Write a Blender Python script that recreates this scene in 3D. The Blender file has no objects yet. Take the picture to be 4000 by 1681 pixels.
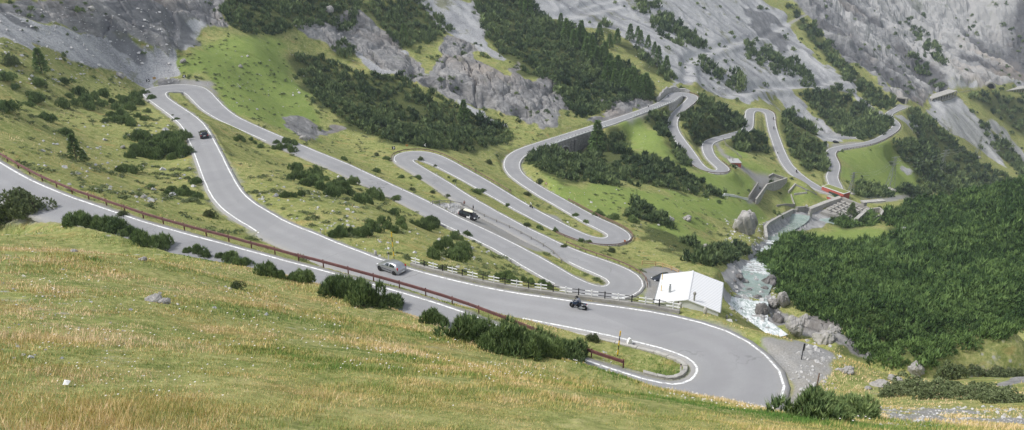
import bpy, bmesh, math, random
import numpy as np
from mathutils import Vector, Matrix
random.seed(7); RNG = np.random.default_rng(11)
S = bpy.context.scene
COL = S.collection
rad = math.radians

# ------------------------------------------------------------------ camera
F_PX, CX, CY, PITCH = 3000.0, 2000.0, 840.5, rad(23.0)
CP, SP = math.cos(PITCH), math.sin(PITCH)
cam_d = bpy.data.cameras.new('camera'); cam = bpy.data.objects.new('camera', cam_d); COL.objects.link(cam)
cam_d.sensor_fit = 'HORIZONTAL'; cam_d.sensor_width = 36.0; cam_d.lens = 36.0 * F_PX / 4000.0
cam_d.clip_start = 0.5; cam_d.clip_end = 6000
cam.location = (0, 0, 0); cam.rotation_euler = (rad(90) - PITCH, 0, 0)
S.camera = cam

def ray(u, v):
    u = np.asarray(u, float); v = np.asarray(v, float)
    a = (u - CX) / F_PX; b = -(v - CY) / F_PX
    return np.stack([a + 0 * b, CP + b * SP, -SP + b * CP], -1)
def project(P):
    P = np.asarray(P, float)
    f = P[..., 1] * CP - P[..., 2] * SP; up = P[..., 1] * SP + P[..., 2] * CP
    f = np.maximum(f, 0.3)
    return CX + F_PX * P[..., 0] / f, CY - F_PX * up / f

# ------------------------------------------------------------------ noise
_perm = np.random.default_rng(3).permutation(512)
_perm = np.concatenate([_perm, _perm, _perm])
_gr = np.random.default_rng(4).uniform(-1, 1, 512)
def vnoise(x, y):
    xi = np.floor(x).astype(np.int64); yi = np.floor(y).astype(np.int64)
    xf = x - xi; yf = y - yi; xi &= 511; yi &= 511
    u = xf * xf * xf * (xf * (xf * 6 - 15) + 10); v = yf * yf * yf * (yf * (yf * 6 - 15) + 10)
    x1 = (xi + 1) & 511; y1 = (yi + 1) & 511
    g = lambda a, b: _gr[_perm[_perm[a] + b]]
    return (g(xi, yi) * (1 - u) + g(x1, yi) * u) * (1 - v) + (g(xi, y1) * (1 - u) + g(x1, y1) * u) * v
def fbm(x, y, o=4, g=0.5):
    r = 0; a = 1; n = 0
    for k in range(o):
        r = r + a * vnoise(x * 2 ** k + 17.3 * k, y * 2 ** k - 9.1 * k); n += a; a *= g
    return r / n
def ridged(x, y, o=4, g=0.5):
    r = 0; a = 1; n = 0
    for k in range(o):
        r = r + a * (1 - 2 * np.abs(vnoise(x * 2 ** k + 31.7 * k, y * 2 ** k + 5.3 * k))); n += a; a *= g
    return r / n
def worley(x, y):
    """nearest and second nearest distance and the value of the nearest cell"""
    xi = np.floor(x).astype(np.int64); yi = np.floor(y).astype(np.int64); f1 = np.full(x.shape, 9.0); f2 = f1.copy(); val = np.zeros(x.shape)
    for dx in (-1, 0, 1):
        for dy in (-1, 0, 1):
            cx, cy = xi + dx, yi + dy; h = _perm[_perm[cx & 511] + (cy & 511)]
            d = np.hypot(cx + .5 + .48 * _gr[h] - x, cy + .5 + .48 * _gr[(h * 7 + 13) & 511] - y)
            n = d < f1; f2 = np.where(n, f1, np.minimum(f2, d)); val = np.where(n, _gr[(h * 3 + 5) & 511], val); f1 = np.where(n, d, f1)
    return f1, f2, val
def sstep(a, b, x):
    t = np.clip((x - a) / (b - a), 0, 1); return t * t * (3 - 2 * t)

# ------------------------------------------------------------------ objects
def props(o, label=None, cat=None, group=None, kind=None):
    if label: o['label'] = label
    if cat: o['category'] = cat
    if group: o['group'] = group
    if kind: o['kind'] = kind
    return o
def link(name, me, mat=None, parent=None):
    o = bpy.data.objects.new(name, me); COL.objects.link(o)
    if mat is not None and not me.materials: me.materials.append(mat)
    if parent is not None: o.parent = parent
    return o
def empty(name, loc, rz=0.0, label=None, cat=None, group=None):
    o = bpy.data.objects.new(name, None); COL.objects.link(o); o.empty_display_size = .3
    o.location = loc; o.rotation_euler = (0, 0, rz)
    return props(o, label, cat, group)
def np_mesh(name, V, Fq, smooth=True):
    """V (n,3), Fq (m,k) one face size"""
    V = np.ascontiguousarray(V, np.float32); Fq = np.ascontiguousarray(Fq, np.int32)
    me = bpy.data.meshes.new(name); k = Fq.shape[1]
    me.vertices.add(len(V)); me.vertices.foreach_set('co', V.ravel())
    me.loops.add(Fq.size); me.loops.foreach_set('vertex_index', Fq.ravel())
    me.polygons.add(len(Fq)); me.polygons.foreach_set('loop_start', np.arange(0, Fq.size, k, dtype=np.int32))
    me.polygons.foreach_set('use_smooth', np.full(len(Fq), smooth))
    me.update(calc_edges=True)
    return me
def copy_tree(o, parent=None):
    c = o.copy(); COL.objects.link(c)
    if parent is not None: c.parent = parent
    for ch in list(o.children): copy_tree(ch, c)
    return c
class MB:
    """gathers boxes, bars, tubes and sheets into one mesh"""
    def __init__(s): s.v = []; s.f = []; s.m = []
    def add(s, V, Fs, mi=0):
        b = len(s.v); s.v += [tuple(p) for p in V]; s.f += [tuple(i + b for i in f) for f in Fs]; s.m += [mi] * len(Fs); return s
    def box(s, c, d, rz=0.0, mi=0, taper=1.0):
        x, y, z = d[0] / 2, d[1] / 2, d[2] / 2; ca, sa = math.cos(rz), math.sin(rz); V = []
        for dz in (-z, z):
            t = taper if dz > 0 else 1
            for dx, dy in ((-x, -y), (x, -y), (x, y), (-x, y)):
                V.append((c[0] + (dx * ca - dy * sa) * t, c[1] + (dx * sa + dy * ca) * t, c[2] + dz))
        return s.add(V, [(0, 3, 2, 1), (4, 5, 6, 7), (0, 1, 5, 4), (1, 2, 6, 5), (2, 3, 7, 6), (3, 0, 4, 7)], mi)
    def bar(s, a, b, w, h=None, mi=0):
        """rectangular bar from a to b"""
        a = Vector(a); b = Vector(b); h = h or w; d = (b - a).normalized()
        up = Vector((0, 0, 1)) if abs(d.z) < .95 else Vector((0, 1, 0))
        r = d.cross(up).normalized() * (w / 2); u = r.cross(d).normalized() * (h / 2); V = []
        for p in (a, b): V += [p - r - u, p + r - u, p + r + u, p - r + u]
        return s.add(V, [(0, 3, 2, 1), (4, 5, 6, 7), (0, 1, 5, 4), (1, 2, 6, 5), (2, 3, 7, 6), (3, 0, 4, 7)], mi)
    def tube(s, pts, r, n=8, mi=0, caps=True):
        pts = [Vector(p) for p in pts]; rs = r if isinstance(r, (list, tuple)) else [r] * len(pts); V = []; Fs = []
        for i, p in enumerate(pts):
            d = (pts[min(i + 1, len(pts) - 1)] - pts[max(i - 1, 0)]).normalized()
            up = Vector((0, 0, 1)) if abs(d.z) < .95 else Vector((0, 1, 0))
            x = d.cross(up).normalized(); y = x.cross(d).normalized()
            for k in range(n):
                a = 2 * math.pi * k / n; V.append(p + (x * math.cos(a) + y * math.sin(a)) * rs[i])
        for i in range(len(pts) - 1):
            for k in range(n):
                k2 = (k + 1) % n; Fs.append((i * n + k, i * n + k2, (i + 1) * n + k2, (i + 1) * n + k))
        if caps: Fs += [tuple(range(n))[::-1], tuple(range((len(pts) - 1) * n, len(pts) * n))]
        return s.add(V, Fs, mi)
    def lathe(s, prof, c=(0, 0, 0), n=12, mi=0, axis='z'):
        V = []; Fs = []
        for (r, z) in prof:
            for k in range(n):
                a = 2 * math.pi * k / n; x, y = r * math.cos(a), r * math.sin(a)
                q = (x, y, z) if axis == 'z' else (x, z, y)
                V.append((c[0] + q[0], c[1] + q[1], c[2] + q[2]))
        for i in range(len(prof) - 1):
            for k in range(n):
                k2 = (k + 1) % n; Fs.append((i * n + k, i * n + k2, (i + 1) * n + k2, (i + 1) * n + k))
        Fs += [tuple(range(n))[::-1], tuple(range((len(prof) - 1) * n, len(prof) * n))]
        return s.add(V, Fs, mi)
    def prism(s, poly, z0, z1, mi=0):
        n = len(poly); V = [(x, y, z0) for x, y in poly] + [(x, y, z1) for x, y in poly]
        return s.add(V, [tuple(range(n))[::-1], tuple(range(n, 2 * n))] + [(i, (i + 1) % n, n + (i + 1) % n, n + i) for i in range(n)], mi)
    def build(s, name, mat, parent=None, smooth=False, bevel=0.0, seg=2, subd=0):
        me = bpy.data.meshes.new(name); me.from_pydata(s.v, [], s.f); me.update()
        bm = bmesh.new(); bm.from_mesh(me); bmesh.ops.recalc_face_normals(bm, faces=bm.faces)
        if bevel:
            bmesh.ops.remove_doubles(bm, verts=bm.verts, dist=1e-5)
            bmesh.ops.bevel(bm, geom=[e for e in bm.edges if len(e.link_faces) == 2 and e.calc_face_angle() > .4], offset=bevel, segments=seg, affect='EDGES', profile=.5, clamp_overlap=True)
        if smooth:
            for f in bm.faces: f.smooth = True
        bm.to_mesh(me); bm.free()
        mats = mat if isinstance(mat, (list, tuple)) else [mat]
        for m in mats: me.materials.append(m)
        if len(mats) > 1 and not bevel:
            for p, mi in zip(me.polygons, s.m): p.material_index = mi
        o = link(name, me, None, parent)
        if subd:
            m = o.modifiers.new('s', 'SUBSURF'); m.levels = subd; m.render_levels = subd
        return o

# ------------------------------------------------------------------ node helpers
def new_mat(name):
    m = bpy.data.materials.new(name); m.use_nodes = True; nt = m.node_tree; nt.nodes.clear()
    out = nt.nodes.new('ShaderNodeOutputMaterial'); b = nt.nodes.new('ShaderNodeBsdfPrincipled')
    nt.links.new(b.outputs[0], out.inputs[0]); b.inputs['Specular IOR Level'].default_value = .25
    return m, nt, b
def N(nt, t, **kw):
    n = nt.nodes.new('ShaderNode' + t)
    for k, v in kw.items():
        if k in n.inputs: n.inputs[k].default_value = v
        else: setattr(n, k, v)
    return n
def L(nt, a, b): nt.links.new(a, b)
def noise(nt, co, scale, detail=4, rough=.55, dist=0.0):
    n = N(nt, 'TexNoise'); n.inputs['Scale'].default_value = scale; n.inputs['Detail'].default_value = detail
    n.inputs['Roughness'].default_value = rough; n.inputs['Distortion'].default_value = dist
    if co is not None: L(nt, co, n.inputs['Vector'])
    return n.outputs['Fac']
def ramp(nt, fac, stops, interp='LINEAR'):
    r = N(nt, 'ValToRGB'); r.color_ramp.interpolation = interp
    e = r.color_ramp.elements
    while len(e) < len(stops): e.new(.5)
    for el, (p, c) in zip(e, stops):
        el.position = p; el.color = (c, c, c, 1) if isinstance(c, (int, float)) else (*c, 1)
    L(nt, fac, r.inputs[0]); return r.outputs[0]
def mixc(nt, fac, a, b, mode='MIX'):
    m = N(nt, 'Mix', data_type='RGBA', blend_type=mode)
    for s_, v in ((m.inputs[0], fac), (m.inputs[6], a), (m.inputs[7], b)):
        if isinstance(v, (int, float)): s_.default_value = v
        elif isinstance(v, tuple): s_.default_value = (*v, 1)
        else: L(nt, v, s_)
    return m.outputs[2]
def math_(nt, op, a, b=None, c=None, clamp=False):
    m = N(nt, 'Math', operation=op); m.use_clamp = clamp
    for s_, v in zip(m.inputs, (a, b, c)):
        if v is None: continue
        if isinstance(v, (int, float)): s_.default_value = v
        else: L(nt, v, s_)
    return m.outputs[0]
def maprange(nt, v, a, b, c=0, d=1):
    m = N(nt, 'MapRange'); m.inputs[1].default_value = a; m.inputs[2].default_value = b
    m.inputs[3].default_value = c; m.inputs[4].default_value = d; L(nt, v, m.inputs[0]); return m.outputs[0]
def bump(nt, b, h, strength=.3, dist=.1):
    n = N(nt, 'Bump'); n.inputs['Strength'].default_value = strength; n.inputs['Distance'].default_value = dist
    L(nt, h, n.inputs['Height']); L(nt, n.outputs[0], b.inputs['Normal'])
def objco(nt): return N(nt, 'TexCoord').outputs['Object']
def geoco(nt): return N(nt, 'NewGeometry').outputs['Position']
def scaled(nt, co, s, rot=(0, 0, 0)):
    m = N(nt, 'Mapping'); m.inputs['Scale'].default_value = s; m.inputs['Rotation'].default_value = rot; L(nt, co, m.inputs[0]); return m.outputs[0]
def plain(name, col, rough=.6, metal=0.0, var=.12, sc=3.0, spec=.3, bmp=0.0, dirt=0.0):
    m, nt, b = new_mat(name); co = objco(nt)
    n = noise(nt, co, sc, 5)
    lo = tuple(c * (1 - var) for c in col); hi = tuple(min(1, c * (1 + var)) for c in col)
    c = ramp(nt, n, [(.3, lo), (.7, hi)])
    if dirt:
        n2 = noise(nt, co, sc * 3.1, 6, .7)
        c = mixc(nt, math_(nt, 'MULTIPLY', ramp(nt, n2, [(.45, 0), (.75, 1)]), dirt), c, (.16, .14, .11))
    L(nt, c, b.inputs['Base Color']); b.inputs['Roughness'].default_value = rough; b.inputs['Metallic'].default_value = metal
    b.inputs['Specular IOR Level'].default_value = spec
    if bmp: bump(nt, b, noise(nt, co, sc * 4, 6), bmp, .02)
    return m

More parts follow.
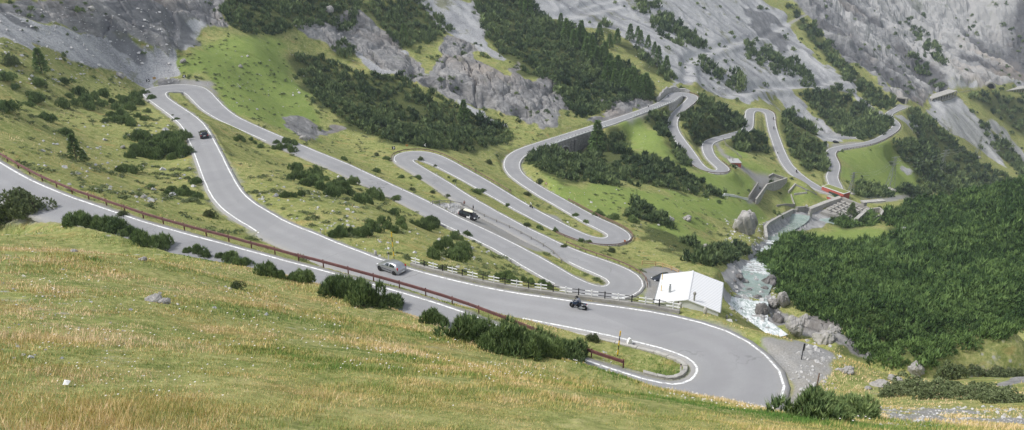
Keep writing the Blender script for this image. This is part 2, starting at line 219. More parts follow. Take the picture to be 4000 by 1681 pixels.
# ------------------------------------------------------------------ the road: left x,y, right x,y, level z of each station, downhill
ROAD=[-76.8,102.3,-79.9,97.9,-32.00,-74.3,100.5,-77.4,96.2,-32.22,-71.9,98.8,-75.0,94.5,-32.45,-69.5,97.0,-72.6,92.7,-32.67,-67.1,95.3,-70.2,91.0,-32.89,-64.7,93.5,-67.8,89.2,-33.11,-62.4,91.8,-65.4,87.5,-33.33,-60.1,90.2,-63.0,85.8,-33.54,-57.7,88.7,-60.5,84.2,-33.76,-55.3,87.3,-58.0,82.7,-33.97,-52.8,85.9,-55.4,81.2,-34.18,-50.3,84.7,-52.7,79.9,-34.39,-47.7,83.4,-50.1,78.6,-34.61,-45.2,82.2,-47.5,77.3,-34.82,-42.6,80.9,-44.8,76.0,-35.03,-40.0,79.8,-42.1,74.8,-35.25,-37.3,78.7,-39.4,73.7,-35.46,-34.7,77.7,-36.6,72.7,-35.68,-32.0,76.7,-33.9,71.6,-35.89,-29.3,75.6,-31.3,70.6,-36.11,-26.6,74.6,-28.6,69.5,-36.33,-23.9,73.5,-25.8,68.5,-36.55,-21.1,72.5,-23.1,67.4,-36.77,-18.3,71.4,-20.3,66.3,-36.99,-15.6,70.3,-17.6,65.2,-37.21,-12.8,69.2,-14.9,64.2,-37.44,-10.0,68.0,-12.3,63.0,-37.66,-7.3,66.8,-9.7,61.9,-37.89,-4.7,65.5,-7.3,60.6,-38.11,-2.1,64.0,-4.9,59.2,-38.33,0.4,62.5,-2.4,57.7,-38.55,2.8,61.0,0.0,56.2,-38.76,5.2,59.5,2.6,54.6,-38.97,7.6,58.2,5.2,53.1,-39.16,9.7,57.2,7.9,51.7,-39.33,11.5,56.4,10.6,50.6,-39.48,12.9,56.0,13.3,49.9,-39.60,14.0,55.9,16.0,49.9,-39.71,14.9,56.2,18.6,50.5,-39.80,15.7,56.8,20.9,51.8,-39.89,16.2,57.5,22.8,53.7,-39.99,16.6,58.3,23.9,56.0,-40.09,16.8,59.2,24.3,58.6,-40.21,16.7,60.1,23.9,61.3,-40.34,16.3,61.1,23.0,63.8,-40.48,15.5,62.1,21.5,66.1,-40.64,14.3,63.2,19.4,68.0,-40.81,12.7,64.3,17.0,69.6,-40.99,10.7,65.6,14.4,71.0,-41.19,8.5,66.9,11.6,72.2,-41.39,6.1,68.2,8.9,73.3,-41.60,3.6,69.5,6.2,74.4,-41.81,1.1,70.8,3.5,75.6,-42.02,-1.5,72.1,1.0,76.7,-42.23,-4.1,73.5,-1.6,78.0,-42.44,-6.7,75.0,-4.0,79.4,-42.66,-9.2,76.6,-6.4,80.9,-42.87,-11.8,78.2,-8.8,82.5,-43.08,-14.2,79.9,-11.1,84.1,-43.29,-16.6,81.7,-13.3,85.8,-43.51,-18.9,83.6,-15.5,87.6,-43.72,-21.2,85.5,-17.7,89.5,-43.94,-23.5,87.5,-19.8,91.5,-44.15,-25.7,89.5,-22.0,93.5,-44.37,-27.9,91.6,-24.1,95.5,-44.59,-30.0,93.6,-26.2,97.6,-44.80,-32.1,95.6,-28.3,99.7,-45.01,-34.0,97.5,-30.4,101.6,-45.21,-35.4,99.0,-32.1,103.3,-45.38,-36.2,100.1,-33.3,104.6,-45.54,-36.6,100.9,-34.0,105.5,-45.68,-37.1,101.7,-34.6,106.2,-45.82,-37.9,102.8,-35.3,107.2,-45.96,-39.3,104.5,-36.3,108.5,-46.12,-41.1,106.5,-37.7,110.2,-46.30,-43.0,108.8,-39.3,112.2,-46.50,-44.9,111.2,-41.0,114.3,-46.70,-46.6,113.6,-42.6,116.6,-46.92,-48.2,116.1,-44.2,119.0,-47.14,-49.8,118.7,-45.7,121.5,-47.36,-51.2,121.3,-47.1,124.1,-47.58,-52.6,123.9,-48.5,126.8,-47.80,-53.9,126.6,-49.8,129.4,-48.03,-55.3,129.3,-51.1,132.1,-48.25,-56.6,132.0,-52.4,134.7,-48.47,-57.9,134.7,-53.7,137.4,-48.70,-59.2,137.4,-55.0,140.1,-48.92,-60.5,140.1,-56.3,142.8,-49.14,-61.8,142.8,-57.5,145.4,-49.37,-63.1,145.5,-58.8,148.1,-49.59,-64.4,148.2,-60.1,150.7,-49.82,-65.7,150.9,-61.4,153.4,-50.04,-67.0,153.6,-62.7,156.1,-50.26,-68.3,156.3,-64.0,158.7,-50.49,-69.7,159.0,-65.3,161.4,-50.71,-71.0,161.7,-66.6,164.1,-50.93,-72.3,164.3,-67.9,166.8,-51.16,-73.6,167.0,-69.2,169.4,-51.38,-74.9,169.6,-70.6,172.1,-51.60,-76.3,172.2,-72.0,174.7,-51.82,-77.6,174.7,-73.4,177.4,-52.04,-79.0,177.2,-74.8,180.0,-52.26,-80.4,179.7,-76.3,182.5,-52.48,-81.9,182.2,-77.8,185.0,-52.70,-83.5,184.7,-79.3,187.5,-52.92,-85.1,187.2,-80.9,189.9,-53.14,-86.7,189.7,-82.4,192.3,-53.35,-88.3,192.2,-84.0,194.7,-53.57,-90.0,194.7,-85.6,197.0,-53.79,-91.7,197.2,-87.2,199.4,-54.02,-93.3,199.7,-88.8,201.9,-54.24,-95.0,202.1,-90.5,204.3,-54.46,-96.7,204.6,-92.2,206.8,-54.68,-98.4,207.1,-93.8,209.2,-54.91,-100.0,209.5,-95.5,211.7,-55.13,-101.7,212.0,-97.1,214.2,-55.35,-103.4,214.5,-98.7,216.7,-55.57,-105.1,217.0,-100.3,219.2,-55.79,-106.7,219.5,-101.6,221.7,-56.01,-108.3,222.0,-102.8,224.0,-56.21,-109.9,224.6,-103.7,226.1,-56.40,-111.2,227.1,-104.3,227.9,-56.59,-112.2,229.7,-104.6,229.4,-56.76,-112.8,232.4,-104.5,230.5,-56.92,-112.7,235.2,-104.1,231.3,-57.07,-112.0,237.8,-103.4,231.9,-57.21,-110.6,240.2,-102.7,232.4,-57.35,-108.6,241.9,-102.2,232.7,-57.48,-106.2,242.9,-101.9,233.0,-57.61,-103.6,243.0,-101.7,233.3,-57.74,-101.1,242.4,-101.5,233.4,-57.87,-98.8,241.0,-101.1,233.0,-58.01,-96.8,239.2,-100.4,232.3,-58.16,-95.0,236.9,-99.3,231.0,-58.33,-93.2,234.5,-98.1,229.2,-58.52,-91.6,231.9,-96.6,227.2,-58.72,-90.0,229.4,-95.1,224.9,-58.93,-88.3,226.9,-93.4,222.6,-59.14,-86.7,224.4,-91.8,220.4,-59.35,-85.0,222.0,-90.0,218.2,-59.57,-83.3,219.7,-88.1,216.1,-59.79,-81.5,217.4,-86.1,214.0,-60.00,-79.7,215.3,-84.0,211.9,-60.22,-77.7,213.2,-81.9,209.9,-60.44,-75.6,211.3,-79.6,208.0,-60.65,-73.5,209.4,-77.4,206.1,-60.87,-71.3,207.6,-75.1,204.2,-61.09,-69.1,205.7,-72.7,202.3,-61.31,-66.9,203.9,-70.4,200.4,-61.53,-64.6,202.0,-68.1,198.5,-61.75,-62.4,200.2,-65.8,196.6,-61.98,-60.1,198.4,-63.4,194.7,-62.20,-57.8,196.5,-61.1,192.8,-62.42,-55.5,194.7,-58.8,190.9,-62.64,-53.2,192.9,-56.4,189.1,-62.86,-50.9,191.0,-54.1,187.2,-63.09,-48.5,189.2,-51.8,185.4,-63.31,-46.2,187.4,-49.5,183.6,-63.53,-43.9,185.6,-47.2,181.8,-63.75,-41.6,183.8,-44.9,180.0,-63.97,-39.4,181.9,-42.7,178.2,-64.18,-37.2,179.9,-40.6,176.3,-64.40,-35.0,177.9,-38.5,174.4,-64.62,-32.8,176.0,-36.3,172.4,-64.84,-30.6,174.0,-34.2,170.5,-65.06,-28.5,172.1,-31.9,168.5,-65.28,-26.3,170.2,-29.7,166.6,-65.50,-24.0,168.3,-27.5,164.7,-65.72,-21.9,166.3,-25.3,162.7,-65.94,-19.7,164.3,-23.2,160.7,-66.16,-17.6,162.2,-21.1,158.7,-66.38,-15.5,160.2,-19.1,156.6,-66.59,-13.5,158.2,-17.0,154.6,-66.81,-11.4,156.2,-14.9,152.6,-67.03,-9.2,154.3,-12.7,150.7,-67.25,-7.0,152.4,-10.5,148.8,-67.47,-4.8,150.4,-8.3,146.8,-67.68,-2.7,148.5,-6.2,144.8,-67.90,-0.6,146.5,-4.0,142.8,-68.12,1.5,144.5,-2.0,140.6,-68.34,3.5,142.4,0.1,138.5,-68.56,5.6,140.4,2.0,136.2,-68.78,7.5,138.3,4.0,134.1,-69.00,9.4,136.2,6.0,131.9,-69.21,11.1,134.2,8.1,129.9,-69.41,12.7,132.6,10.3,128.0,-69.61,14.2,131.4,12.6,126.5,-69.79,15.4,130.7,15.1,125.5,-69.96,16.5,130.4,17.8,125.2,-70.13,17.4,130.6,20.3,125.8,-70.29,18.1,131.1,22.6,127.1,-70.44,18.6,131.9,24.3,129.1,-70.60,18.9,132.8,25.4,131.5,-70.75,18.8,133.9,25.6,134.1,-70.91,18.5,135.1,25.1,136.7,-71.08,17.7,136.5,23.9,139.2,-71.26,16.5,138.2,22.3,141.5,-71.44,15.0,140.1,20.4,143.7,-71.64,13.4,142.3,18.5,145.8,-71.84,11.8,144.6,16.6,147.8,-72.04,10.2,146.9,14.8,149.9,-72.26,8.6,149.4,13.1,152.1,-72.47,7.0,151.8,11.4,154.4,-72.69,5.3,154.3,9.8,156.7,-72.90,3.7,156.9,8.2,159.2,-73.12,2.1,159.4,6.6,161.6,-73.35,0.5,161.9,5.0,164.0,-73.57,-1.2,164.5,3.4,166.5,-73.79,-2.7,167.0,1.8,169.0,-74.01,-4.2,169.5,0.3,171.6,-74.23,-5.7,172.0,-1.2,174.2,-74.46,-7.1,174.5,-2.7,176.7,-74.68,-8.6,177.0,-4.2,179.3,-74.90,-10.1,179.6,-5.6,181.9,-75.12,-11.5,182.1,-7.1,184.5,-75.34,-13.0,184.7,-8.6,187.0,-75.56,-14.4,187.3,-10.0,189.6,-75.78,-15.8,189.9,-11.4,192.2,-76.00,-17.1,192.5,-12.8,194.9,-76.23,-18.5,195.1,-14.1,197.5,-76.45,-19.8,197.8,-15.4,200.1,-76.67,-21.1,200.4,-16.6,202.7,-76.88,-22.4,203.1,-17.9,205.2,-77.10,-23.8,205.7,-19.2,207.6,-77.32,-25.2,208.4,-20.5,210.1,-77.54,-26.6,211.1,-21.8,212.5,-77.75,-28.0,213.7,-23.2,215.0,-77.97,-29.5,216.3,-24.6,217.6,-78.19,-30.9,218.9,-26.0,220.2,-78.41,-32.4,221.5,-27.4,222.7,-78.63,-33.9,224.0,-28.7,225.2,-78.84,-35.3,226.6,-29.9,227.4,-79.04,-36.6,229.2,-30.8,229.4,-79.23,-37.6,231.9,-31.3,231.0,-79.40,-38.0,234.6,-31.5,232.3,-79.57,-37.9,237.2,-31.4,233.1,-79.71,-37.0,239.6,-31.1,233.6,-79.86,-35.4,241.6,-30.7,233.9,-79.99,-33.2,242.9,-30.3,234.1,-80.12,-30.7,243.4,-29.8,234.2,-80.26,-28.1,243.0,-29.1,234.1,-80.40,-25.7,241.8,-28.2,233.7,-80.56,-23.4,240.1,-27.0,232.8,-80.73,-21.4,238.1,-25.5,231.6,-80.91,-19.4,235.8,-23.8,230.0,-81.10,-17.5,233.5,-22.0,228.1,-81.31,-15.6,231.1,-20.2,226.1,-81.52,-13.7,228.8,-18.3,224.0,-81.73,-11.8,226.5,-16.4,221.9,-81.95,-9.9,224.2,-14.5,219.7,-82.17,-8.0,221.8,-12.6,217.5,-82.39,-6.2,219.5,-10.7,215.3,-82.61,-4.4,217.1,-8.8,213.1,-82.83,-2.6,214.7,-7.0,210.9,-83.05,-0.9,212.3,-5.2,208.8,-83.27,0.9,209.9,-3.3,206.6,-83.49,2.7,207.6,-1.5,204.4,-83.70,4.5,205.3,0.4,202.1,-83.92,6.3,203.1,2.3,199.9,-84.14,8.1,200.9,4.3,197.7,-84.36,10.1,198.7,6.2,195.5,-84.58,12.0,196.6,8.2,193.3,-84.80,13.9,194.5,10.2,191.1,-85.01,15.7,192.5,12.3,188.9,-85.22,17.5,190.7,14.5,186.8,-85.43,19.1,189.3,16.9,184.9,-85.63,20.6,188.2,19.5,183.4,-85.82,22.0,187.6,22.2,182.5,-85.99,23.2,187.4,24.9,182.4,-86.17,24.3,187.6,27.5,183.1,-86.33,25.1,188.2,29.6,184.5,-86.49,25.6,189.0,31.2,186.4,-86.65,25.9,190.1,32.1,188.9,-86.81,25.9,191.4,32.1,191.5,-86.98,25.4,192.9,31.4,194.1,-87.16,24.6,194.6,30.3,196.7,-87.34,23.5,196.7,28.9,199.3,-87.54,22.2,199.0,27.4,201.7,-87.74,20.8,201.4,25.9,204.2,-87.95,19.5,204.1,24.5,206.7,-88.16,18.3,206.7,23.2,209.2,-88.38,17.1,209.5,21.9,211.8,-88.60,15.8,212.2,20.7,214.4,-88.82,14.6,214.9,19.5,217.0,-89.04,13.3,217.6,18.2,219.7,-89.26,12.0,220.3,16.9,222.4,-89.48,10.7,223.0,15.7,225.0,-89.71,9.5,225.6,14.4,227.7,-89.93,8.2,228.4,13.2,230.3,-90.15,7.1,231.1,12.0,232.8,-90.37,5.9,233.9,10.8,235.4,-90.58,4.8,236.6,9.7,238.0,-90.80,3.6,239.4,8.6,240.6,-91.02,2.5,242.2,7.5,243.3,-91.24,1.5,245.0,6.4,246.0,-91.46,0.5,247.8,5.5,248.8,-91.68,-0.5,250.6,4.6,251.6,-91.91,-1.3,253.5,3.9,254.3,-92.12,-1.9,256.4,3.4,257.1,-92.34,-2.4,259.3,3.0,259.8,-92.56,-2.8,262.3,2.8,262.5,-92.77,-3.0,265.3,2.7,265.2,-92.99,-3.0,268.3,2.8,267.9,-93.20,-2.9,271.3,3.0,270.6,-93.42,-2.6,274.3,3.4,273.2,-93.63,-2.2,277.2,3.9,275.8,-93.84,-1.6,280.1,4.5,278.3,-94.05,-0.7,282.9,5.3,280.8,-94.26,0.4,285.7,6.2,283.2,-94.47,1.7,288.4,7.3,285.6,-94.68,3.1,291.0,8.6,288.0,-94.90,4.7,293.6,10.0,290.4,-95.11,6.3,296.1,11.5,292.7,-95.33,8.0,298.5,13.0,295.1,-95.55,9.7,301.0,14.6,297.5,-95.77,11.4,303.4,16.2,299.9,-95.99,13.1,305.8,17.8,302.3,-96.21,14.8,308.1,19.5,304.8,-96.43,16.5,310.5,21.1,307.3,-96.65,18.3,312.9,22.8,309.7,-96.87,20.0,315.2,24.5,312.1,-97.09,21.7,317.6,26.1,314.5,-97.30,23.5,320.0,27.7,316.8,-97.52,25.2,322.4,29.4,319.2,-97.74,27.0,324.9,31.0,321.5,-97.96,28.7,327.3,32.7,323.8,-98.18,30.5,329.7,34.4,326.2,-98.40,32.2,332.2,36.2,328.5,-98.63,34.0,334.6,37.9,330.9,-98.85,35.7,337.0,39.7,333.2,-99.07,37.5,339.5,41.4,335.6,-99.29,39.2,341.9,43.2,338.0,-99.51,40.9,344.3,44.9,340.4,-99.74,42.6,346.7,46.6,342.8,-99.96,44.3,349.1,48.3,345.3,-100.18,45.9,351.4,50.0,347.8,-100.40,47.6,353.8,51.6,350.3,-100.62,49.2,356.1,53.2,352.8,-100.84,50.8,358.4,54.9,355.3,-101.06,52.4,360.8,56.5,357.8,-101.28,54.0,363.1,58.2,360.3,-101.50,55.7,365.5,59.8,362.7,-101.72,57.3,368.0,61.5,365.2,-101.94,59.0,370.4,63.2,367.6,-102.16,60.6,372.8,64.8,370.1,-102.38,62.3,375.2,66.5,372.6,-102.60,63.9,377.7,68.1,375.0,-102.82,65.5,380.1,69.7,377.6,-103.04,67.0,382.6,71.3,380.1,-103.27,68.6,385.1,72.9,382.6,-103.49,70.1,387.6,74.5,385.1,-103.71,71.7,390.1,76.0,387.7,-103.93,73.2,392.5,77.6,390.2,-104.15,74.6,395.0,79.2,392.7,-104.36,76.0,397.4,80.7,395.2,-104.58,77.4,399.9,82.2,397.7,-104.80,78.7,402.5,83.6,400.0,-105.01,80.0,405.2,85.0,402.4,-105.22,81.2,407.8,86.4,404.7,-105.43,82.3,410.6,87.7,407.0,-105.64,83.4,413.3,88.9,409.4,-105.85,84.5,416.0,90.0,411.9,-106.06,85.5,418.7,91.0,414.4,-106.27,86.5,421.5,92.0,416.9,-106.48,87.6,424.2,92.9,419.1,-106.67,88.8,426.9,93.7,421.1,-106.86,90.2,429.3,94.6,422.7,-107.04,92.0,431.4,95.4,424.0,-107.21,94.2,433.0,96.3,424.8,-107.37,96.6,433.7,97.0,425.3,-107.53,99.2,433.6,97.7,425.5,-107.67,101.6,432.6,98.2,425.4,-107.81,103.4,431.0,98.6,425.2,-107.95,104.6,428.8,98.7,424.7,-108.09,105.0,426.2,98.6,423.9,-108.24,104.7,423.6,98.3,422.8,-108.40,103.8,420.9,97.7,421.5,-108.57,102.5,418.2,96.8,419.8,-108.75,101.0,415.6,95.8,417.9,-108.94,99.5,413.0,94.7,415.8,-109.14,97.9,410.5,93.4,413.5,-109.34,96.3,408.0,92.0,411.0,-109.56,94.8,405.5,90.5,408.5,-109.77,93.3,403.1,89.0,406.0,-109.99,91.8,400.6,87.6,403.4,-110.21,90.5,398.1,86.2,400.7,-110.43,89.2,395.5,84.9,398.1,-110.65,88.0,392.8,83.7,395.3,-110.87,87.0,390.0,82.7,392.5,-111.10,86.2,387.1,81.9,389.7,-111.32,85.5,384.2,81.2,386.8,-111.54,85.0,381.3,80.7,383.8,-111.77,84.6,378.4,80.3,380.9,-111.99,84.4,375.5,80.0,377.9,-112.21,84.3,372.6,79.9,374.9,-112.43,84.3,369.9,79.8,371.9,-112.65,84.4,367.2,79.8,368.9,-112.86,84.6,364.5,79.8,365.9,-113.08,84.8,361.8,79.9,362.9,-113.29,85.0,359.1,80.0,359.9,-113.51,85.2,356.4,80.2,356.9,-113.72,85.5,353.7,80.5,353.9,-113.94,85.8,350.9,80.7,350.9,-114.16,86.0,348.0,80.9,347.9,-114.37,86.2,345.1,81.2,344.9,-114.60,86.4,342.2,81.3,341.9,-114.82,86.6,339.3,81.5,338.9,-115.03,86.7,336.5,81.7,335.9,-115.25,86.9,333.9,82.0,332.9,-115.46,87.2,331.5,82.4,330.0,-115.66,87.6,329.4,83.2,327.2,-115.85,88.3,327.9,84.5,324.8,-116.04,89.1,326.8,86.4,322.9,-116.21,90.0,326.3,88.8,321.8,-116.38,90.8,326.3,91.4,321.6,-116.55,91.6,326.7,93.9,322.4,-116.72,92.4,327.6,96.0,324.0,-116.89,92.9,328.9,97.6,326.3,-117.07,93.3,330.7,98.6,328.9,-117.25,93.4,332.8,99.0,331.7,-117.44,93.4,335.2,99.1,334.7,-117.65,93.3,337.8,98.9,337.6,-117.85,93.2,340.6,98.7,340.6,-118.07,93.1,343.6,98.5,343.5,-118.28,93.1,346.5,98.3,346.4,-118.50,93.2,349.5,98.4,349.2,-118.72,93.4,352.5,98.5,352.1,-118.94,93.7,355.5,98.7,354.9,-119.16,94.0,358.5,99.0,357.7,-119.38,94.4,361.5,99.3,360.5,-119.60,94.9,364.4,99.8,363.3,-119.82,95.4,367.4,100.3,366.1,-120.04,96.0,370.4,100.8,368.9,-120.26,96.7,373.3,101.4,371.7,-120.47,97.5,376.2,102.1,374.4,-120.69,98.4,379.1,102.9,377.1,-120.91,99.4,381.8,103.9,379.6,-121.13,100.7,384.5,105.1,382.0,-121.34,102.3,387.0,106.6,384.3,-121.56,104.0,389.4,108.3,386.5,-121.78,106.0,391.7,110.1,388.7,-121.99,108.0,393.9,112.1,390.8,-122.21,110.1,396.1,114.1,392.9,-122.43,112.2,398.2,116.1,394.9,-122.65,114.3,400.3,118.1,397.0,-122.87,116.3,402.4,120.1,399.0,-123.09,118.3,404.4,122.1,401.1,-123.31,120.3,406.4,124.2,403.3,-123.52,122.2,408.4,126.2,405.4,-123.74,124.0,410.4,128.2,407.7,-123.95,125.7,412.4,130.1,410.0,-124.17,127.4,414.6,131.8,412.4,-124.38,128.9,416.9,133.5,414.9,-124.60,130.3,419.4,134.9,417.5,-124.82,131.5,421.9,136.2,420.2,-125.03,132.5,424.5,137.3,423.0,-125.25,133.5,427.1,138.3,425.8,-125.47,134.4,429.8,139.3,428.6,-125.69,135.3,432.5,140.2,431.5,-125.91,136.2,435.2,141.1,434.3,-126.13,137.1,438.0,142.0,437.2,-126.35,138.0,440.8,142.9,440.1,-126.58,138.9,443.7,143.8,443.0,-126.80,139.7,446.5,144.7,445.8,-127.02,140.6,449.4,145.6,448.7,-127.25,141.5,452.2,146.5,451.5,-127.47,142.4,455.1,147.3,454.3,-127.69,143.3,458.0,148.2,457.1,-127.91,144.1,460.9,149.0,459.9,-128.13,145.0,463.8,149.9,462.5,-128.35,145.9,466.7,150.7,465.0,-128.56,146.9,469.6,151.6,467.3,-128.76,148.0,472.4,152.4,469.4,-128.96,149.2,475.1,153.2,471.2,-129.15,150.6,477.6,154.1,472.6,-129.32,152.4,479.7,155.0,473.7,-129.49,154.6,481.2,156.1,474.4,-129.66,157.1,482.1,157.1,474.7,-129.81,159.7,482.1,158.0,474.8,-129.97,162.1,481.3,158.8,474.6,-130.12,164.0,479.7,159.4,474.0,-130.28,165.2,477.5,159.7,473.1,-130.44,165.7,474.9,159.8,471.7,-130.60,165.7,472.1,159.7,470.1,-130.78,165.2,469.2,159.3,468.1,-130.97,164.5,466.3,158.8,465.8,-131.16,163.7,463.4,158.2,463.3,-131.37,162.8,460.5,157.6,460.7,-131.58,162.1,457.6,156.9,457.9,-131.80,161.3,454.7,156.3,455.1,-132.02,160.6,451.8,155.6,452.2,-132.24,159.9,448.9,154.9,449.3,-132.46,159.3,446.0,154.3,446.3,-132.69,158.7,443.1,153.7,443.4,-132.91,158.1,440.1,153.1,440.5,-133.13,157.6,437.2,152.6,437.5,-133.36,157.0,434.3,152.0,434.6,-133.58,156.5,431.4,151.5,431.6,-133.80,156.0,428.5,151.0,428.7,-134.03,155.5,425.6,150.5,425.7,-134.25,155.0,422.7,149.9,422.8,-134.48,154.5,419.7,149.4,419.8,-134.70,154.0,416.8,148.9,416.9,-134.92,153.5,413.9,148.4,413.9,-135.14,153.1,411.0,148.0,411.0,-135.37,152.7,408.2,147.5,408.0,-135.59,152.3,405.3,147.1,405.0,-135.81,151.9,402.4,146.7,402.1,-136.03,151.6,399.5,146.3,399.1,-136.25,151.4,396.6,146.0,396.1,-136.47,151.2,393.7,145.8,393.1,-136.70,151.1,390.8,145.6,390.1,-136.91,151.2,388.0,145.6,387.1,-137.13,151.4,385.2,145.7,384.1,-137.35,151.7,382.4,145.9,381.2,-137.57,152.1,379.7,146.2,378.2,-137.79,152.6,376.9,146.8,375.3,-138.01,153.2,374.1,147.6,372.4,-138.22,153.9,371.4,148.5,369.5,-138.43,154.7,369.0,149.7,366.7,-138.64,155.5,366.8,150.9,364.0,-138.83,156.2,365.0,152.2,361.3,-139.02,156.8,363.7,153.7,359.0,-139.19,157.2,362.8,155.3,357.1,-139.34,157.7,362.5,157.3,355.9,-139.49,158.4,362.6,159.5,355.6,-139.64,159.1,363.1,161.8,356.3,-139.80,160.0,363.9,163.9,357.8,-139.96,161.0,365.2,165.7,360.0,-140.13,161.9,366.8,167.1,362.5,-140.31,162.8,368.7,168.3,365.2,-140.51,163.6,371.0,169.3,368.1,-140.71,164.4,373.4,170.1,371.0,-140.91,165.1,376.0,170.8,373.9,-141.13,165.9,378.7,171.6,376.8,-141.34,166.7,381.5,172.3,379.6,-141.56,167.6,384.3,173.2,382.5,-141.78,168.6,387.1,174.1,385.3,-142.00,169.7,389.8,175.2,388.0,-142.23,171.0,392.5,176.4,390.8,-142.45,172.3,395.2,177.6,393.5,-142.67,173.6,397.8,178.9,396.2,-142.90,174.9,400.5,180.2,398.9,-143.12,176.2,403.2,181.5,401.6,-143.34,177.5,405.9,182.8,404.3,-143.57,178.6,408.6,183.9,407.0,-143.79,179.8,411.4,185.0,409.8,-144.01,180.8,414.2,186.0,412.6,-144.24,181.8,417.1,187.0,415.3,-144.46,182.7,419.9,187.8,418.1,-144.68,183.6,422.8,188.6,420.8,-144.90,184.5,425.7,189.4,423.5,-145.12,185.3,428.5,190.1,426.2,-145.34,186.2,431.4,190.9,428.9,-145.55,187.1,434.2,191.6,431.6,-145.77,188.1,437.1,192.5,434.2,-145.99,189.1,439.9,193.4,436.9,-146.20,190.2,442.7,194.5,439.4,-146.42,191.5,445.4,195.7,441.9,-146.64,193.0,448.0,197.1,444.2,-146.85,194.6,450.4,198.6,446.3,-147.06,196.6,452.6,200.4,448.2,-147.27,198.7,454.7,202.3,450.0,-147.49,201.0,456.5,204.3,451.6,-147.70,203.4,458.3,206.5,453.1,-147.91,205.9,459.9,208.8,454.6,-148.13,208.4,461.6,211.2,456.1,-148.34,211.0,463.1,213.7,457.6,-148.56,213.5,464.7,216.2,459.2,-148.79,216.0,466.2,218.7,460.8,-149.01,218.5,467.7,221.2,462.5,-149.23,220.9,469.3,223.7,464.2,-149.45,223.2,470.9,226.1,466.0,-149.67,225.5,472.6,228.5,467.8,-149.88,227.7,474.3,230.8,469.7,-150.10,229.8,476.0,233.0,471.7,-150.32,231.8,477.8,235.1,473.8,-150.53,233.8,479.7,237.3,475.9,-150.75,235.7,481.6,239.3,478.1,-150.96,237.6,483.6,241.3,480.3,-151.18,239.5,485.7,243.4,482.5,-151.40,241.4,487.9,245.3,484.8,-151.62,243.3,490.1,247.3,487.1,-151.84,245.2,492.4,249.2,489.4,-152.06,247.1,494.7,251.1,491.7,-152.29,249.0,497.0,253.0,494.0,-152.51,250.8,499.3,254.8,496.3,-152.73,252.7,501.7,256.6,498.6,-152.96,254.5,504.1,258.4,501.0,-153.18,256.3,506.5,260.2,503.4,-153.40,258.1,508.9,262.0,505.7,-153.63,259.8,511.3,263.7,508.2,-153.85,261.5,513.6,265.5,510.6,-154.07,263.2,516.0,267.2,513.0,-154.29,264.8,518.4,268.9,515.5,-154.51,266.4,520.7,270.6,518.0,-154.73,267.9,523.1,272.2,520.6,-154.95,269.3,525.5,273.7,523.1,-155.16,270.7,527.9,275.2,525.7,-155.37,272.0,530.3,276.6,528.4,-155.59,273.3,532.9,278.0,531.0,-155.80,274.5,535.5,279.2,533.8,-156.02,275.5,538.2,280.3,536.6,-156.24,276.5,541.0,281.2,539.4,-156.46,277.3,543.8,282.1,542.3,-156.68,278.1,546.7,282.9,545.2,-156.90,278.8,549.5,283.6,548.1,-157.12,279.5,552.3,284.3,551.0,-157.35,280.1,555.1,285.0,554.0,-157.57,280.8,557.8,285.7,556.9,-157.78,281.6,560.5,286.5,559.8,-158.00,282.4,563.1,287.4,562.6,-158.21,283.4,565.7,288.4,565.3,-158.41,284.5,568.3,289.5,567.9,-158.61,285.8,570.9,290.7,570.3,-158.81,287.1,573.5,292.0,572.5,-159.02,288.6,576.1,293.4,574.7,-159.22,290.2,578.6,294.9,576.8,-159.42,291.8,581.1,296.4,578.9,-159.63,293.6,583.5,298.1,581.1,-159.84,295.4,585.9,299.9,583.3,-160.06,297.2,588.3,301.7,585.5,-160.28,299.2,590.7,303.5,587.7,-160.49,301.1,593.0,305.4,589.8,-160.71,303.0,595.3,307.3,591.9,-160.93,304.9,597.7,309.0,593.9,-161.14,306.7,600.0,310.7,595.8,-161.35,308.6,602.4,312.3,597.6,-161.55,310.4,604.8,313.8,599.3,-161.74,312.1,607.3,315.1,600.8,-161.93,313.8,609.7,316.4,602.3,-162.12,315.5,612.1,317.5,603.8,-162.30,317.2,614.6,318.6,605.2,-162.48,318.9,617.0,319.6,606.5,-162.66]
RD = np.array(ROAD).reshape(-1, 5)
RC = (RD[:, 0:2] + RD[:, 2:4]) / 2; RZ = RD[:, 4]
RHW = np.hypot(*(RD[:, 2:4] - RD[:, 0:2]).T) / 2
BRIDGE = (313, 329)                       # stations carried by the arch bridge
SUPPORT = (355, 369)                      # stations carried by the retaining wall

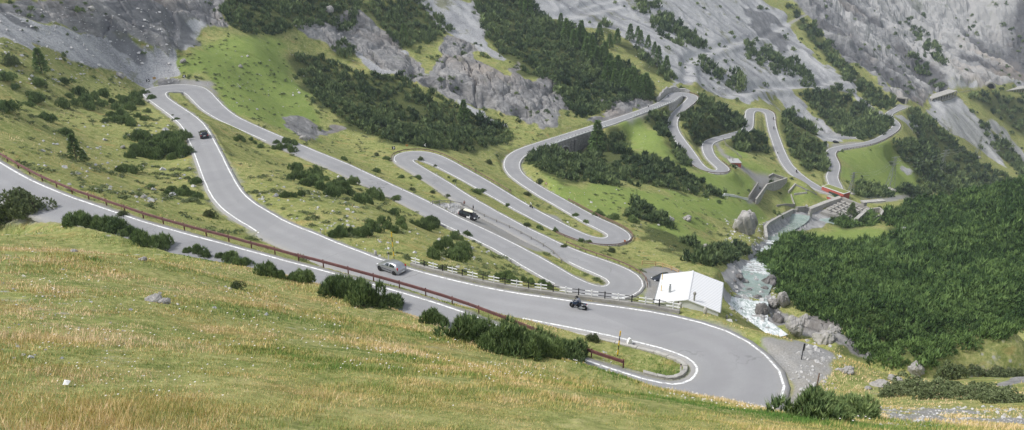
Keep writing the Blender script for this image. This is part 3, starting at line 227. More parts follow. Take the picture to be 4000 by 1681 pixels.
# terrain control points: image u, v of the photograph and their distance (m)
CTRL = [
 # left meadow and scree
 (0,400,168),(0,130,238),(250,450,203),(100,250,222),(500,500,196),(600,700,150),(300,650,140),(430,760,118),(0,560,140),(700,620,172),
 (300,300,246),(560,335,272),(0,0,262),(300,160,262),(300,0,282),(600,0,315),(600,160,288),(480,420,228),(300,560,172),
 (750,150,310),(850,60,335),(850,250,287),(1000,330,290),(1000,180,312),(1150,300,318),(1150,460,276),(1250,520,272),(1100,60,352),(1000,0,365),
 # strips between the legs
 (950,640,176),(1050,760,136),(1200,830,124),(1300,800,134),(1100,650,186),(1250,700,176),(1450,820,140),(1600,900,128),(1750,960,124),(1850,1020,122),(2000,1090,118),
 (900,560,206),(850,480,215),(1480,1120,79),(1000,950,104),(1800,1190,77),(2150,1290,78),(2350,1390,73),
 (1320,600,246),(1420,640,238),(1500,690,222),(1650,760,205),
 # forest band, cliffs
 (1350,560,268),(1250,250,338),(1350,420,292),(1500,150,384),(1500,0,424),(1500,300,338),(1450,450,305),(1600,560,268),(1700,500,302),(1700,560,276),
 (1650,250,372),(1800,380,340),(1800,500,318),(1900,560,292),(1800,200,404),(1750,0,452),(2000,300,372),(2000,420,345),(2000,490,330),(2000,0,500),(2150,560,318),
 (2200,400,378),(2200,200,440),(2230,490,346),(2300,0,575),(2400,300,448),(2400,100,536),(2450,400,402),(2600,330,468),(2650,200,540),(2600,0,650),
 (2700,310,500),(2800,370,520),(2800,200,605),(2900,0,770),(2900,300,575),(3000,380,590),(3000,200,690),(3100,450,600),(3100,300,650),(3100,60,800),(3200,540,585),
 (3200,360,660),(3320,320,700),(3300,440,660),(3300,180,790),(3400,480,640),(3450,400,700),(3500,300,800),(3500,100,1000),(3600,340,850),(3620,420,790),(3628,378,820),
 (3750,357,860),(3861,341,900),(3950,345,950),(4000,345,980),(3800,250,960),(3750,100,1080),(4000,200,1080),(4000,0,1330),(3750,0,1200),
 (3700,430,800),(3700,560,740),(3850,470,850),(3850,620,800),(4000,480,920),(4000,640,860),(3600,540,700),(3700,680,690),(3850,720,720),(3600,650,640),
 (3450,620,560),(3550,700,560),(3400,700,500),(3600,740,560),(3400,745,470),(3500,770,480),(3350,760,440),
 # mound and hollow by the bridge
 (2230,590,326),(2280,600,326),(2340,560,342),(2180,640,292),(2300,660,300),(2400,560,356),(2450,520,366),(2500,490,380),(2560,560,352),(2640,640,335),(2500,640,318),(2450,700,290),(2650,720,310),(2620,520,372),
 (2130,640,276),(2150,720,250),(2300,760,252),(2400,800,246),(2600,780,272),(2800,760,315),(2850,830,305),(2700,850,262),(2500,860,236),(2400,850,228),(2900,790,322),(2950,850,318),
 (2870,600,405),(2830,560,428),(2880,640,385),(2950,690,388),(3050,705,400),(2940,790,342),(2900,730,362),(2960,620,408),(2830,720,338),(2880,560,440),(2700,450,410),(2800,480,432),
 (2660,960,215),(2800,930,262),(2898,900,282),(2600,1040,178),(2480,1020,185),(2560,960,206),(2750,1040,200),(2500,890,226),(2650,880,248),
 # parking place and house
 (2580,1070,163),(2640,1075,164),(2570,1140,150),(2640,1150,152),(2720,1120,160),(2800,1140,163),(2700,1040,176),(2820,1060,184),
 # river
 (2900,1180,194),(2960,1200,196),(2940,1130,212),(2960,1060,236),(3000,1010,262),(3010,950,296),(3060,900,336),(3110,870,366),(3150,830,392),(3200,830,396),(3300,800,408),(3350,770,425),
 (3050,1245,182),(2880,1120,200),(2900,1030,226),(2960,960,262),(3000,880,322),(3080,810,375),(2860,1000,238),
 (3150,720,402),(3100,770,398),(3200,770,412),
 # right-hand slope
 (3150,960,330),(3300,920,362),(3480,905,374),(3200,1050,262),(3050,1080,232),(3060,1180,196),(3300,1000,300),(3500,1000,305),(3500,850,402),(3600,800,415),(3750,770,420),(3900,735,424),(4000,712,424),
 (4000,850,345),(3800,900,340),(3650,950,330),(4000,1000,270),(3700,1080,252),(3400,1120,235),(3200,1180,205),(4000,1150,205),(3700,1220,195),(3400,1250,182),(3350,1330,156),(4000,1300,150),(3700,1330,150),
 (3480,1390,150),(3650,1410,140),(3850,1430,130),(4000,1440,125),
 # gorge below the bend
 
]
DOWN = [ # spots out of sight: x, y, z
 (30,103,-60.5),(12,98,-55),(-6,104,-52),(28,118,-71.5),(40,128,-75),(20,112,-67),(34,122,-73),
 (74,118,-92),(62,132,-93),(86,100,-88),(100,84,-82),(118,72,-76),(60,150,-96),
 (260,420,-182),(330,470,-200),(420,560,-215),(300,380,-150),(330,330,-120),(200,230,-70),(260,160,-40),(120,40,-38),(80,20,-22),(60,10,-14),(-60,10,-6),(-90,60,-22),(-140,110,-26),(-200,170,-14),(-260,160,20),
 (-220,250,-8),(-320,260,60),(0,2,-5.4),(8,4,-6.2),(-8,4,-5.2),(30,8,-9.5),(-30,10,-6.6),
 (-300,420,60),(-150,430,40),(700,700,-120),(900,900,-20),(620,980,-90),(650,1150,60),(300,1300,420),(0,1300,560),(-400,900,420),(900,1300,200),(700,500,-60),(560,330,0),(400,200,0),
]
# foreground slope: crest of the bank hiding the near edge of the road
BANK = [(0,855),(264,869),(450,915),(668,986),(840,1020),(1009,1048),(1150,1080),(1273,1118),(1420,1160),(1553,1211),(1680,1255),(1801,1304),(1950,1340),(2100,1378),(2252,1413),(2400,1455),(2547,1506),(2700,1540),(2873,1568),(3000,1592),(3100,1618)]
NEAR = [ # image u, v, distance on the near slope
 (-300,1681,15),(0,1681,14.5),(700,1681,14.5),(1500,1681,15),(2200,1681,16),(3000,1681,19),(3400,1681,26),(4000,1681,36),(4300,1681,40),
 (0,1400,24),(700,1400,25.5),(1500,1420,28),(2200,1500,29),(2700,1580,33),
 (0,1150,41),(500,1150,42),(1000,1250,43),(1500,1330,45),(2000,1430,45),(2500,1550,44),
 (0,980,66),(400,1000,62),(800,1100,58),
 (3200,1560,60),(3300,1600,52),(3500,1600,55),(3700,1620,54),(4000,1620,55),(3400,1520,72),(3650,1530,76),(3850,1530,78),(4000,1530,76),(3300,1450,77),(3420,1470,80),(3600,1470,96),(3800,1480,92),(4000,1480,88),
 (4000,1560,66),(3700,1570,66),
]
# rim of the ground round the lowest bend: beyond it the hillside falls away to the torrent
RIM = [(2500,1196,-42.8),(2600,1201,-42.4),(2700,1207,-42),(2800,1225,-41.7),(2880,1258,-41.4),(2960,1288,-41.1),(3050,1316,-41),(3160,1330,-41),(3279,1372,-41),(3340,1402,-41.5),(3400,1428,-42.5),(3520,1462,-43.5),(3650,1472,-45),(3800,1484,-46),(4000,1502,-47),(4200,1520,-47)]
def near_edge_r(az):
    """horizontal distance of the near (right) edge of the first leg at an azimuth"""
    P = RD[:48, 2:4]; a = np.arctan2(P[:, 0], P[:, 1]); r = np.hypot(P[:, 0], P[:, 1])
    o = np.argsort(a[:40]); return np.interp(az, a[:40][o], r[:40][o])
def ctrl_points():
    pts = []
    for i in range(0, len(RD), 3):
        if BRIDGE[0] - 2 < i < BRIDGE[1] + 1 or SUPPORT[0] - 1 < i < SUPPORT[1] + 2: continue
        pts.append((*RC[i], RZ[i]))
        if i % 2 == 0:
            pts.append((*RD[i, 0:2], RZ[i])); pts.append((*RD[i, 2:4], RZ[i]))
    for i in list(range(BRIDGE[0] - 2, BRIDGE[1] + 1, 4)) + list(range(SUPPORT[0] - 1, SUPPORT[1] + 2, 4)): pts.append((*(RD[i, 0:2]), RZ[i]))
    for (u, v, D) in CTRL + NEAR:
        d = ray(u, v); d = d / np.linalg.norm(d); pts.append(tuple(d * D))
    for (u, v) in BANK:
        d = ray(u, v); az = math.atan2(d[0], d[1]); h = math.hypot(d[0], d[1])
        r = near_edge_r(az) - 0.9
        pts.append((d[0] / h * r, d[1] / h * r, d[2] / h * r))
    for (u, v, z) in RIM:
        d = ray(u, v); p = d * (z / d[2]); h = p[:2] / np.hypot(*p[:2])
        pts.append(tuple(p))
        for e, k in ((3, .80), (8, .90), (16, .92), (28, .90), (42, .86)):
            if u < 2900 and e > 20: continue
            q = p[:2] + h * e; pts.append((q[0], q[1], z - e * k * (.85 if u < 2900 else 1)))
    pts += DOWN
    P = np.array(pts); keep = []
    for i in range(len(P)):
        if all(np.hypot(*(P[j, :2] - P[i, :2])) > 1.6 for j in keep): keep.append(i)
    return P[keep]
PTS = ctrl_points()
def rbf_fit(P, c=7.0, lam=0.35):
    X = P[:, :2]; n = len(X)
    r = np.hypot(X[:, None, 0] - X[None, :, 0], X[:, None, 1] - X[None, :, 1])
    A = np.zeros((n + 3, n + 3)); A[:n, :n] = -np.sqrt(r * r + c * c) + np.eye(n) * -lam * -1
    Q = np.column_stack([np.ones(n), X / 100]); A[:n, n:] = Q; A[n:, :n] = Q.T
    w = np.linalg.solve(A, np.r_[P[:, 2], 0, 0, 0])
    def f(x, y):
        out = np.empty(x.size); xf = x.ravel(); yf = y.ravel()
        for a in range(0, x.size, 20000):
            xs, ys = xf[a:a + 20000], yf[a:a + 20000]
            rr = np.sqrt((xs[:, None] - X[None, :, 0]) ** 2 + (ys[:, None] - X[None, :, 1]) ** 2 + c * c)
            out[a:a + 20000] = -rr @ w[:n] + w[n] + w[n + 1] * xs / 100 + w[n + 2] * ys / 100
        return out.reshape(x.shape)
    return f
base_h = rbf_fit(PTS)

# polar grid round the viewpoint: finer rings where the place is seen finer
AZ = np.radians(np.linspace(-52, 52, 1041))
RR = np.concatenate([np.arange(2.5, 12, .5), np.arange(12, 70, .25), np.arange(70, 300, .6), np.arange(300, 800, 1.25), np.arange(800, 1300, 2.6), np.arange(1300, 1830, 6)])
NA, NR = len(AZ), len(RR)
ca = np.linspace(0, NA - 1, 347); cr = np.linspace(0, NR - 1, 420)
AZc = np.interp(ca, np.arange(NA), AZ); RRc = np.interp(cr, np.arange(NR), RR)
Hc = base_h(np.sin(AZc)[:, None] * RRc[None], np.cos(AZc)[:, None] * RRc[None])
tmp = np.stack([np.interp(np.arange(NR), cr, row) for row in Hc])
fi = np.clip(np.searchsorted(ca, np.arange(NA), 'right') - 1, 0, len(ca) - 2)
ft = ((np.arange(NA) - ca[fi]) / (ca[fi + 1] - ca[fi]))[:, None]
H = tmp[fi] * (1 - ft) + tmp[fi + 1] * ft
GX = np.sin(AZ)[:, None] * RR[None]; GY = np.cos(AZ)[:, None] * RR[None]
H0 = H.copy()

def road_field(x, y, reach=16.0):
    """signed distance beyond the road edge, road level and station of the nearest station, for points near the road"""
    E = np.full(x.shape, 99.0); Z = np.zeros(x.shape); ST = np.zeros(x.shape)
    t = np.arange(0, len(RD) - 1 + 1e-6, .4); ii = np.arange(len(RD))
    cx = np.interp(t, ii, RC[:, 0]); cy = np.interp(t, ii, RC[:, 1]); cz = np.interp(t, ii, RZ); hw = np.interp(t, ii, RHW)
    cell = 16.0
    key = lambda a, b: (np.floor(a / cell).astype(np.int64) + 500) * 4000 + np.floor(b / cell).astype(np.int64) + 500
    K = key(x, y); ks = key(cx, cy); buckets = {}
    for k in np.unique(ks):
        idx = np.nonzero(ks == k)[0]
        for dx in (-1, 0, 1):
            for dy in (-1, 0, 1): buckets.setdefault(k + dx * 4000 + dy, []).append(idx)
    order = np.argsort(K, kind='stable'); Ks = K[order]
    for k, lst in buckets.items():
        a, b = np.searchsorted(Ks, k), np.searchsorted(Ks, k, 'right')
        if a == b: continue
        vi = order[a:b]; si = np.concatenate(lst)
        for c0 in range(0, len(vi), 4000):
            v = vi[c0:c0 + 4000]
            d = np.hypot(x[v][:, None] - cx[si][None], y[v][:, None] - cy[si][None]) - hw[si][None]
            j = np.argmin(d, 1); E[v] = d[np.arange(len(v)), j]; Z[v] = cz[si[j]]; ST[v] = t[si[j]]
    return E, Z, ST
fx, fy = GX.ravel(), GY.ravel()
RE, RZN, RST = road_field(fx, fy)
RE = RE.reshape(H.shape); RZN = RZN.reshape(H.shape); RST = RST.reshape(H.shape)

# ------------------------------------------------------------------ ground cover outlines (image outlines, dropped onto the terrain)
def inpoly(u, v, poly):
    P = np.array(poly, float); ins = np.zeros(u.shape, bool)
    bb = (u > P[:, 0].min()) & (u < P[:, 0].max()) & (v > P[:, 1].min()) & (v < P[:, 1].max())
    uu, vv = u[bb], v[bb]; r = np.zeros(uu.shape, bool); j = len(P) - 1
    for i in range(len(P)):
        xi, yi, xj, yj = *P[i], *P[j]
        c = ((yi > vv) != (yj > vv)) & (uu < (xj - xi) * (vv - yi) / (yj - yi + 1e-9) + xi); r ^= c; j = i
    ins[bb] = r; return ins
POLY = {
 'rock': [
  ([(-200,0),(900,0),(910,105),(760,120),(700,190),(650,240),(560,200),(330,130),(120,60),(-200,20)],200,450),
  ([(1256,78),(1419,31),(1465,93),(1558,186),(1644,256),(1675,295),(1745,140),(1815,155),(1915,264),(2000,310),(2047,248),(2070,302),(2155,326),(2202,403),(2233,465),(2225,496),(2155,504),(2047,500),(1915,458),(1815,396),(1729,365),(1644,341),(1543,303),(1465,287),(1372,233),(1295,194),(1124,116)],270,520),
  ([(2334,450),(2365,403),(2434,403),(2481,388),(2558,396),(2543,419),(2434,458),(2326,496)],320,480),
  ([(3047,0),(4400,0),(4400,340),(3870,336),(3700,362),(3640,380),(3620,430),(3550,410),(3500,370),(3420,300),(3330,250),(3230,150),(3130,50)],650,1900),
  ([(1145,480),(1230,460),(1290,520),(1280,550),(1200,535)],230,330),
  ([(570,300),(640,290),(670,330),(560,345)],240,300),
  ([(3000,1050),(3030,1180),(3100,1230),(3280,1290),(3300,1330),(3440,1425),(3400,1440),(3260,1360),(3100,1270),(3000,1230)],120,240),
  ([(3560,1470),(3680,1440),(3800,1440),(4000,1500),(4000,1530),(3850,1500)],70,125),
 ],
 'scree': [
  ([(-200,-10),(0,30),(120,60),(330,130),(560,200),(640,240),(720,260),(690,300),(600,310),(560,345),(530,330),(420,290),(300,270),(210,215),(130,185),(-200,60)],200,330),
  ([(560,60),(640,40),(800,70),(830,120),(760,200),(690,290),(620,240)],250,360),
  ([(1640,0),(1880,0),(1900,150),(1935,270),(1880,215),(1800,150),(1740,80)],330,560),
  ([(1410,90),(1470,110),(1560,195),(1640,270),(1680,320),(1640,335),(1540,300),(1400,210)],300,430),
  ([(1790,370),(1900,430),(2030,490),(2020,505),(1900,470),(1780,400)],280,400),
  ([(2078,-10),(2100,40),(2178,85),(2256,116),(2334,101),(2403,132),(2465,186),(2527,233),(2590,279),(2620,340),(2720,345),(2790,370),(2853,390),(2907,410),(3000,385),(3060,440),(3140,500),(3200,560),(3300,560),(3390,556),(3350,535),(3250,500),(3170,440),(3090,360),(3200,350),(3340,362),(3365,330),(3272,287),(3194,217),(3116,132),(3047,39),(3000,-10)],380,900),
  ([(3330,360),(3400,400),(3470,465),(3440,460),(3370,420)],560,800),
  ([(3620,392),(3700,387),(3760,386),(3830,450),(3880,530),(3930,620),(3960,670),(3900,640),(3800,570),(3700,500),(3640,440)],600,1000),
  ([(3860,470),(3960,590),(4060,690),(4060,670),(3980,590),(3880,470)],650,1100),
  ([(3497,455),(3540,450),(3620,530),(3590,525)],600,800),
  ([(3620,330),(3900,310),(4100,290),(4100,350),(3870,340),(3640,372)],700,1200),
  ([(3560,640),(3600,660),(3580,690),(3540,660)],500,700),
 ],
 'gravel': [
  ([(2990,1330),(3130,1320),(3200,1330),(3279,1375),(3265,1470),(3190,1515),(3150,1570),(3060,1600),(3085,1500),(3060,1410)],60,110),
  ([(1700,800),(1800,790),(1990,890),(2110,945),(2160,985),(2090,985),(1960,940),(1800,860)],140,210),
  ([(590,338),(640,318),(720,308),(830,322),(850,380),(790,335),(680,328)],230,290),
  ([(2500,1060),(2560,1035),(2680,1055),(2660,1180),(2540,1180)],130,185),
  ([(2130,835),(2170,840),(2215,885),(2185,895)],190,240),
  ([(2805,550),(2830,600),(2880,625),(2910,655),(2940,675),(3010,685),(3075,700),(2995,735),(2955,795),(2915,795),(2955,730),(2935,695),(2880,655),(2820,610),(2790,565)],310,460),
  ([(3225,580),(3260,560),(3390,553),(3370,560),(3280,572)],480,640),
  ([(3440,1600),(3640,1605),(4300,1640),(4300,1675),(3560,1645)],30,75),
  ([(2990,1590),(3140,1560),(3150,1610),(3000,1612)],45,80),
  ([(2430,470),(2450,450),(2520,440),(2560,440),(2460,490)],340,460),
  ([(3380,790),(3500,765),(3640,745),(3650,760),(3500,785),(3400,805)],420,600),
  ([(3590,925),(3640,900),(3700,880),(3860,840),(4010,815),(4010,850),(3850,865),(3650,925)],290,400),
 ],
 'wet': [
  ([(2830,1060),(2920,1000),(2985,940),(2990,895),(3005,875),(3048,850),(3105,828),(3150,824),(3200,822),(3300,830),(3230,880),(3130,910),(3060,960),(3010,1010),(3000,1080),(3030,1190),(3070,1265),(2990,1260),(2880,1190)],160,430),
 ],
 'lush': [
  ([(880,150),(1100,150),(1130,220),(1220,400),(1250,500),(1150,545),(1000,480),(900,420),(850,330),(760,310),(640,300),(700,260),(800,200)],240,340),
  ([(2420,480),(2500,465),(2600,540),(2740,660),(2740,690),(2500,620),(2380,560)],300,400),
  ([(2830,590),(2900,590),(3060,680),(3180,745),(3000,700),(2880,650)],330,460),
  ([(3270,590),(3450,560),(3580,640),(3620,720),(3680,750),(3500,765),(3340,750),(3280,690)],400,700),
  ([(2740,690),(2860,670),(2960,720),(2910,790),(2830,770)],290,400),
  ([(2100,650),(2400,740),(2800,780),(3010,800),(2990,860),(2800,880),(2600,840),(2400,850),(2260,800)],220,340),
  ([(3080,750),(3260,765),(3160,815),(3060,815)],350,440),
  ([(3150,920),(3300,885),(3480,885),(3510,920),(3430,950),(3180,965)],300,400),
  ([(2250,1290),(2480,1330),(2700,1400),(2720,1460),(2640,1500),(2450,1420)],60,95),
  ([(2500,830),(2700,860),(2880,950),(2850,1040),(2700,1030),(2500,930)],180,300),
 ],
 'dark': [],
 'shale': [
  ([(-100,10),(60,60),(215,170),(150,150),(-100,60)],200,300),
  ([(330,90),(420,50),(560,160),(630,225),(560,235),(450,170)],230,330),
  ([(470,0),(560,0),(780,200),(700,200),(560,90)],240,360),
  ([(640,0),(720,0),(800,80),(760,90)],260,400),
  ([(2900,40),(3010,60),(3100,230),(3000,180)],600,900),
 ],
}
GU, GV = project(np.stack([GX, GY, H], -1)); GD = np.sqrt(GX ** 2 + GY ** 2 + H ** 2)
def warp(scale, amp):
    k = GD / F_PX * 1.0
    a = amp * fbm(GX / scale, GY / scale, 4, .6); b = amp * fbm(GX / scale + 91, GY / scale - 37, 4, .6)
    return GU + a / k, GV + b * .45 / k
def soften(m, it=2):
    m = m.astype(np.float32)
    for _ in range(it):
        m[1:-1] = (m[:-2] + 2 * m[1:-1] + m[2:]) / 4; m[:, 1:-1] = (m[:, :-2] + 2 * m[:, 1:-1] + m[:, 2:]) / 4
    return m
def paint(polys, scale, amp, soft=2):
    wu, wv = warp(scale, amp); m = np.zeros(GX.shape, bool)
    for poly, d0, d1 in polys:
        m |= inpoly(wu, wv, poly) & (GD > d0) & (GD < d1)
    return soften(m, soft)

# thickets of dwarf pine, scattered over these outlines: outline, distances, spacing (m), height (m)
THICKET = {
 'slope': [  # right-hand slope and beyond it
  ([(2960,1010),(3010,985),(3110,925),(3160,945),(3250,960),(3420,950),(3520,925),(3600,900),(3700,870),(3850,830),(4010,790),(4060,780),(4060,1260),(3900,1330),(3750,1380),(3560,1430),(3440,1420),(3380,1400),(3330,1320),(3280,1270),(3180,1230),(3080,1170),(3040,1120),(3015,1060)],110,440),
  ([(3480,880),(3460,850),(3550,800),(3700,775),(4060,700),(4060,790),(3850,825),(3700,862),(3560,905)],280,470),
  ([(3250,870),(3340,845),(3420,860),(3400,885),(3300,890)],300,420),
 ],
 'wood': [
  ([(2180,592),(2260,582),(2330,552),(2400,520),(2440,540),(2430,600),(2300,625),(2200,622)],290,400),
  ([(900,0),(1420,0),(1390,60),(1300,95),(1200,110),(1120,120),(1060,140),(960,130),(900,100),(860,40)],290,470),
  ([(1430,20),(1560,0),(1650,0),(1720,80),(1760,120),(1680,170),(1620,180),(1560,190),(1500,110)],330,520),
  ([(1120,220),(1280,230),(1330,260),(1440,300),(1560,310),(1640,350),(1760,400),(1900,470),(2000,520),(1990,560),(1900,570),(1850,590),(1700,580),(1560,560),(1440,520),(1330,460),(1250,400),(1180,320)],240,360),
  ([(1280,180),(1360,170),(1400,210),(1330,225)],270,360),
  ([(1860,0),(2080,0),(2110,60),(2190,100),(2280,130),(2330,180),(2400,230),(2470,280),(2540,330),(2560,390),(2480,385),(2420,400),(2350,440),(2260,460),(2200,400),(2160,320),(2060,290),(1990,240),(1930,180),(1880,100)],340,600),
  ([(2350,90),(2420,140),(2500,200),(2580,260),(2630,310),(2600,315),(2520,260),(2440,210),(2370,150)],400,620),
  ([(2480,0),(2560,20),(2640,90),(2720,150),(2750,190),(2660,180),(2580,140),(2500,60)],500,760),
  ([(2900,170),(2960,160),(3050,210),(3150,280),(3180,340),(3100,345),(3000,270),(2920,230)],520,760),
  ([(2750,230),(2800,240),(2880,300),(2910,350),(2880,370),(2800,310),(2740,270)],460,640),
  ([(3080,30),(3150,80),(3250,190),(3340,290),(3440,370),(3490,410),(3440,430),(3360,370),(3260,260),(3160,150)],600,900),
  ([(3120,370),(3270,350),(3300,390),(3400,430),(3470,490),(3450,520),(3360,545),(3270,520),(3180,430)],520,720),
  ([(2660,440),(2760,380),(2830,420),(2900,430),(2905,490),(2800,525),(2745,545),(2720,570),(2690,520),(2650,470)],360,480),
  ([(2470,450),(2540,430),(2600,445),(2615,490),(2630,540),(2660,600),(2690,650),(2660,640),(2600,540),(2540,490)],330,430),
  ([(2040,640),(2100,580),(2170,590),(2260,600),(2330,560),(2400,590),(2500,610),(2600,630),(2690,690),(2790,740),(2810,770),(2740,770),(2600,730),(2460,730),(2340,720),(2200,700),(2100,660)],240,390),
  ([(3060,460),(3100,440),(3160,500),(3220,560),(3235,620),(3220,670),(3150,660),(3090,600),(3070,540)],430,600),
  ([(2860,540),(2950,510),(2990,560),(3000,600),(2960,590),(2880,590)],390,480),
  ([(3540,430),(3620,460),(3720,550),(3850,660),(4060,740),(4060,710),(3900,745),(3700,765),(3600,740),(3560,660),(3480,580),(3520,550),(3600,560),(3560,500)],560,900),
  ([(3780,380),(3880,370),(3980,390),(4060,420),(4060,560),(3950,500),(3860,430)],700,1150),
  ([(3830,480),(3900,540),(4060,690),(4060,740),(3940,640),(3850,560)],650,1000),
  ([(3530,80),(3560,60),(3660,180),(3700,260),(3640,230)],850,1200),
  ([(3560,220),(3600,250),(3690,340),(3640,340),(3580,280)],800,1100),
  ([(2490,790),(2560,830),(2640,900),(2580,900),(2440,850)],200,260),
  ([(2500,890),(2620,920),(2700,950),(2760,980),(2880,960),(2920,980),(2860,1020),(2760,1040),(2660,1010),(2560,960)],180,290),
  ([(2080,590),(2110,570),(2160,590),(2120,640),(2060,650)],280,340),
  ([(3350,720),(3430,730),(3480,765),(3380,775),(3340,760)],420,520),
  ([(3490,745),(3560,735),(3620,760),(3560,770)],450,600),
  ([(1260,80),(1330,60),(1400,80),(1340,130)],300,420),
 ],
}
for k in THICKET:
    POLY['dark'] += THICKET[k]
rock = paint(POLY['rock'], 26, 10); scree = paint(POLY['scree'], 22, 12); gravel = paint(POLY['gravel'], 4, 1.6)
wet = paint(POLY['wet'], 10, 5); lush = paint(POLY['lush'], 20, 14, 6); dark = paint(POLY['dark'], 14, 9, 3); shale = paint(POLY['shale'], 20, 16, 3)
# shoulder of gravel along the road
gravel = np.maximum(gravel, (1 - sstep(0.2, 1.3, RE + .9 * fbm(GX / 2.3, GY / 2.3, 3))) * .75)
steep = np.zeros_like(H); steep[:, 1:-1] = np.abs(H0[:, 2:] - H0[:, :-2]) / (RR[2:] - RR[:-2])[None]
rock = np.clip(np.maximum(rock, wet) , 0, 1); scree = np.clip(scree - rock * .0, 0, 1)
rock = np.where(scree > rock, rock * (1 - scree), rock); scree = scree * (1 - rock)

# relief: crags, rills in the scree, hummocks in the meadow
amp = np.clip(GD / 300, .25, 2.2)
w1 = fbm(GX / 30, GY / 30, 3)
crag = ridged(GX / 42 + w1 * .8, (H0 + .55 * GX + .3 * GY) / 26, 5, .58) * 2.8 + ridged(GX / 9 + 3, GY / 9 + H0 / 9, 4, .6) * .8 + np.round(H0 / 6 + w1 * 3) * .0
near_rock = np.clip((GD - 90) / 200, .22, 1)
rill = ridged(GX / 16 + .02 * H0 + .6 * w1, GY / 50, 3, .5) * .7 + fbm(GX / 3.1, GY / 3.1, 3) * .25
hum = fbm(GX / 16, GY / 16, 4) * .7 + fbm(GX / 3.7, GY / 3.7, 4, .6) * .22
hum *= np.where(GD < 115, .5, 1)
fine_t = fbm(GX / .55, GY / .55, 2) * .05 * (GD < 90)
off = sstep(.5, 9, RE)
# downhill streaks: noise drawn out along the fall line
gr_ = np.gradient(H0, RR, axis=1); ga_ = np.gradient(H0, AZ, axis=0) / RR[None]
SA, CA = np.sin(AZ)[:, None], np.cos(AZ)[:, None]
fxv = -(gr_ * SA + ga_ * CA); fyv = -(gr_ * CA - ga_ * SA); fl = np.hypot(fxv, fyv) + 1e-6; fxv /= fl; fyv /= fl
streak = np.zeros_like(H); sm_ = (scree + rock + wet) > .05
sx_, sy_ = GX[sm_].copy(), GY[sm_].copy(); acc = np.zeros(len(sx_)); wsum = 0
for sgn in (1, -1):
    qx, qy = sx_.copy(), sy_.copy()
    for k_ in range(7):
        w_ = 1 - k_ / 9; acc += w_ * (vnoise(qx / 2.2, qy / 2.2) * .6 + vnoise(qx / 5.5 + 50, qy / 5.5) * .8); wsum += w_
        a_i = np.clip(np.rint((np.arctan2(qx, qy) - AZ[0]) / (AZ[1] - AZ[0])).astype(int), 0, NA - 1); r_i = np.clip(np.searchsorted(RR, np.hypot(qx, qy)), 0, NR - 1)
        qx = qx + sgn * 3.2 * fxv[a_i, r_i]; qy = qy + sgn * 3.2 * fyv[a_i, r_i]
streak[sm_] = acc / wsum
sm_ = (GD > 560) & (rock > .05); sx_, sy_ = GX[sm_].copy(), GY[sm_].copy(); acc = np.zeros(len(sx_)); wsum = 0
for sgn in (1, -1):
    qx, qy = sx_.copy(), sy_.copy()
    for k_ in range(7):
        w_ = 1 - k_ / 9; acc += w_ * (vnoise(qx / 5 + 11, qy / 5) * .5 + vnoise(qx / 13 + 50, qy / 13) * .9 + vnoise(qx / 34 + 5, qy / 34) * .6); wsum += w_
        a_i = np.clip(np.rint((np.arctan2(qx, qy) - AZ[0]) / (AZ[1] - AZ[0])).astype(int), 0, NA - 1); r_i = np.clip(np.searchsorted(RR, np.hypot(qx, qy)), 0, NR - 1)
        qx = qx + sgn * 8.0 * fxv[a_i, r_i]; qy = qy + sgn * 8.0 * fyv[a_i, r_i]
streak[sm_] = acc / wsum
streak *= 2.2
_o = np.array([np.nan]); d_ = ray(1215, 510); k_ = np.argmin(np.abs(np.interp(np.arctan2(d_[0], d_[1]), AZ, np.arange(NA)) - np.arange(NA))); r_ = RR[np.argmax((H0[k_] > d_[2] / math.hypot(d_[0], d_[1]) * RR) & (RR > 100))]
soft = 1 - .8 * (1 - sstep(14, 26, np.hypot(GX - np.sin(AZ[k_]) * r_, GY - np.cos(AZ[k_]) * r_)))
relief = rock * (1 - .86 * wet) * soft * np.where(GD < 560, .62, 1)
relief = soften(relief, 10); rock_s = soften(rock, 14)
D = relief * crag * near_rock * amp + scree * rill * amp + (1 - rock) * (1 - scree) * (hum * .8 + fine_t)
D += (scree * .16 + rock_s * (.08 + 1.7 * sstep(540, 680, GD))) * streak * np.clip(GD / 300, .5, 2.2)
# jointed blocks in the crags
rm_ = rock > .02; bx_ = GX[rm_] + 3 * fbm(GX[rm_] / 12, GY[rm_] / 12, 3); by_ = GY[rm_] + 3 * fbm(GX[rm_] / 12 + 9, GY[rm_] / 12, 3); ks_ = np.clip(GD[rm_] / 330, .5, 2.4)
hz_ = H0[rm_] * .55
acc_ = np.zeros(len(bx_))
for sc_, am_ in ((15.0, 3.4), (6.0, 1.9), (2.6, .8)):
    f1_, f2_, va_ = worley(bx_ / sc_ / ks_ / 1.7, (H0[rm_] + .55 * bx_ + .30 * by_ + 2.5 * fbm(bx_ / 20, by_ / 20, 3)) / sc_ / ks_ * .95)
    acc_ += am_ * (va_ * .75 + sstep(0, .16, f2_ - f1_) * .7 - .4)
blk = np.zeros_like(H); blk[rm_] = acc_ * ks_ * np.clip((GD[rm_] - 60) / 160, .25, 1)
D += relief * blk * (1 - .8 * sstep(560, 700, GD))
D += sstep(600, 900, GD) * rock_s * (ridged(GX / 120 + w1 * .6, (H0 + .55 * GX) / 70, 4) * 9)
H = H0 + D * (.06 + .94 * off)
# bed of the road cut into the slope
over = (((RST > BRIDGE[0]) & (RST < BRIDGE[1])) | ((RST > SUPPORT[0]) & (RST < SUPPORT[1]))) & (RE < 30)
dRm = np.gradient(RR)[None]
margin = np.maximum(.75, 1.3 * dRm)
want = RZN - np.clip(.10 + .0006 * GD, .1, .4)
width = np.clip(np.abs(H - want) * 1.1, 1.0, 6.0)
blend = 1 - sstep(0, 1, (RE - margin) / width)
blend = np.where(RE > 50, 0, blend)
low = np.where(over, np.minimum(H, want), H)
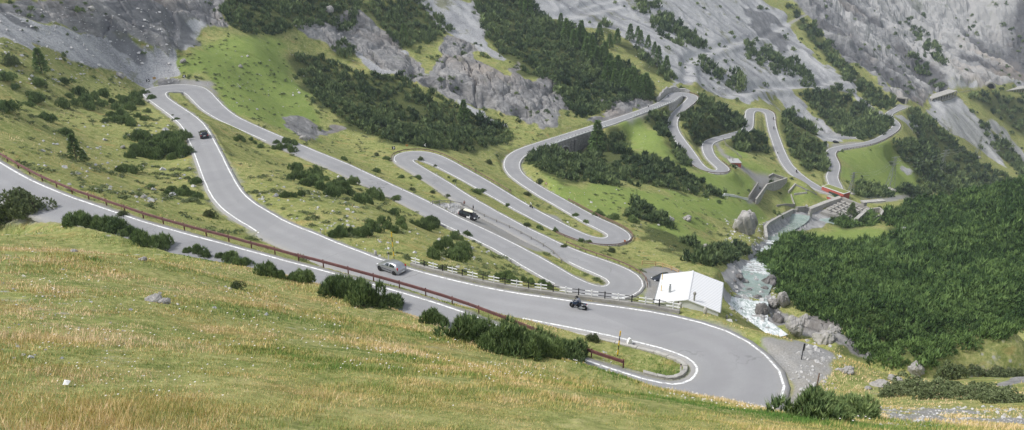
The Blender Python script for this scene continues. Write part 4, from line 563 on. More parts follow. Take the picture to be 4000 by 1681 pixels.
# under the bridge the ground stays low on the downhill side
C_at = np.stack([np.interp(RST, np.arange(len(RD)), RC[:, k]) for k in (0, 1)], -1)
Lp = np.stack([np.interp(RST, np.arange(len(RD)), RD[:, k]) for k in (2, 3)], -1)
side = ((GX - C_at[..., 0]) * (Lp[..., 0] - C_at[..., 0]) + (GY - C_at[..., 1]) * (Lp[..., 1] - C_at[..., 1])) > 0   # True on the valley (right) side
blend = np.where(over & side, np.where(RE > -1.0, 0, blend), blend)
H = H * (1 - blend) + want * blend
drop = np.interp(RST, [BRIDGE[0], BRIDGE[0] + 3, BRIDGE[0] + 8, BRIDGE[1] - 3, BRIDGE[1], SUPPORT[0], SUPPORT[0] + 4, SUPPORT[1] - 3, SUPPORT[1]], [1, 6, 10, 5, .5, .5, 2.5, 4, .5])
lowz = RZN - drop
b2 = np.where(over & side & (RE > -1.0), 1 - sstep(2, 14, RE), 0)
H = np.where(b2 > 0, np.minimum(H, H * (1 - b2) + lowz * b2), H)
DROAD = blend
TRACKS = [[(2850,380),(2907,368),(2960,352),(3090,347),(3200,337),(3290,318),(3335,312)],[(2690,330),(2700,300),(2688,262),(2720,232),(2780,205),(2900,165),(3000,147),(3080,95),(3140,60)],[(2165,72),(2250,58),(2300,32),(2420,2)],[(2420,30),(2330,52),(2200,78)]]
track = np.zeros_like(H)
_H1 = H.copy()
def _first_hit(u, v):
    d = ray(u, v); h = math.hypot(d[0], d[1]); a = int(round(np.interp(math.atan2(d[0], d[1]), AZ, np.arange(NA)))); b = (_H1[a] > d[2] / h * RR) & (RR > 3); k = int(np.argmax(b)); return d / h * RR[k]
for tr in TRACKS:
    tp = np.array(tr, float); tt = np.linspace(0, len(tp) - 1, len(tp) * 14); Q = np.array([_first_hit(np.interp(t, np.arange(len(tp)), tp[:, 0]), np.interp(t, np.arange(len(tp)), tp[:, 1])) for t in tt])
    for _ in range(6): Q[1:-1] = (Q[:-2] + 2 * Q[1:-1] + Q[2:]) / 4
    bb = (GX > Q[:, 0].min() - 15) & (GX < Q[:, 0].max() + 15) & (GY > Q[:, 1].min() - 15) & (GY < Q[:, 1].max() + 15); vi = np.nonzero(bb.ravel())[0]
    for c0 in range(0, len(vi), 20000):
        v_ = vi[c0:c0 + 20000]; d2 = np.hypot(GX.ravel()[v_][:, None] - Q[None, :, 0], GY.ravel()[v_][:, None] - Q[None, :, 1]); j = d2.argmin(1); dm = d2.min(1)
        w_ = 1 - sstep(2.2, 7.5, dm); Hf = H.reshape(-1); Hf[v_] = Hf[v_] * (1 - w_) + Q[j, 2] * w_; tf = track.reshape(-1); tf[v_] = np.maximum(tf[v_], 1 - sstep(1.6, 3.2, dm))
gravel = np.maximum(gravel, track * .9)
# channel of the torrent: image u, v, width (m), foam
RIVER = [(3030, 1272, 6, .58), (2985, 1256, 6, .57), (2945, 1235, 8, .57), (2918, 1205, 9, .55), (2915, 1178, 8, .55), (2932, 1158, 6, .5), (2952, 1138, 5, .2), (2960, 1105, 6, .12), (2962, 1082, 6.5, .15), (2956, 1064, 8, .57), (2978, 1042, 9, .58), (3008, 1018, 8, .5), (3022, 992, 9, .54), (3034, 968, 7, .54), (3044, 948, 8, .66), (3040, 930, 9, .12), (3062, 908, 4, .45), (3085, 890, 3.5, .4), (3110, 872, 5, .25), (3122, 852, 7, .05), (3125, 838, 7, .05)]
_t = np.linspace(0, len(RIVER) - 1, (len(RIVER) - 1) * 14 + 1); _R = np.array(RIVER); _C = np.array([_first_hit(r[0], r[1]) for r in RIVER])
RIVC = np.stack([np.interp(_t, np.arange(len(_C)), _C[:, k]) for k in range(3)], 1); RIVW = np.interp(_t, np.arange(len(_R)), _R[:, 2]); RIVF = np.interp(_t, np.arange(len(_R)), _R[:, 3])
for _ in range(16): RIVC[1:-1] = (RIVC[:-2] + 2 * RIVC[1:-1] + RIVC[2:]) / 4
RIVC[:, 2] = np.minimum.accumulate(RIVC[:, 2])
bb = (GX > RIVC[:, 0].min() - 20) & (GX < RIVC[:, 0].max() + 20) & (GY > RIVC[:, 1].min() - 20) & (GY < RIVC[:, 1].max() + 20); vi = np.nonzero(bb.ravel())[0]; Hf = H.reshape(-1)
for c0 in range(0, len(vi), 20000):
    v_ = vi[c0:c0 + 20000]; d2 = np.hypot(GX.ravel()[v_][:, None] - RIVC[None, :, 0], GY.ravel()[v_][:, None] - RIVC[None, :, 1]); j = d2.argmin(1); dm = d2.min(1) - RIVW[j] / 2
    w_ = 1 - sstep(-.8, 3.5, dm); Hf[v_] = Hf[v_] * (1 - w_) + (RIVC[j, 2] - .35 + .5 * vnoise(GX.ravel()[v_] / 1.7, GY.ravel()[v_] / 1.7)) * w_
for cu, cv, cr_, cd in ((1672, 330, 4.5, 11), (1800, 345, 6, 6), (1880, 395, 7, 6), (2040, 440, 6, 6)):
    q = _first_hit(cu, cv); dd = np.hypot(GX - q[0], GY - q[1]); H = H - cd * (1 - sstep(cr_ * .45, cr_, dd))

# crest of the foreground bank, standing before the first leg of the road
bu = np.array([p[0] for p in BANK], float); bv = np.array([p[1] for p in BANK], float)
bd = ray(bu, bv); baz = np.arctan2(bd[:, 0], bd[:, 1]); bt = bd[:, 2] / np.hypot(bd[:, 0], bd[:, 1])
tanb = np.interp(AZ, baz, bt)[:, None]
rb = near_edge_r(AZ)[:, None] - np.interp(AZ, [baz[0], baz[-6], baz[-1]], [.5, .5, .9])[:, None]
k = np.clip(np.searchsorted(RR, rb[:, 0]), 1, NR - 1)
delta = (tanb * rb) - H[np.arange(NA), k][:, None]
act = sstep(baz[0] - .10, baz[0], AZ) * (1 - sstep(baz[-1], baz[-1] + .10, AZ)); act = act[:, None]
wgt = np.where(RR[None] <= rb, sstep(-16, 0, RR[None] - rb), 1 - sstep(0, .55, RR[None] - rb))
H = H + act * np.clip(delta, -6, 6) * wgt
sight = tanb * RR[None] - .04 - .012 * (rb - RR[None]) + hum * .12
H = np.where((RR[None] < rb) & (RR[None] > rb - 26) & (act > .5), np.minimum(H, sight), H)

def ground(x, y):
    """terrain height at a point"""
    x = np.asarray(x, float); y = np.asarray(y, float)
    a = np.interp(np.arctan2(x, y), AZ, np.arange(NA)); r = np.interp(np.hypot(x, y), RR, np.arange(NR))
    a0 = np.clip(a.astype(int), 0, NA - 2); r0 = np.clip(r.astype(int), 0, NR - 2); fa = a - a0; fr = r - r0
    return (H[a0, r0] * (1 - fr) + H[a0, r0 + 1] * fr) * (1 - fa) + (H[a0 + 1, r0] * (1 - fr) + H[a0 + 1, r0 + 1] * fr) * fa
def sample(A, x, y):
    a = np.clip(np.rint(np.interp(np.arctan2(x, y), AZ, np.arange(NA))).astype(int), 0, NA - 1)
    r = np.clip(np.rint(np.interp(np.hypot(x, y), RR, np.arange(NR))).astype(int), 0, NR - 1); return A[a, r]
def hit(u, v, rmin=3.0):
    """where the sight line through an image point of the photograph meets the terrain (n,3); far misses give nan"""
    d = ray(np.atleast_1d(u), np.atleast_1d(v)); h = np.hypot(d[:, 0], d[:, 1]); az = np.arctan2(d[:, 0], d[:, 1]); sl = d[:, 2] / h
    out = np.full((len(d), 3), np.nan)
    for c in range(0, len(d), 1500):
        a = np.interp(az[c:c + 1500], AZ, np.arange(NA)); a0 = np.clip(a.astype(int), 0, NA - 2); fa = (a - a0)[:, None]
        prof = H[a0] * (1 - fa) + H[a0 + 1] * fa
        below = (prof > sl[c:c + 1500, None] * RR[None]) & (RR[None] > rmin)
        k = np.argmax(below, 1); ok = below.any(1) & (k > 0); k = np.maximum(k, 1); ar = np.arange(len(k))
        g1 = prof[ar, k] - sl[c:c + 1500] * RR[k]; g0 = prof[ar, k - 1] - sl[c:c + 1500] * RR[k - 1]
        t = np.clip(-g0 / (g1 - g0 + 1e-9), 0, 1); r = RR[k - 1] + t * (RR[k] - RR[k - 1])
        aa = az[c:c + 1500]
        P = np.stack([np.sin(aa) * r, np.cos(aa) * r, sl[c:c + 1500] * r], 1); P[~ok] = np.nan; out[c:c + 1500] = P
    return out
def spot(u, v): 
    p = hit([u], [v])[0]; return Vector(p)

idx = np.arange(NA * NR).reshape(NA, NR)
FQ = np.stack([idx[:-1, :-1], idx[:-1, 1:], idx[1:, 1:], idx[1:, :-1]], -1).reshape(-1, 4)[:, ::-1]
me = np_mesh('terrain', np.stack([GX, GY, H], -1).reshape(-1, 3), FQ)
def put_attr(me, name, chans):
    a = me.attributes.new(name, 'FLOAT_COLOR', 'POINT'); A = np.ones((NA * NR, 4), np.float32)
    for k, c in enumerate(chans): A[:, k] = c.ravel()
    a.data.foreach_set('color', A.ravel())
me.polygons.foreach_set('use_smooth', ~((rock[:-1, :-1] > .5).ravel())); me.update()
put_attr(me, 'cover_a', (rock, scree, gravel)); put_attr(me, 'cover_b', (lush, dark, shale)); put_attr(me, 'cover_c', (wet, sstep(540, 660, GD), np.clip(streak * .5 + .5, 0, 1)))

def terrain_material():
    m, nt, b = new_mat('mountain ground'); co = geoco(nt)
    A = N(nt, 'Attribute', attribute_name='cover_a'); B = N(nt, 'Attribute', attribute_name='cover_b'); Cc = N(nt, 'Attribute', attribute_name='cover_c')
    sa = N(nt, 'SeparateColor'); L(nt, A.outputs['Color'], sa.inputs[0]); sb = N(nt, 'SeparateColor'); L(nt, B.outputs['Color'], sb.inputs[0])
    sc = N(nt, 'SeparateColor'); L(nt, Cc.outputs['Color'], sc.inputs[0])
    n_big = noise(nt, co, .035, 5, .6); n_mid = noise(nt, co, .22, 6, .65); n_fin = noise(nt, co, 1.7, 6, .7); n_tiny = noise(nt, co, 7.0, 4, .7)
    # grass: dry straw, ochre and green patches
    dry = ramp(nt, n_mid, [(.28, (.205, .25, .095)), (.45, (.295, .30, .11)), (.6, (.39, .355, .145)), (.75, (.43, .32, .16))])
    grn = ramp(nt, n_fin, [(.3, (.15, .20, .055)), (.7, (.26, .30, .09))])
    g = mixc(nt, ramp(nt, noise(nt, co, .09, 6, .7), [(.42, 0), (.58, 1)]), dry, grn)
    g = mixc(nt, .62, g, ramp(nt, n_fin, [(.36, (.13, .165, .05)), (.5, (.27, .275, .10)), (.66, (.42, .375, .18))]))
    g = mixc(nt, ramp(nt, noise(nt, co, .45, 7, .75), [(.50, 0), (.60, .75)]), g, (.12, .155, .04))
    g = mixc(nt, ramp(nt, noise(nt, scaled(nt, co, (.16, .3, .3)), 1.0, 6, .7), [(.56, 0), (.68, .6)]), g, (.36, .25, .10))
    lushc = mixc(nt, .35, ramp(nt, n_fin, [(.3, (.10, .15, .03)), (.7, (.27, .31, .09))]), (.18, .25, .06)); lushc = mixc(nt, .5, lushc, ramp(nt, n_mid, [(.3, (.16, .24, .055)), (.55, (.21, .295, .075)), (.75, (.27, .31, .095))]))
    g = mixc(nt, math_(nt, 'MULTIPLY', sb.outputs[0], .82), g, lushc)
    # pale stones lying in the grass
    st = N(nt, 'TexVoronoi'); st.inputs['Scale'].default_value = .55; L(nt, co, st.inputs['Vector'])
    stm = math_(nt, 'MULTIPLY', ramp(nt, st.outputs['Distance'], [(.10, 1), (.2, 0)]), ramp(nt, noise(nt, co, .05, 4, .7), [(.52, 0), (.62, 1)]))
    g = mixc(nt, math_(nt, 'MULTIPLY', stm, .8), g, (.40, .39, .37))
    pt = noise(nt, scaled(nt, co, (1, 1, 1)), .12, 8, .8)
    g = mixc(nt, ramp(nt, pt, [(.62, 0), (.70, .65)]), g, ramp(nt, n_fin, [(.35, (.20, .19, .15)), (.6, (.42, .41, .38))]))
    # forest floor
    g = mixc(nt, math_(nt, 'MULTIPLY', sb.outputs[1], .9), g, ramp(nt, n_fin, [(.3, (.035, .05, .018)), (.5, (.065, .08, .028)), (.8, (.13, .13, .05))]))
    # gravel
    gv = ramp(nt, n_tiny, [(.3, (.20, .195, .19)), (.7, (.36, .355, .345))])
    gv = mixc(nt, ramp(nt, n_mid, [(.4, 0), (.7, .5)]), gv, (.27, .24, .19))
    # scree: pale grey dolomite rubble in long streaks
    stre = math_(nt, 'ADD', math_(nt, 'MULTIPLY', sc.outputs[2], .8), math_(nt, 'MULTIPLY', n_mid, .2))
    scr = ramp(nt, stre, [(.28, (.17, .17, .18)), (.42, (.275, .275, .285)), (.55, (.35, .35, .355)), (.7, (.44, .437, .433))])
    scr = mixc(nt, .5, scr, ramp(nt, n_fin, [(.36, (.13, .13, .135)), (.5, (.32, .32, .325)), (.64, (.54, .54, .54))]))
    patch = ramp(nt, noise(nt, co, .06, 7, .75), [(.56, 0), (.64, .75)])
    scr = mixc(nt, patch, scr, (.15, .155, .075))
    # rock
    vo = N(nt, 'TexVoronoi', feature='DISTANCE_TO_EDGE'); vo.inputs['Scale'].default_value = .16
    wv = N(nt, 'VectorMath', operation='ADD'); L(nt, scaled(nt, co, (1, 1, 2.2), (.5, .2, 0)), wv.inputs[0])
    nv = N(nt, 'TexNoise'); nv.inputs['Scale'].default_value = .12; nv.inputs['Detail'].default_value = 6; L(nt, co, nv.inputs['Vector'])
    sv = N(nt, 'VectorMath', operation='SCALE'); sv.inputs['Scale'].default_value = 9; L(nt, nv.outputs['Color'], sv.inputs[0]); L(nt, sv.outputs[0], wv.inputs[1]); L(nt, wv.outputs[0], vo.inputs['Vector'])
    r1 = noise(nt, scaled(nt, co, (.05, .11, .16), (.5, .25, .5)), 1.0, 10, .72, .6); r2 = noise(nt, scaled(nt, co, (.5, .2, .9), (.3, .1, -.4)), 1.0, 8, .72, .4)
    rk = ramp(nt, r1, [(.34, (.085, .083, .085)), (.46, (.185, .18, .178)), (.56, (.25, .242, .235)), (.68, (.37, .36, .345))])
    rk = mixc(nt, .5, rk, ramp(nt, r2, [(.36, (.065, .063, .065)), (.5, (.20, .194, .19)), (.64, (.38, .37, .355))]))
    rk = mixc(nt, .22, rk, ramp(nt, sc.outputs[2], [(.3, (.08, .08, .085)), (.5, (.21, .21, .212)), (.7, (.38, .375, .37))]))
    rk = mixc(nt, ramp(nt, noise(nt, co, .028, 5, .6), [(.52, 0), (.7, .4)]), rk, (.29, .235, .19))
    rk = mixc(nt, ramp(nt, vo.outputs['Distance'], [(0.0, .35), (.05, 0)]), rk, (.11, .108, .105))
    rk = mixc(nt, ramp(nt, noise(nt, scaled(nt, co, (.07, .07, .1)), 1.0, 8, .75), [(.60, 0), (.68, .5)]), rk, (.10, .115, .055))
    far_rk = ramp(nt, math_(nt, 'ADD', math_(nt, 'MULTIPLY', sc.outputs[2], .62), math_(nt, 'MULTIPLY', r2, .38)), [(.30, (.10, .10, .105)), (.43, (.19, .19, .195)), (.54, (.27, .268, .268)), (.68, (.37, .365, .36))])
    far_rk = mixc(nt, ramp(nt, noise(nt, co, .012, 5, .6), [(.54, 0), (.66, .5)]), far_rk, (.33, .27, .22))
    far_rk = mixc(nt, ramp(nt, noise(nt, scaled(nt, co, (.03, .03, .03)), 1.0, 8, .75), [(.58, 0), (.66, .55)]), far_rk, (.10, .12, .065))
    rk = mixc(nt, math_(nt, 'MULTIPLY', sc.outputs[1], .85), rk, far_rk)
    shl = ramp(nt, noise(nt, scaled(nt, co, (.5, .12, .05)), 1.0, 6, .7), [(.35, (.085, .088, .095)), (.7, (.19, .19, .195))])
    col = mixc(nt, sa.outputs[2], g, gv)
    edge = lambda s_, w=.18: ramp(nt, math_(nt, 'ADD', s_, math_(nt, 'MULTIPLY', math_(nt, 'SUBTRACT', n_mid, .5), .9)), [(.5 - w, 0), (.5 + w, 1)])
    col = mixc(nt, edge(sa.outputs[1]), col, scr)
    col = mixc(nt, edge(sa.outputs[0]), col, rk)
    col = mixc(nt, math_(nt, 'MULTIPLY', edge(sb.outputs[2], .22), .85), col, shl)
    rb = ramp(nt, n_mid, [(.3, (.20, .20, .205)), (.55, (.34, .335, .33)), (.75, (.44, .43, .42))])
    col = mixc(nt, edge(sc.outputs[0]), col, rb)
    L(nt, col, b.inputs['Base Color']); b.inputs['Roughness'].default_value = .92; b.inputs['Specular IOR Level'].default_value = .1
    hs = math_(nt, 'ADD', math_(nt, 'MULTIPLY', n_fin, .6), math_(nt, 'ADD', math_(nt, 'MULTIPLY', n_tiny, .25), math_(nt, 'MULTIPLY', n_mid, 2.2)))
    bump(nt, b, hs, .5, .35)
    return m
props(link('terrain', me, terrain_material()), kind='structure')

# ------------------------------------------------------------------ carriageway and its white edge lines
def offset(st, side, d, dz):
    """points beside the road: side 0 = left edge, 1 = right edge, d metres outwards"""
    e = RD[st, 0:2] if side == 0 else RD[st, 2:4]; o = RD[st, 2:4] if side == 0 else RD[st, 0:2]
    n = (e - o) / np.hypot(*(e - o).T)[:, None]
    return np.column_stack([e + n * d, RZ[st] + dz])
def strip(rows, name, mat, parent=None):
    """rows: list of (n,3) arrays -> sheet"""
    n = len(rows[0]); V = np.concatenate(rows); k = len(rows); Fs = []
    i = np.arange(n - 1)
    Fs = np.concatenate([np.stack([a * n + i, a * n + i + 1, (a + 1) * n + i + 1, (a + 1) * n + i], -1) for a in range(k - 1)])
    return link(name, np_mesh(name, V, Fs), mat, parent)
def asphalt():
    m, nt, b = new_mat('old grey asphalt'); co = geoco(nt)
    n1 = noise(nt, co, .18, 6, .65); n2 = noise(nt, co, 14, 3, .7); n3 = noise(nt, co, 1.1, 7, .75)
    c = ramp(nt, n1, [(.3, (.250, .249, .254)), (.7, (.305, .303, .309))])
    c = mixc(nt, .22, c, ramp(nt, n2, [(.3, (.19, .19, .19)), (.7, (.46, .46, .46))]))
    c = mixc(nt, ramp(nt, n3, [(.60, 0), (.72, .35)]), c, (.22, .215, .215))
    vo = N(nt, 'TexVoronoi', feature='DISTANCE_TO_EDGE'); vo.inputs['Scale'].default_value = .11
    nv = N(nt, 'TexNoise'); nv.inputs['Scale'].default_value = .5; nv.inputs['Detail'].default_value = 5; L(nt, co, nv.inputs['Vector'])
    sv = N(nt, 'VectorMath', operation='SCALE'); sv.inputs['Scale'].default_value = 2.5; L(nt, nv.outputs['Color'], sv.inputs[0])
    av = N(nt, 'VectorMath', operation='ADD'); L(nt, co, av.inputs[0]); L(nt, sv.outputs[0], av.inputs[1]); L(nt, av.outputs[0], vo.inputs['Vector'])
    c = mixc(nt, math_(nt, 'MULTIPLY', ramp(nt, vo.outputs['Distance'], [(.003, .9), (.008, 0)]), ramp(nt, noise(nt, co, .07, 2), [(.5, 0), (.6, .6)])), c, (.11, .11, .11))
    ac = N(nt, 'Attribute', attribute_name='across').outputs['Fac']; f = math_(nt, 'ABSOLUTE', ac)
    trk = ramp(nt, math_(nt, 'ADD', f, math_(nt, 'MULTIPLY', math_(nt, 'SUBTRACT', n3, .5), .18)), [(.10, 0), (.28, 1), (.52, 1), (.66, 0)])
    c = mixc(nt, math_(nt, 'MULTIPLY', trk, .26), c, (.23, .225, .235))
    c = mixc(nt, math_(nt, 'MULTIPLY', ramp(nt, f, [(.8, 0), (1.0, 1)]), ramp(nt, n3, [(.4, .1), (.65, .7)])), c, (.36, .34, .30))
    rp = N(nt, 'TexVoronoi'); rp.inputs['Scale'].default_value = .09; L(nt, scaled(nt, co, (1, 1, 0)), rp.inputs['Vector'])
    c = mixc(nt, math_(nt, 'MULTIPLY', ramp(nt, noise(nt, rp.outputs['Color'], 2.2, 0), [(.55, 0), (.57, 1)]), .26), c, (.22, .22, .23))
    L(nt, c, b.inputs['Base Color']); b.inputs['Roughness'].default_value = .85; b.inputs['Specular IOR Level'].default_value = .2
    bump(nt, b, n2, .15, .01); return m
def line_paint():
    m, nt, b = new_mat('white road paint'); co = geoco(nt)
    w = ramp(nt, noise(nt, co, 3.0, 6, .75), [(.42, .1), (.51, 1)]); w = math_(nt, 'MULTIPLY', w, ramp(nt, noise(nt, co, .35, 3), [(.35, .7), (.5, 1)]))
    c = mixc(nt, w, (.38, .38, .38), (.84, .84, .83)); L(nt, c, b.inputs['Base Color']); b.inputs['Roughness'].default_value = .7
    return m
M_ASPH = asphalt(); M_LINE = line_paint()
allst = np.arange(len(RD))
rows = [offset(allst, 0, .5, -.45), offset(allst, 0, .42, 0.0), RD[:, [0, 1, 4]].copy(), np.column_stack([RC, RZ + .03]), RD[:, [2, 3, 4]].copy(), offset(allst, 1, .42, 0.0), offset(allst, 1, .5, -.45)]
road_o = strip(rows, 'road', M_ASPH); props(road_o, kind='structure')
at_ = road_o.data.attributes.new('across', 'FLOAT', 'POINT'); at_.data.foreach_set('value', np.repeat(np.array([-1.3, -1.15, -1, 0, 1, 1.15, 1.3], np.float32), len(RD)))
def edge_line(side, a, b, w=.24):
    st = np.arange(a, b + 1); o1 = offset(st, side, .02, .012); o2 = offset(st, side, -w, .016)
    return [o1, o2]
LINES = [(0, 0, 52), (1, 36, 204), (0, 72, 198), (1, 198, 630), (0, 232, 630)]
LINES = [(0, 0, 52), (1, 34, 152), (1, 172, 189), (0, 70, 199), (1, 186, 300), (1, 300, 632), (0, 232, 400), (0, 402, 632)]
LINES = [(0, 0, 52), (1, 34, 150), (1, 172, 184), (0, 70, 199), (1, 186, 632), (0, 232, 632)]
V_ = []; F_ = []; nb = 0
for side_, a_, b_ in LINES:
    o1, o2 = edge_line(side_, a_, b_, .2 if a_ < 200 else .25); n_ = len(o1); V_ += [o1, o2]; i_ = np.arange(n_ - 1)
    F_.append(np.stack([nb + i_, nb + i_ + 1, nb + n_ + i_ + 1, nb + n_ + i_], -1)); nb += 2 * n_
props(link('road_marking', np_mesh('road_marking', np.concatenate(V_), np.concatenate(F_)), M_LINE), kind='structure')

# ------------------------------------------------------------------ plants
def leaf_mat(name, lo, mid, hi, rough=.7):
    m, nt, b = new_mat(name); co = geoco(nt)
    oi = N(nt, 'ObjectInfo'); at = N(nt, 'Attribute', attribute_name='tint')
    f = math_(nt, 'ADD', math_(nt, 'MULTIPLY', at.outputs['Fac'], .68), math_(nt, 'ADD', math_(nt, 'MULTIPLY', oi.outputs['Random'], .24), math_(nt, 'MULTIPLY', noise(nt, co, .12, 4, .6), .25)))
    L(nt, ramp(nt, f, [(.15, lo), (.5, mid), (.95, hi)]), b.inputs['Base Color']); b.inputs['Roughness'].default_value = rough
    b.inputs['Specular IOR Level'].default_value = .15
    return m
M_PINE = leaf_mat('dwarf pine needles', (.055, .095, .04), (.15, .215, .082), (.31, .39, .155))
M_THICK = leaf_mat('thicket needles', (.018, .044, .013), (.062, .115, .034), (.17, .26, .08))
M_WOOD = leaf_mat('far pine needles', (.048, .08, .038), (.125, .175, .075), (.26, .32, .13))
M_LARCH = leaf_mat('larch needles', (.07, .125, .042), (.13, .205, .066), (.21, .29, .105))
M_BROAD = leaf_mat('willow leaves', (.08, .11, .05), (.15, .19, .085), (.25, .28, .145))
M_BARK = plain('grey bark', (.13, .10, .075), .9, var=.3, sc=6)

def tufts(P, Dn, ln, wd, k, rng, droop=0.0):
    """k blades round each point P, pointing along Dn"""
    n = len(P); P = np.repeat(P, k, 0); Dn = np.repeat(Dn, k, 0) + rng.normal(0, .38, (n * k, 3)); Dn /= np.linalg.norm(Dn, axis=1)[:, None]
    side = np.cross(Dn, rng.normal(0, 1, (n * k, 3))); side /= np.linalg.norm(side, axis=1)[:, None] + 1e-9
    l_ = ln * rng.uniform(.7, 1.35, (n * k, 1)); w_ = wd * rng.uniform(.7, 1.3, (n * k, 1))
    V = np.stack([P - side * w_ * .5, P + side * w_ * .5, P + Dn * l_ + np.array([0, 0, -droop]) * l_], 1)
    return V.reshape(-1, 3)
def shrub_verts(seed, n, k, ln, wd, lobes=7, flat=.62, spread=1.0):
    """foliage of a dwarf pine of unit height about 1 and radius about `spread`"""
    rng = np.random.default_rng(seed)
    c = np.column_stack([rng.normal(0, .42 * spread, lobes), rng.normal(0, .42 * spread, lobes), np.zeros(lobes)])
    rr = rng.uniform(.38, .62, lobes) * spread; hh = rng.uniform(.6, 1.0, lobes); hh[0] = 1; c[0, :2] *= .3
    li = rng.integers(0, lobes, n); a = rng.uniform(0, 2 * np.pi, n); zc = rng.uniform(-.05, 1, n) ; q = np.sqrt(np.clip(1 - zc ** 2, 0, 1)); sh = rng.uniform(.72, 1.0, n) ** .6
    P = c[li] + np.column_stack([np.cos(a) * q * rr[li] * sh, np.sin(a) * q * rr[li] * sh, np.clip(zc, .03, 1) * hh[li] * sh * .88])
    Dn = np.column_stack([np.cos(a) * q * .5, np.sin(a) * q * .5, np.full(n, .9) + .3 * zc]); Dn /= np.linalg.norm(Dn, axis=1)[:, None]
    V = tufts(P, Dn, ln, wd, k, rng)
    t = np.repeat(np.clip(rng.normal(.42, .27, n), 0, 1), k * 3)
    return V, t
def tri_mesh(name, V, t):
    me = np_mesh(name, V, np.arange(len(V)).reshape(-1, 3), False)
    a = me.attributes.new('tint', 'FLOAT', 'POINT'); a.data.foreach_set('value', np.asarray(t, np.float32)); return me
def stems_mesh(seed, h=.75, r=.5, n=7):
    rng = random.Random(seed); mb = MB()
    for k in range(n):
        a = rng.uniform(0, 6.28); q = rng.uniform(.3, 1) * r
        mb.tube([(0.05 * math.cos(a), .05 * math.sin(a), -.12), (q * .5 * math.cos(a), q * .5 * math.sin(a), h * .3), (q * math.cos(a), q * math.sin(a), h * rng.uniform(.7, 1))], [.035, .025, .01], 5)
    return mb
NVAR = 7
PINE_ME = [tri_mesh('dwarf_pine', *shrub_verts(100 + i, 900, 4, .24, .06, 9, spread=.85)) for i in range(NVAR)]
BROAD_ME = [tri_mesh('leafy_bush', *shrub_verts(200 + i, 1000, 4, .10, .085, 11, spread=.8)) for i in range(3)]
for m_ in PINE_ME: m_.materials.append(M_PINE)
for m_ in BROAD_ME: m_.materials.append(M_BROAD)
_st = [stems_mesh(i).build('stem', M_BARK) for i in range(4)]
STEM_ME = [o.data for o in _st]
for o in _st: bpy.data.objects.remove(o)
def shrub(p, h, w, label, group, cat='shrub', kind='dwarf_pine', seed=0, stem=True):
    rng = random.Random(seed); lib = PINE_ME if kind == 'dwarf_pine' else BROAD_ME
    o = link(kind, lib[rng.randrange(len(lib))]); props(o, label, cat, group)
    o.location = (p[0], p[1], p[2] - .08 * h); o.rotation_euler = (rng.uniform(-.08, .08), rng.uniform(-.08, .08), rng.uniform(0, 6.28)); o.scale = (w, w, h)
    if stem:
        s_ = link('stem', STEM_ME[rng.randrange(len(STEM_ME))], None, o)
    return o
_sid = [0]
def clump(line, depth, n, h, label, group=None, kind='dwarf_pine', cat='pine shrub', wf=.66, jit=.36, minr=.5):
    """shrubs along an image line of base points, spread `depth` pixels up the picture behind it"""
    ts = (np.arange(n) + .5) / n; P = np.array(line, float); d = np.r_[0, np.cumsum(np.hypot(*np.diff(P, axis=0).T))]
    _sid[0] += 1; rng = np.random.default_rng(_sid[0] * 31 + 5)
    rows = max(1, int(round(depth / 38.0))); 
    for i in range(n):
        t = (ts[i] + rng.uniform(-.3, .3) / n) * d[-1]; u = np.interp(t, d, P[:, 0]); v = np.interp(t, d, P[:, 1]) - (depth * ((i * .618) % 1) if depth else 0)
        q = hit([u], [v])[0]
        if np.isnan(q[0]): continue
        hh = .88 * h * rng.uniform(1 - jit, 1 + jit)
        shrub(q, hh, hh * wf * rng.uniform(.85, 1.2), label, group, cat, kind, seed=_sid[0] * 1000 + i, stem=np.linalg.norm(q) < 190)
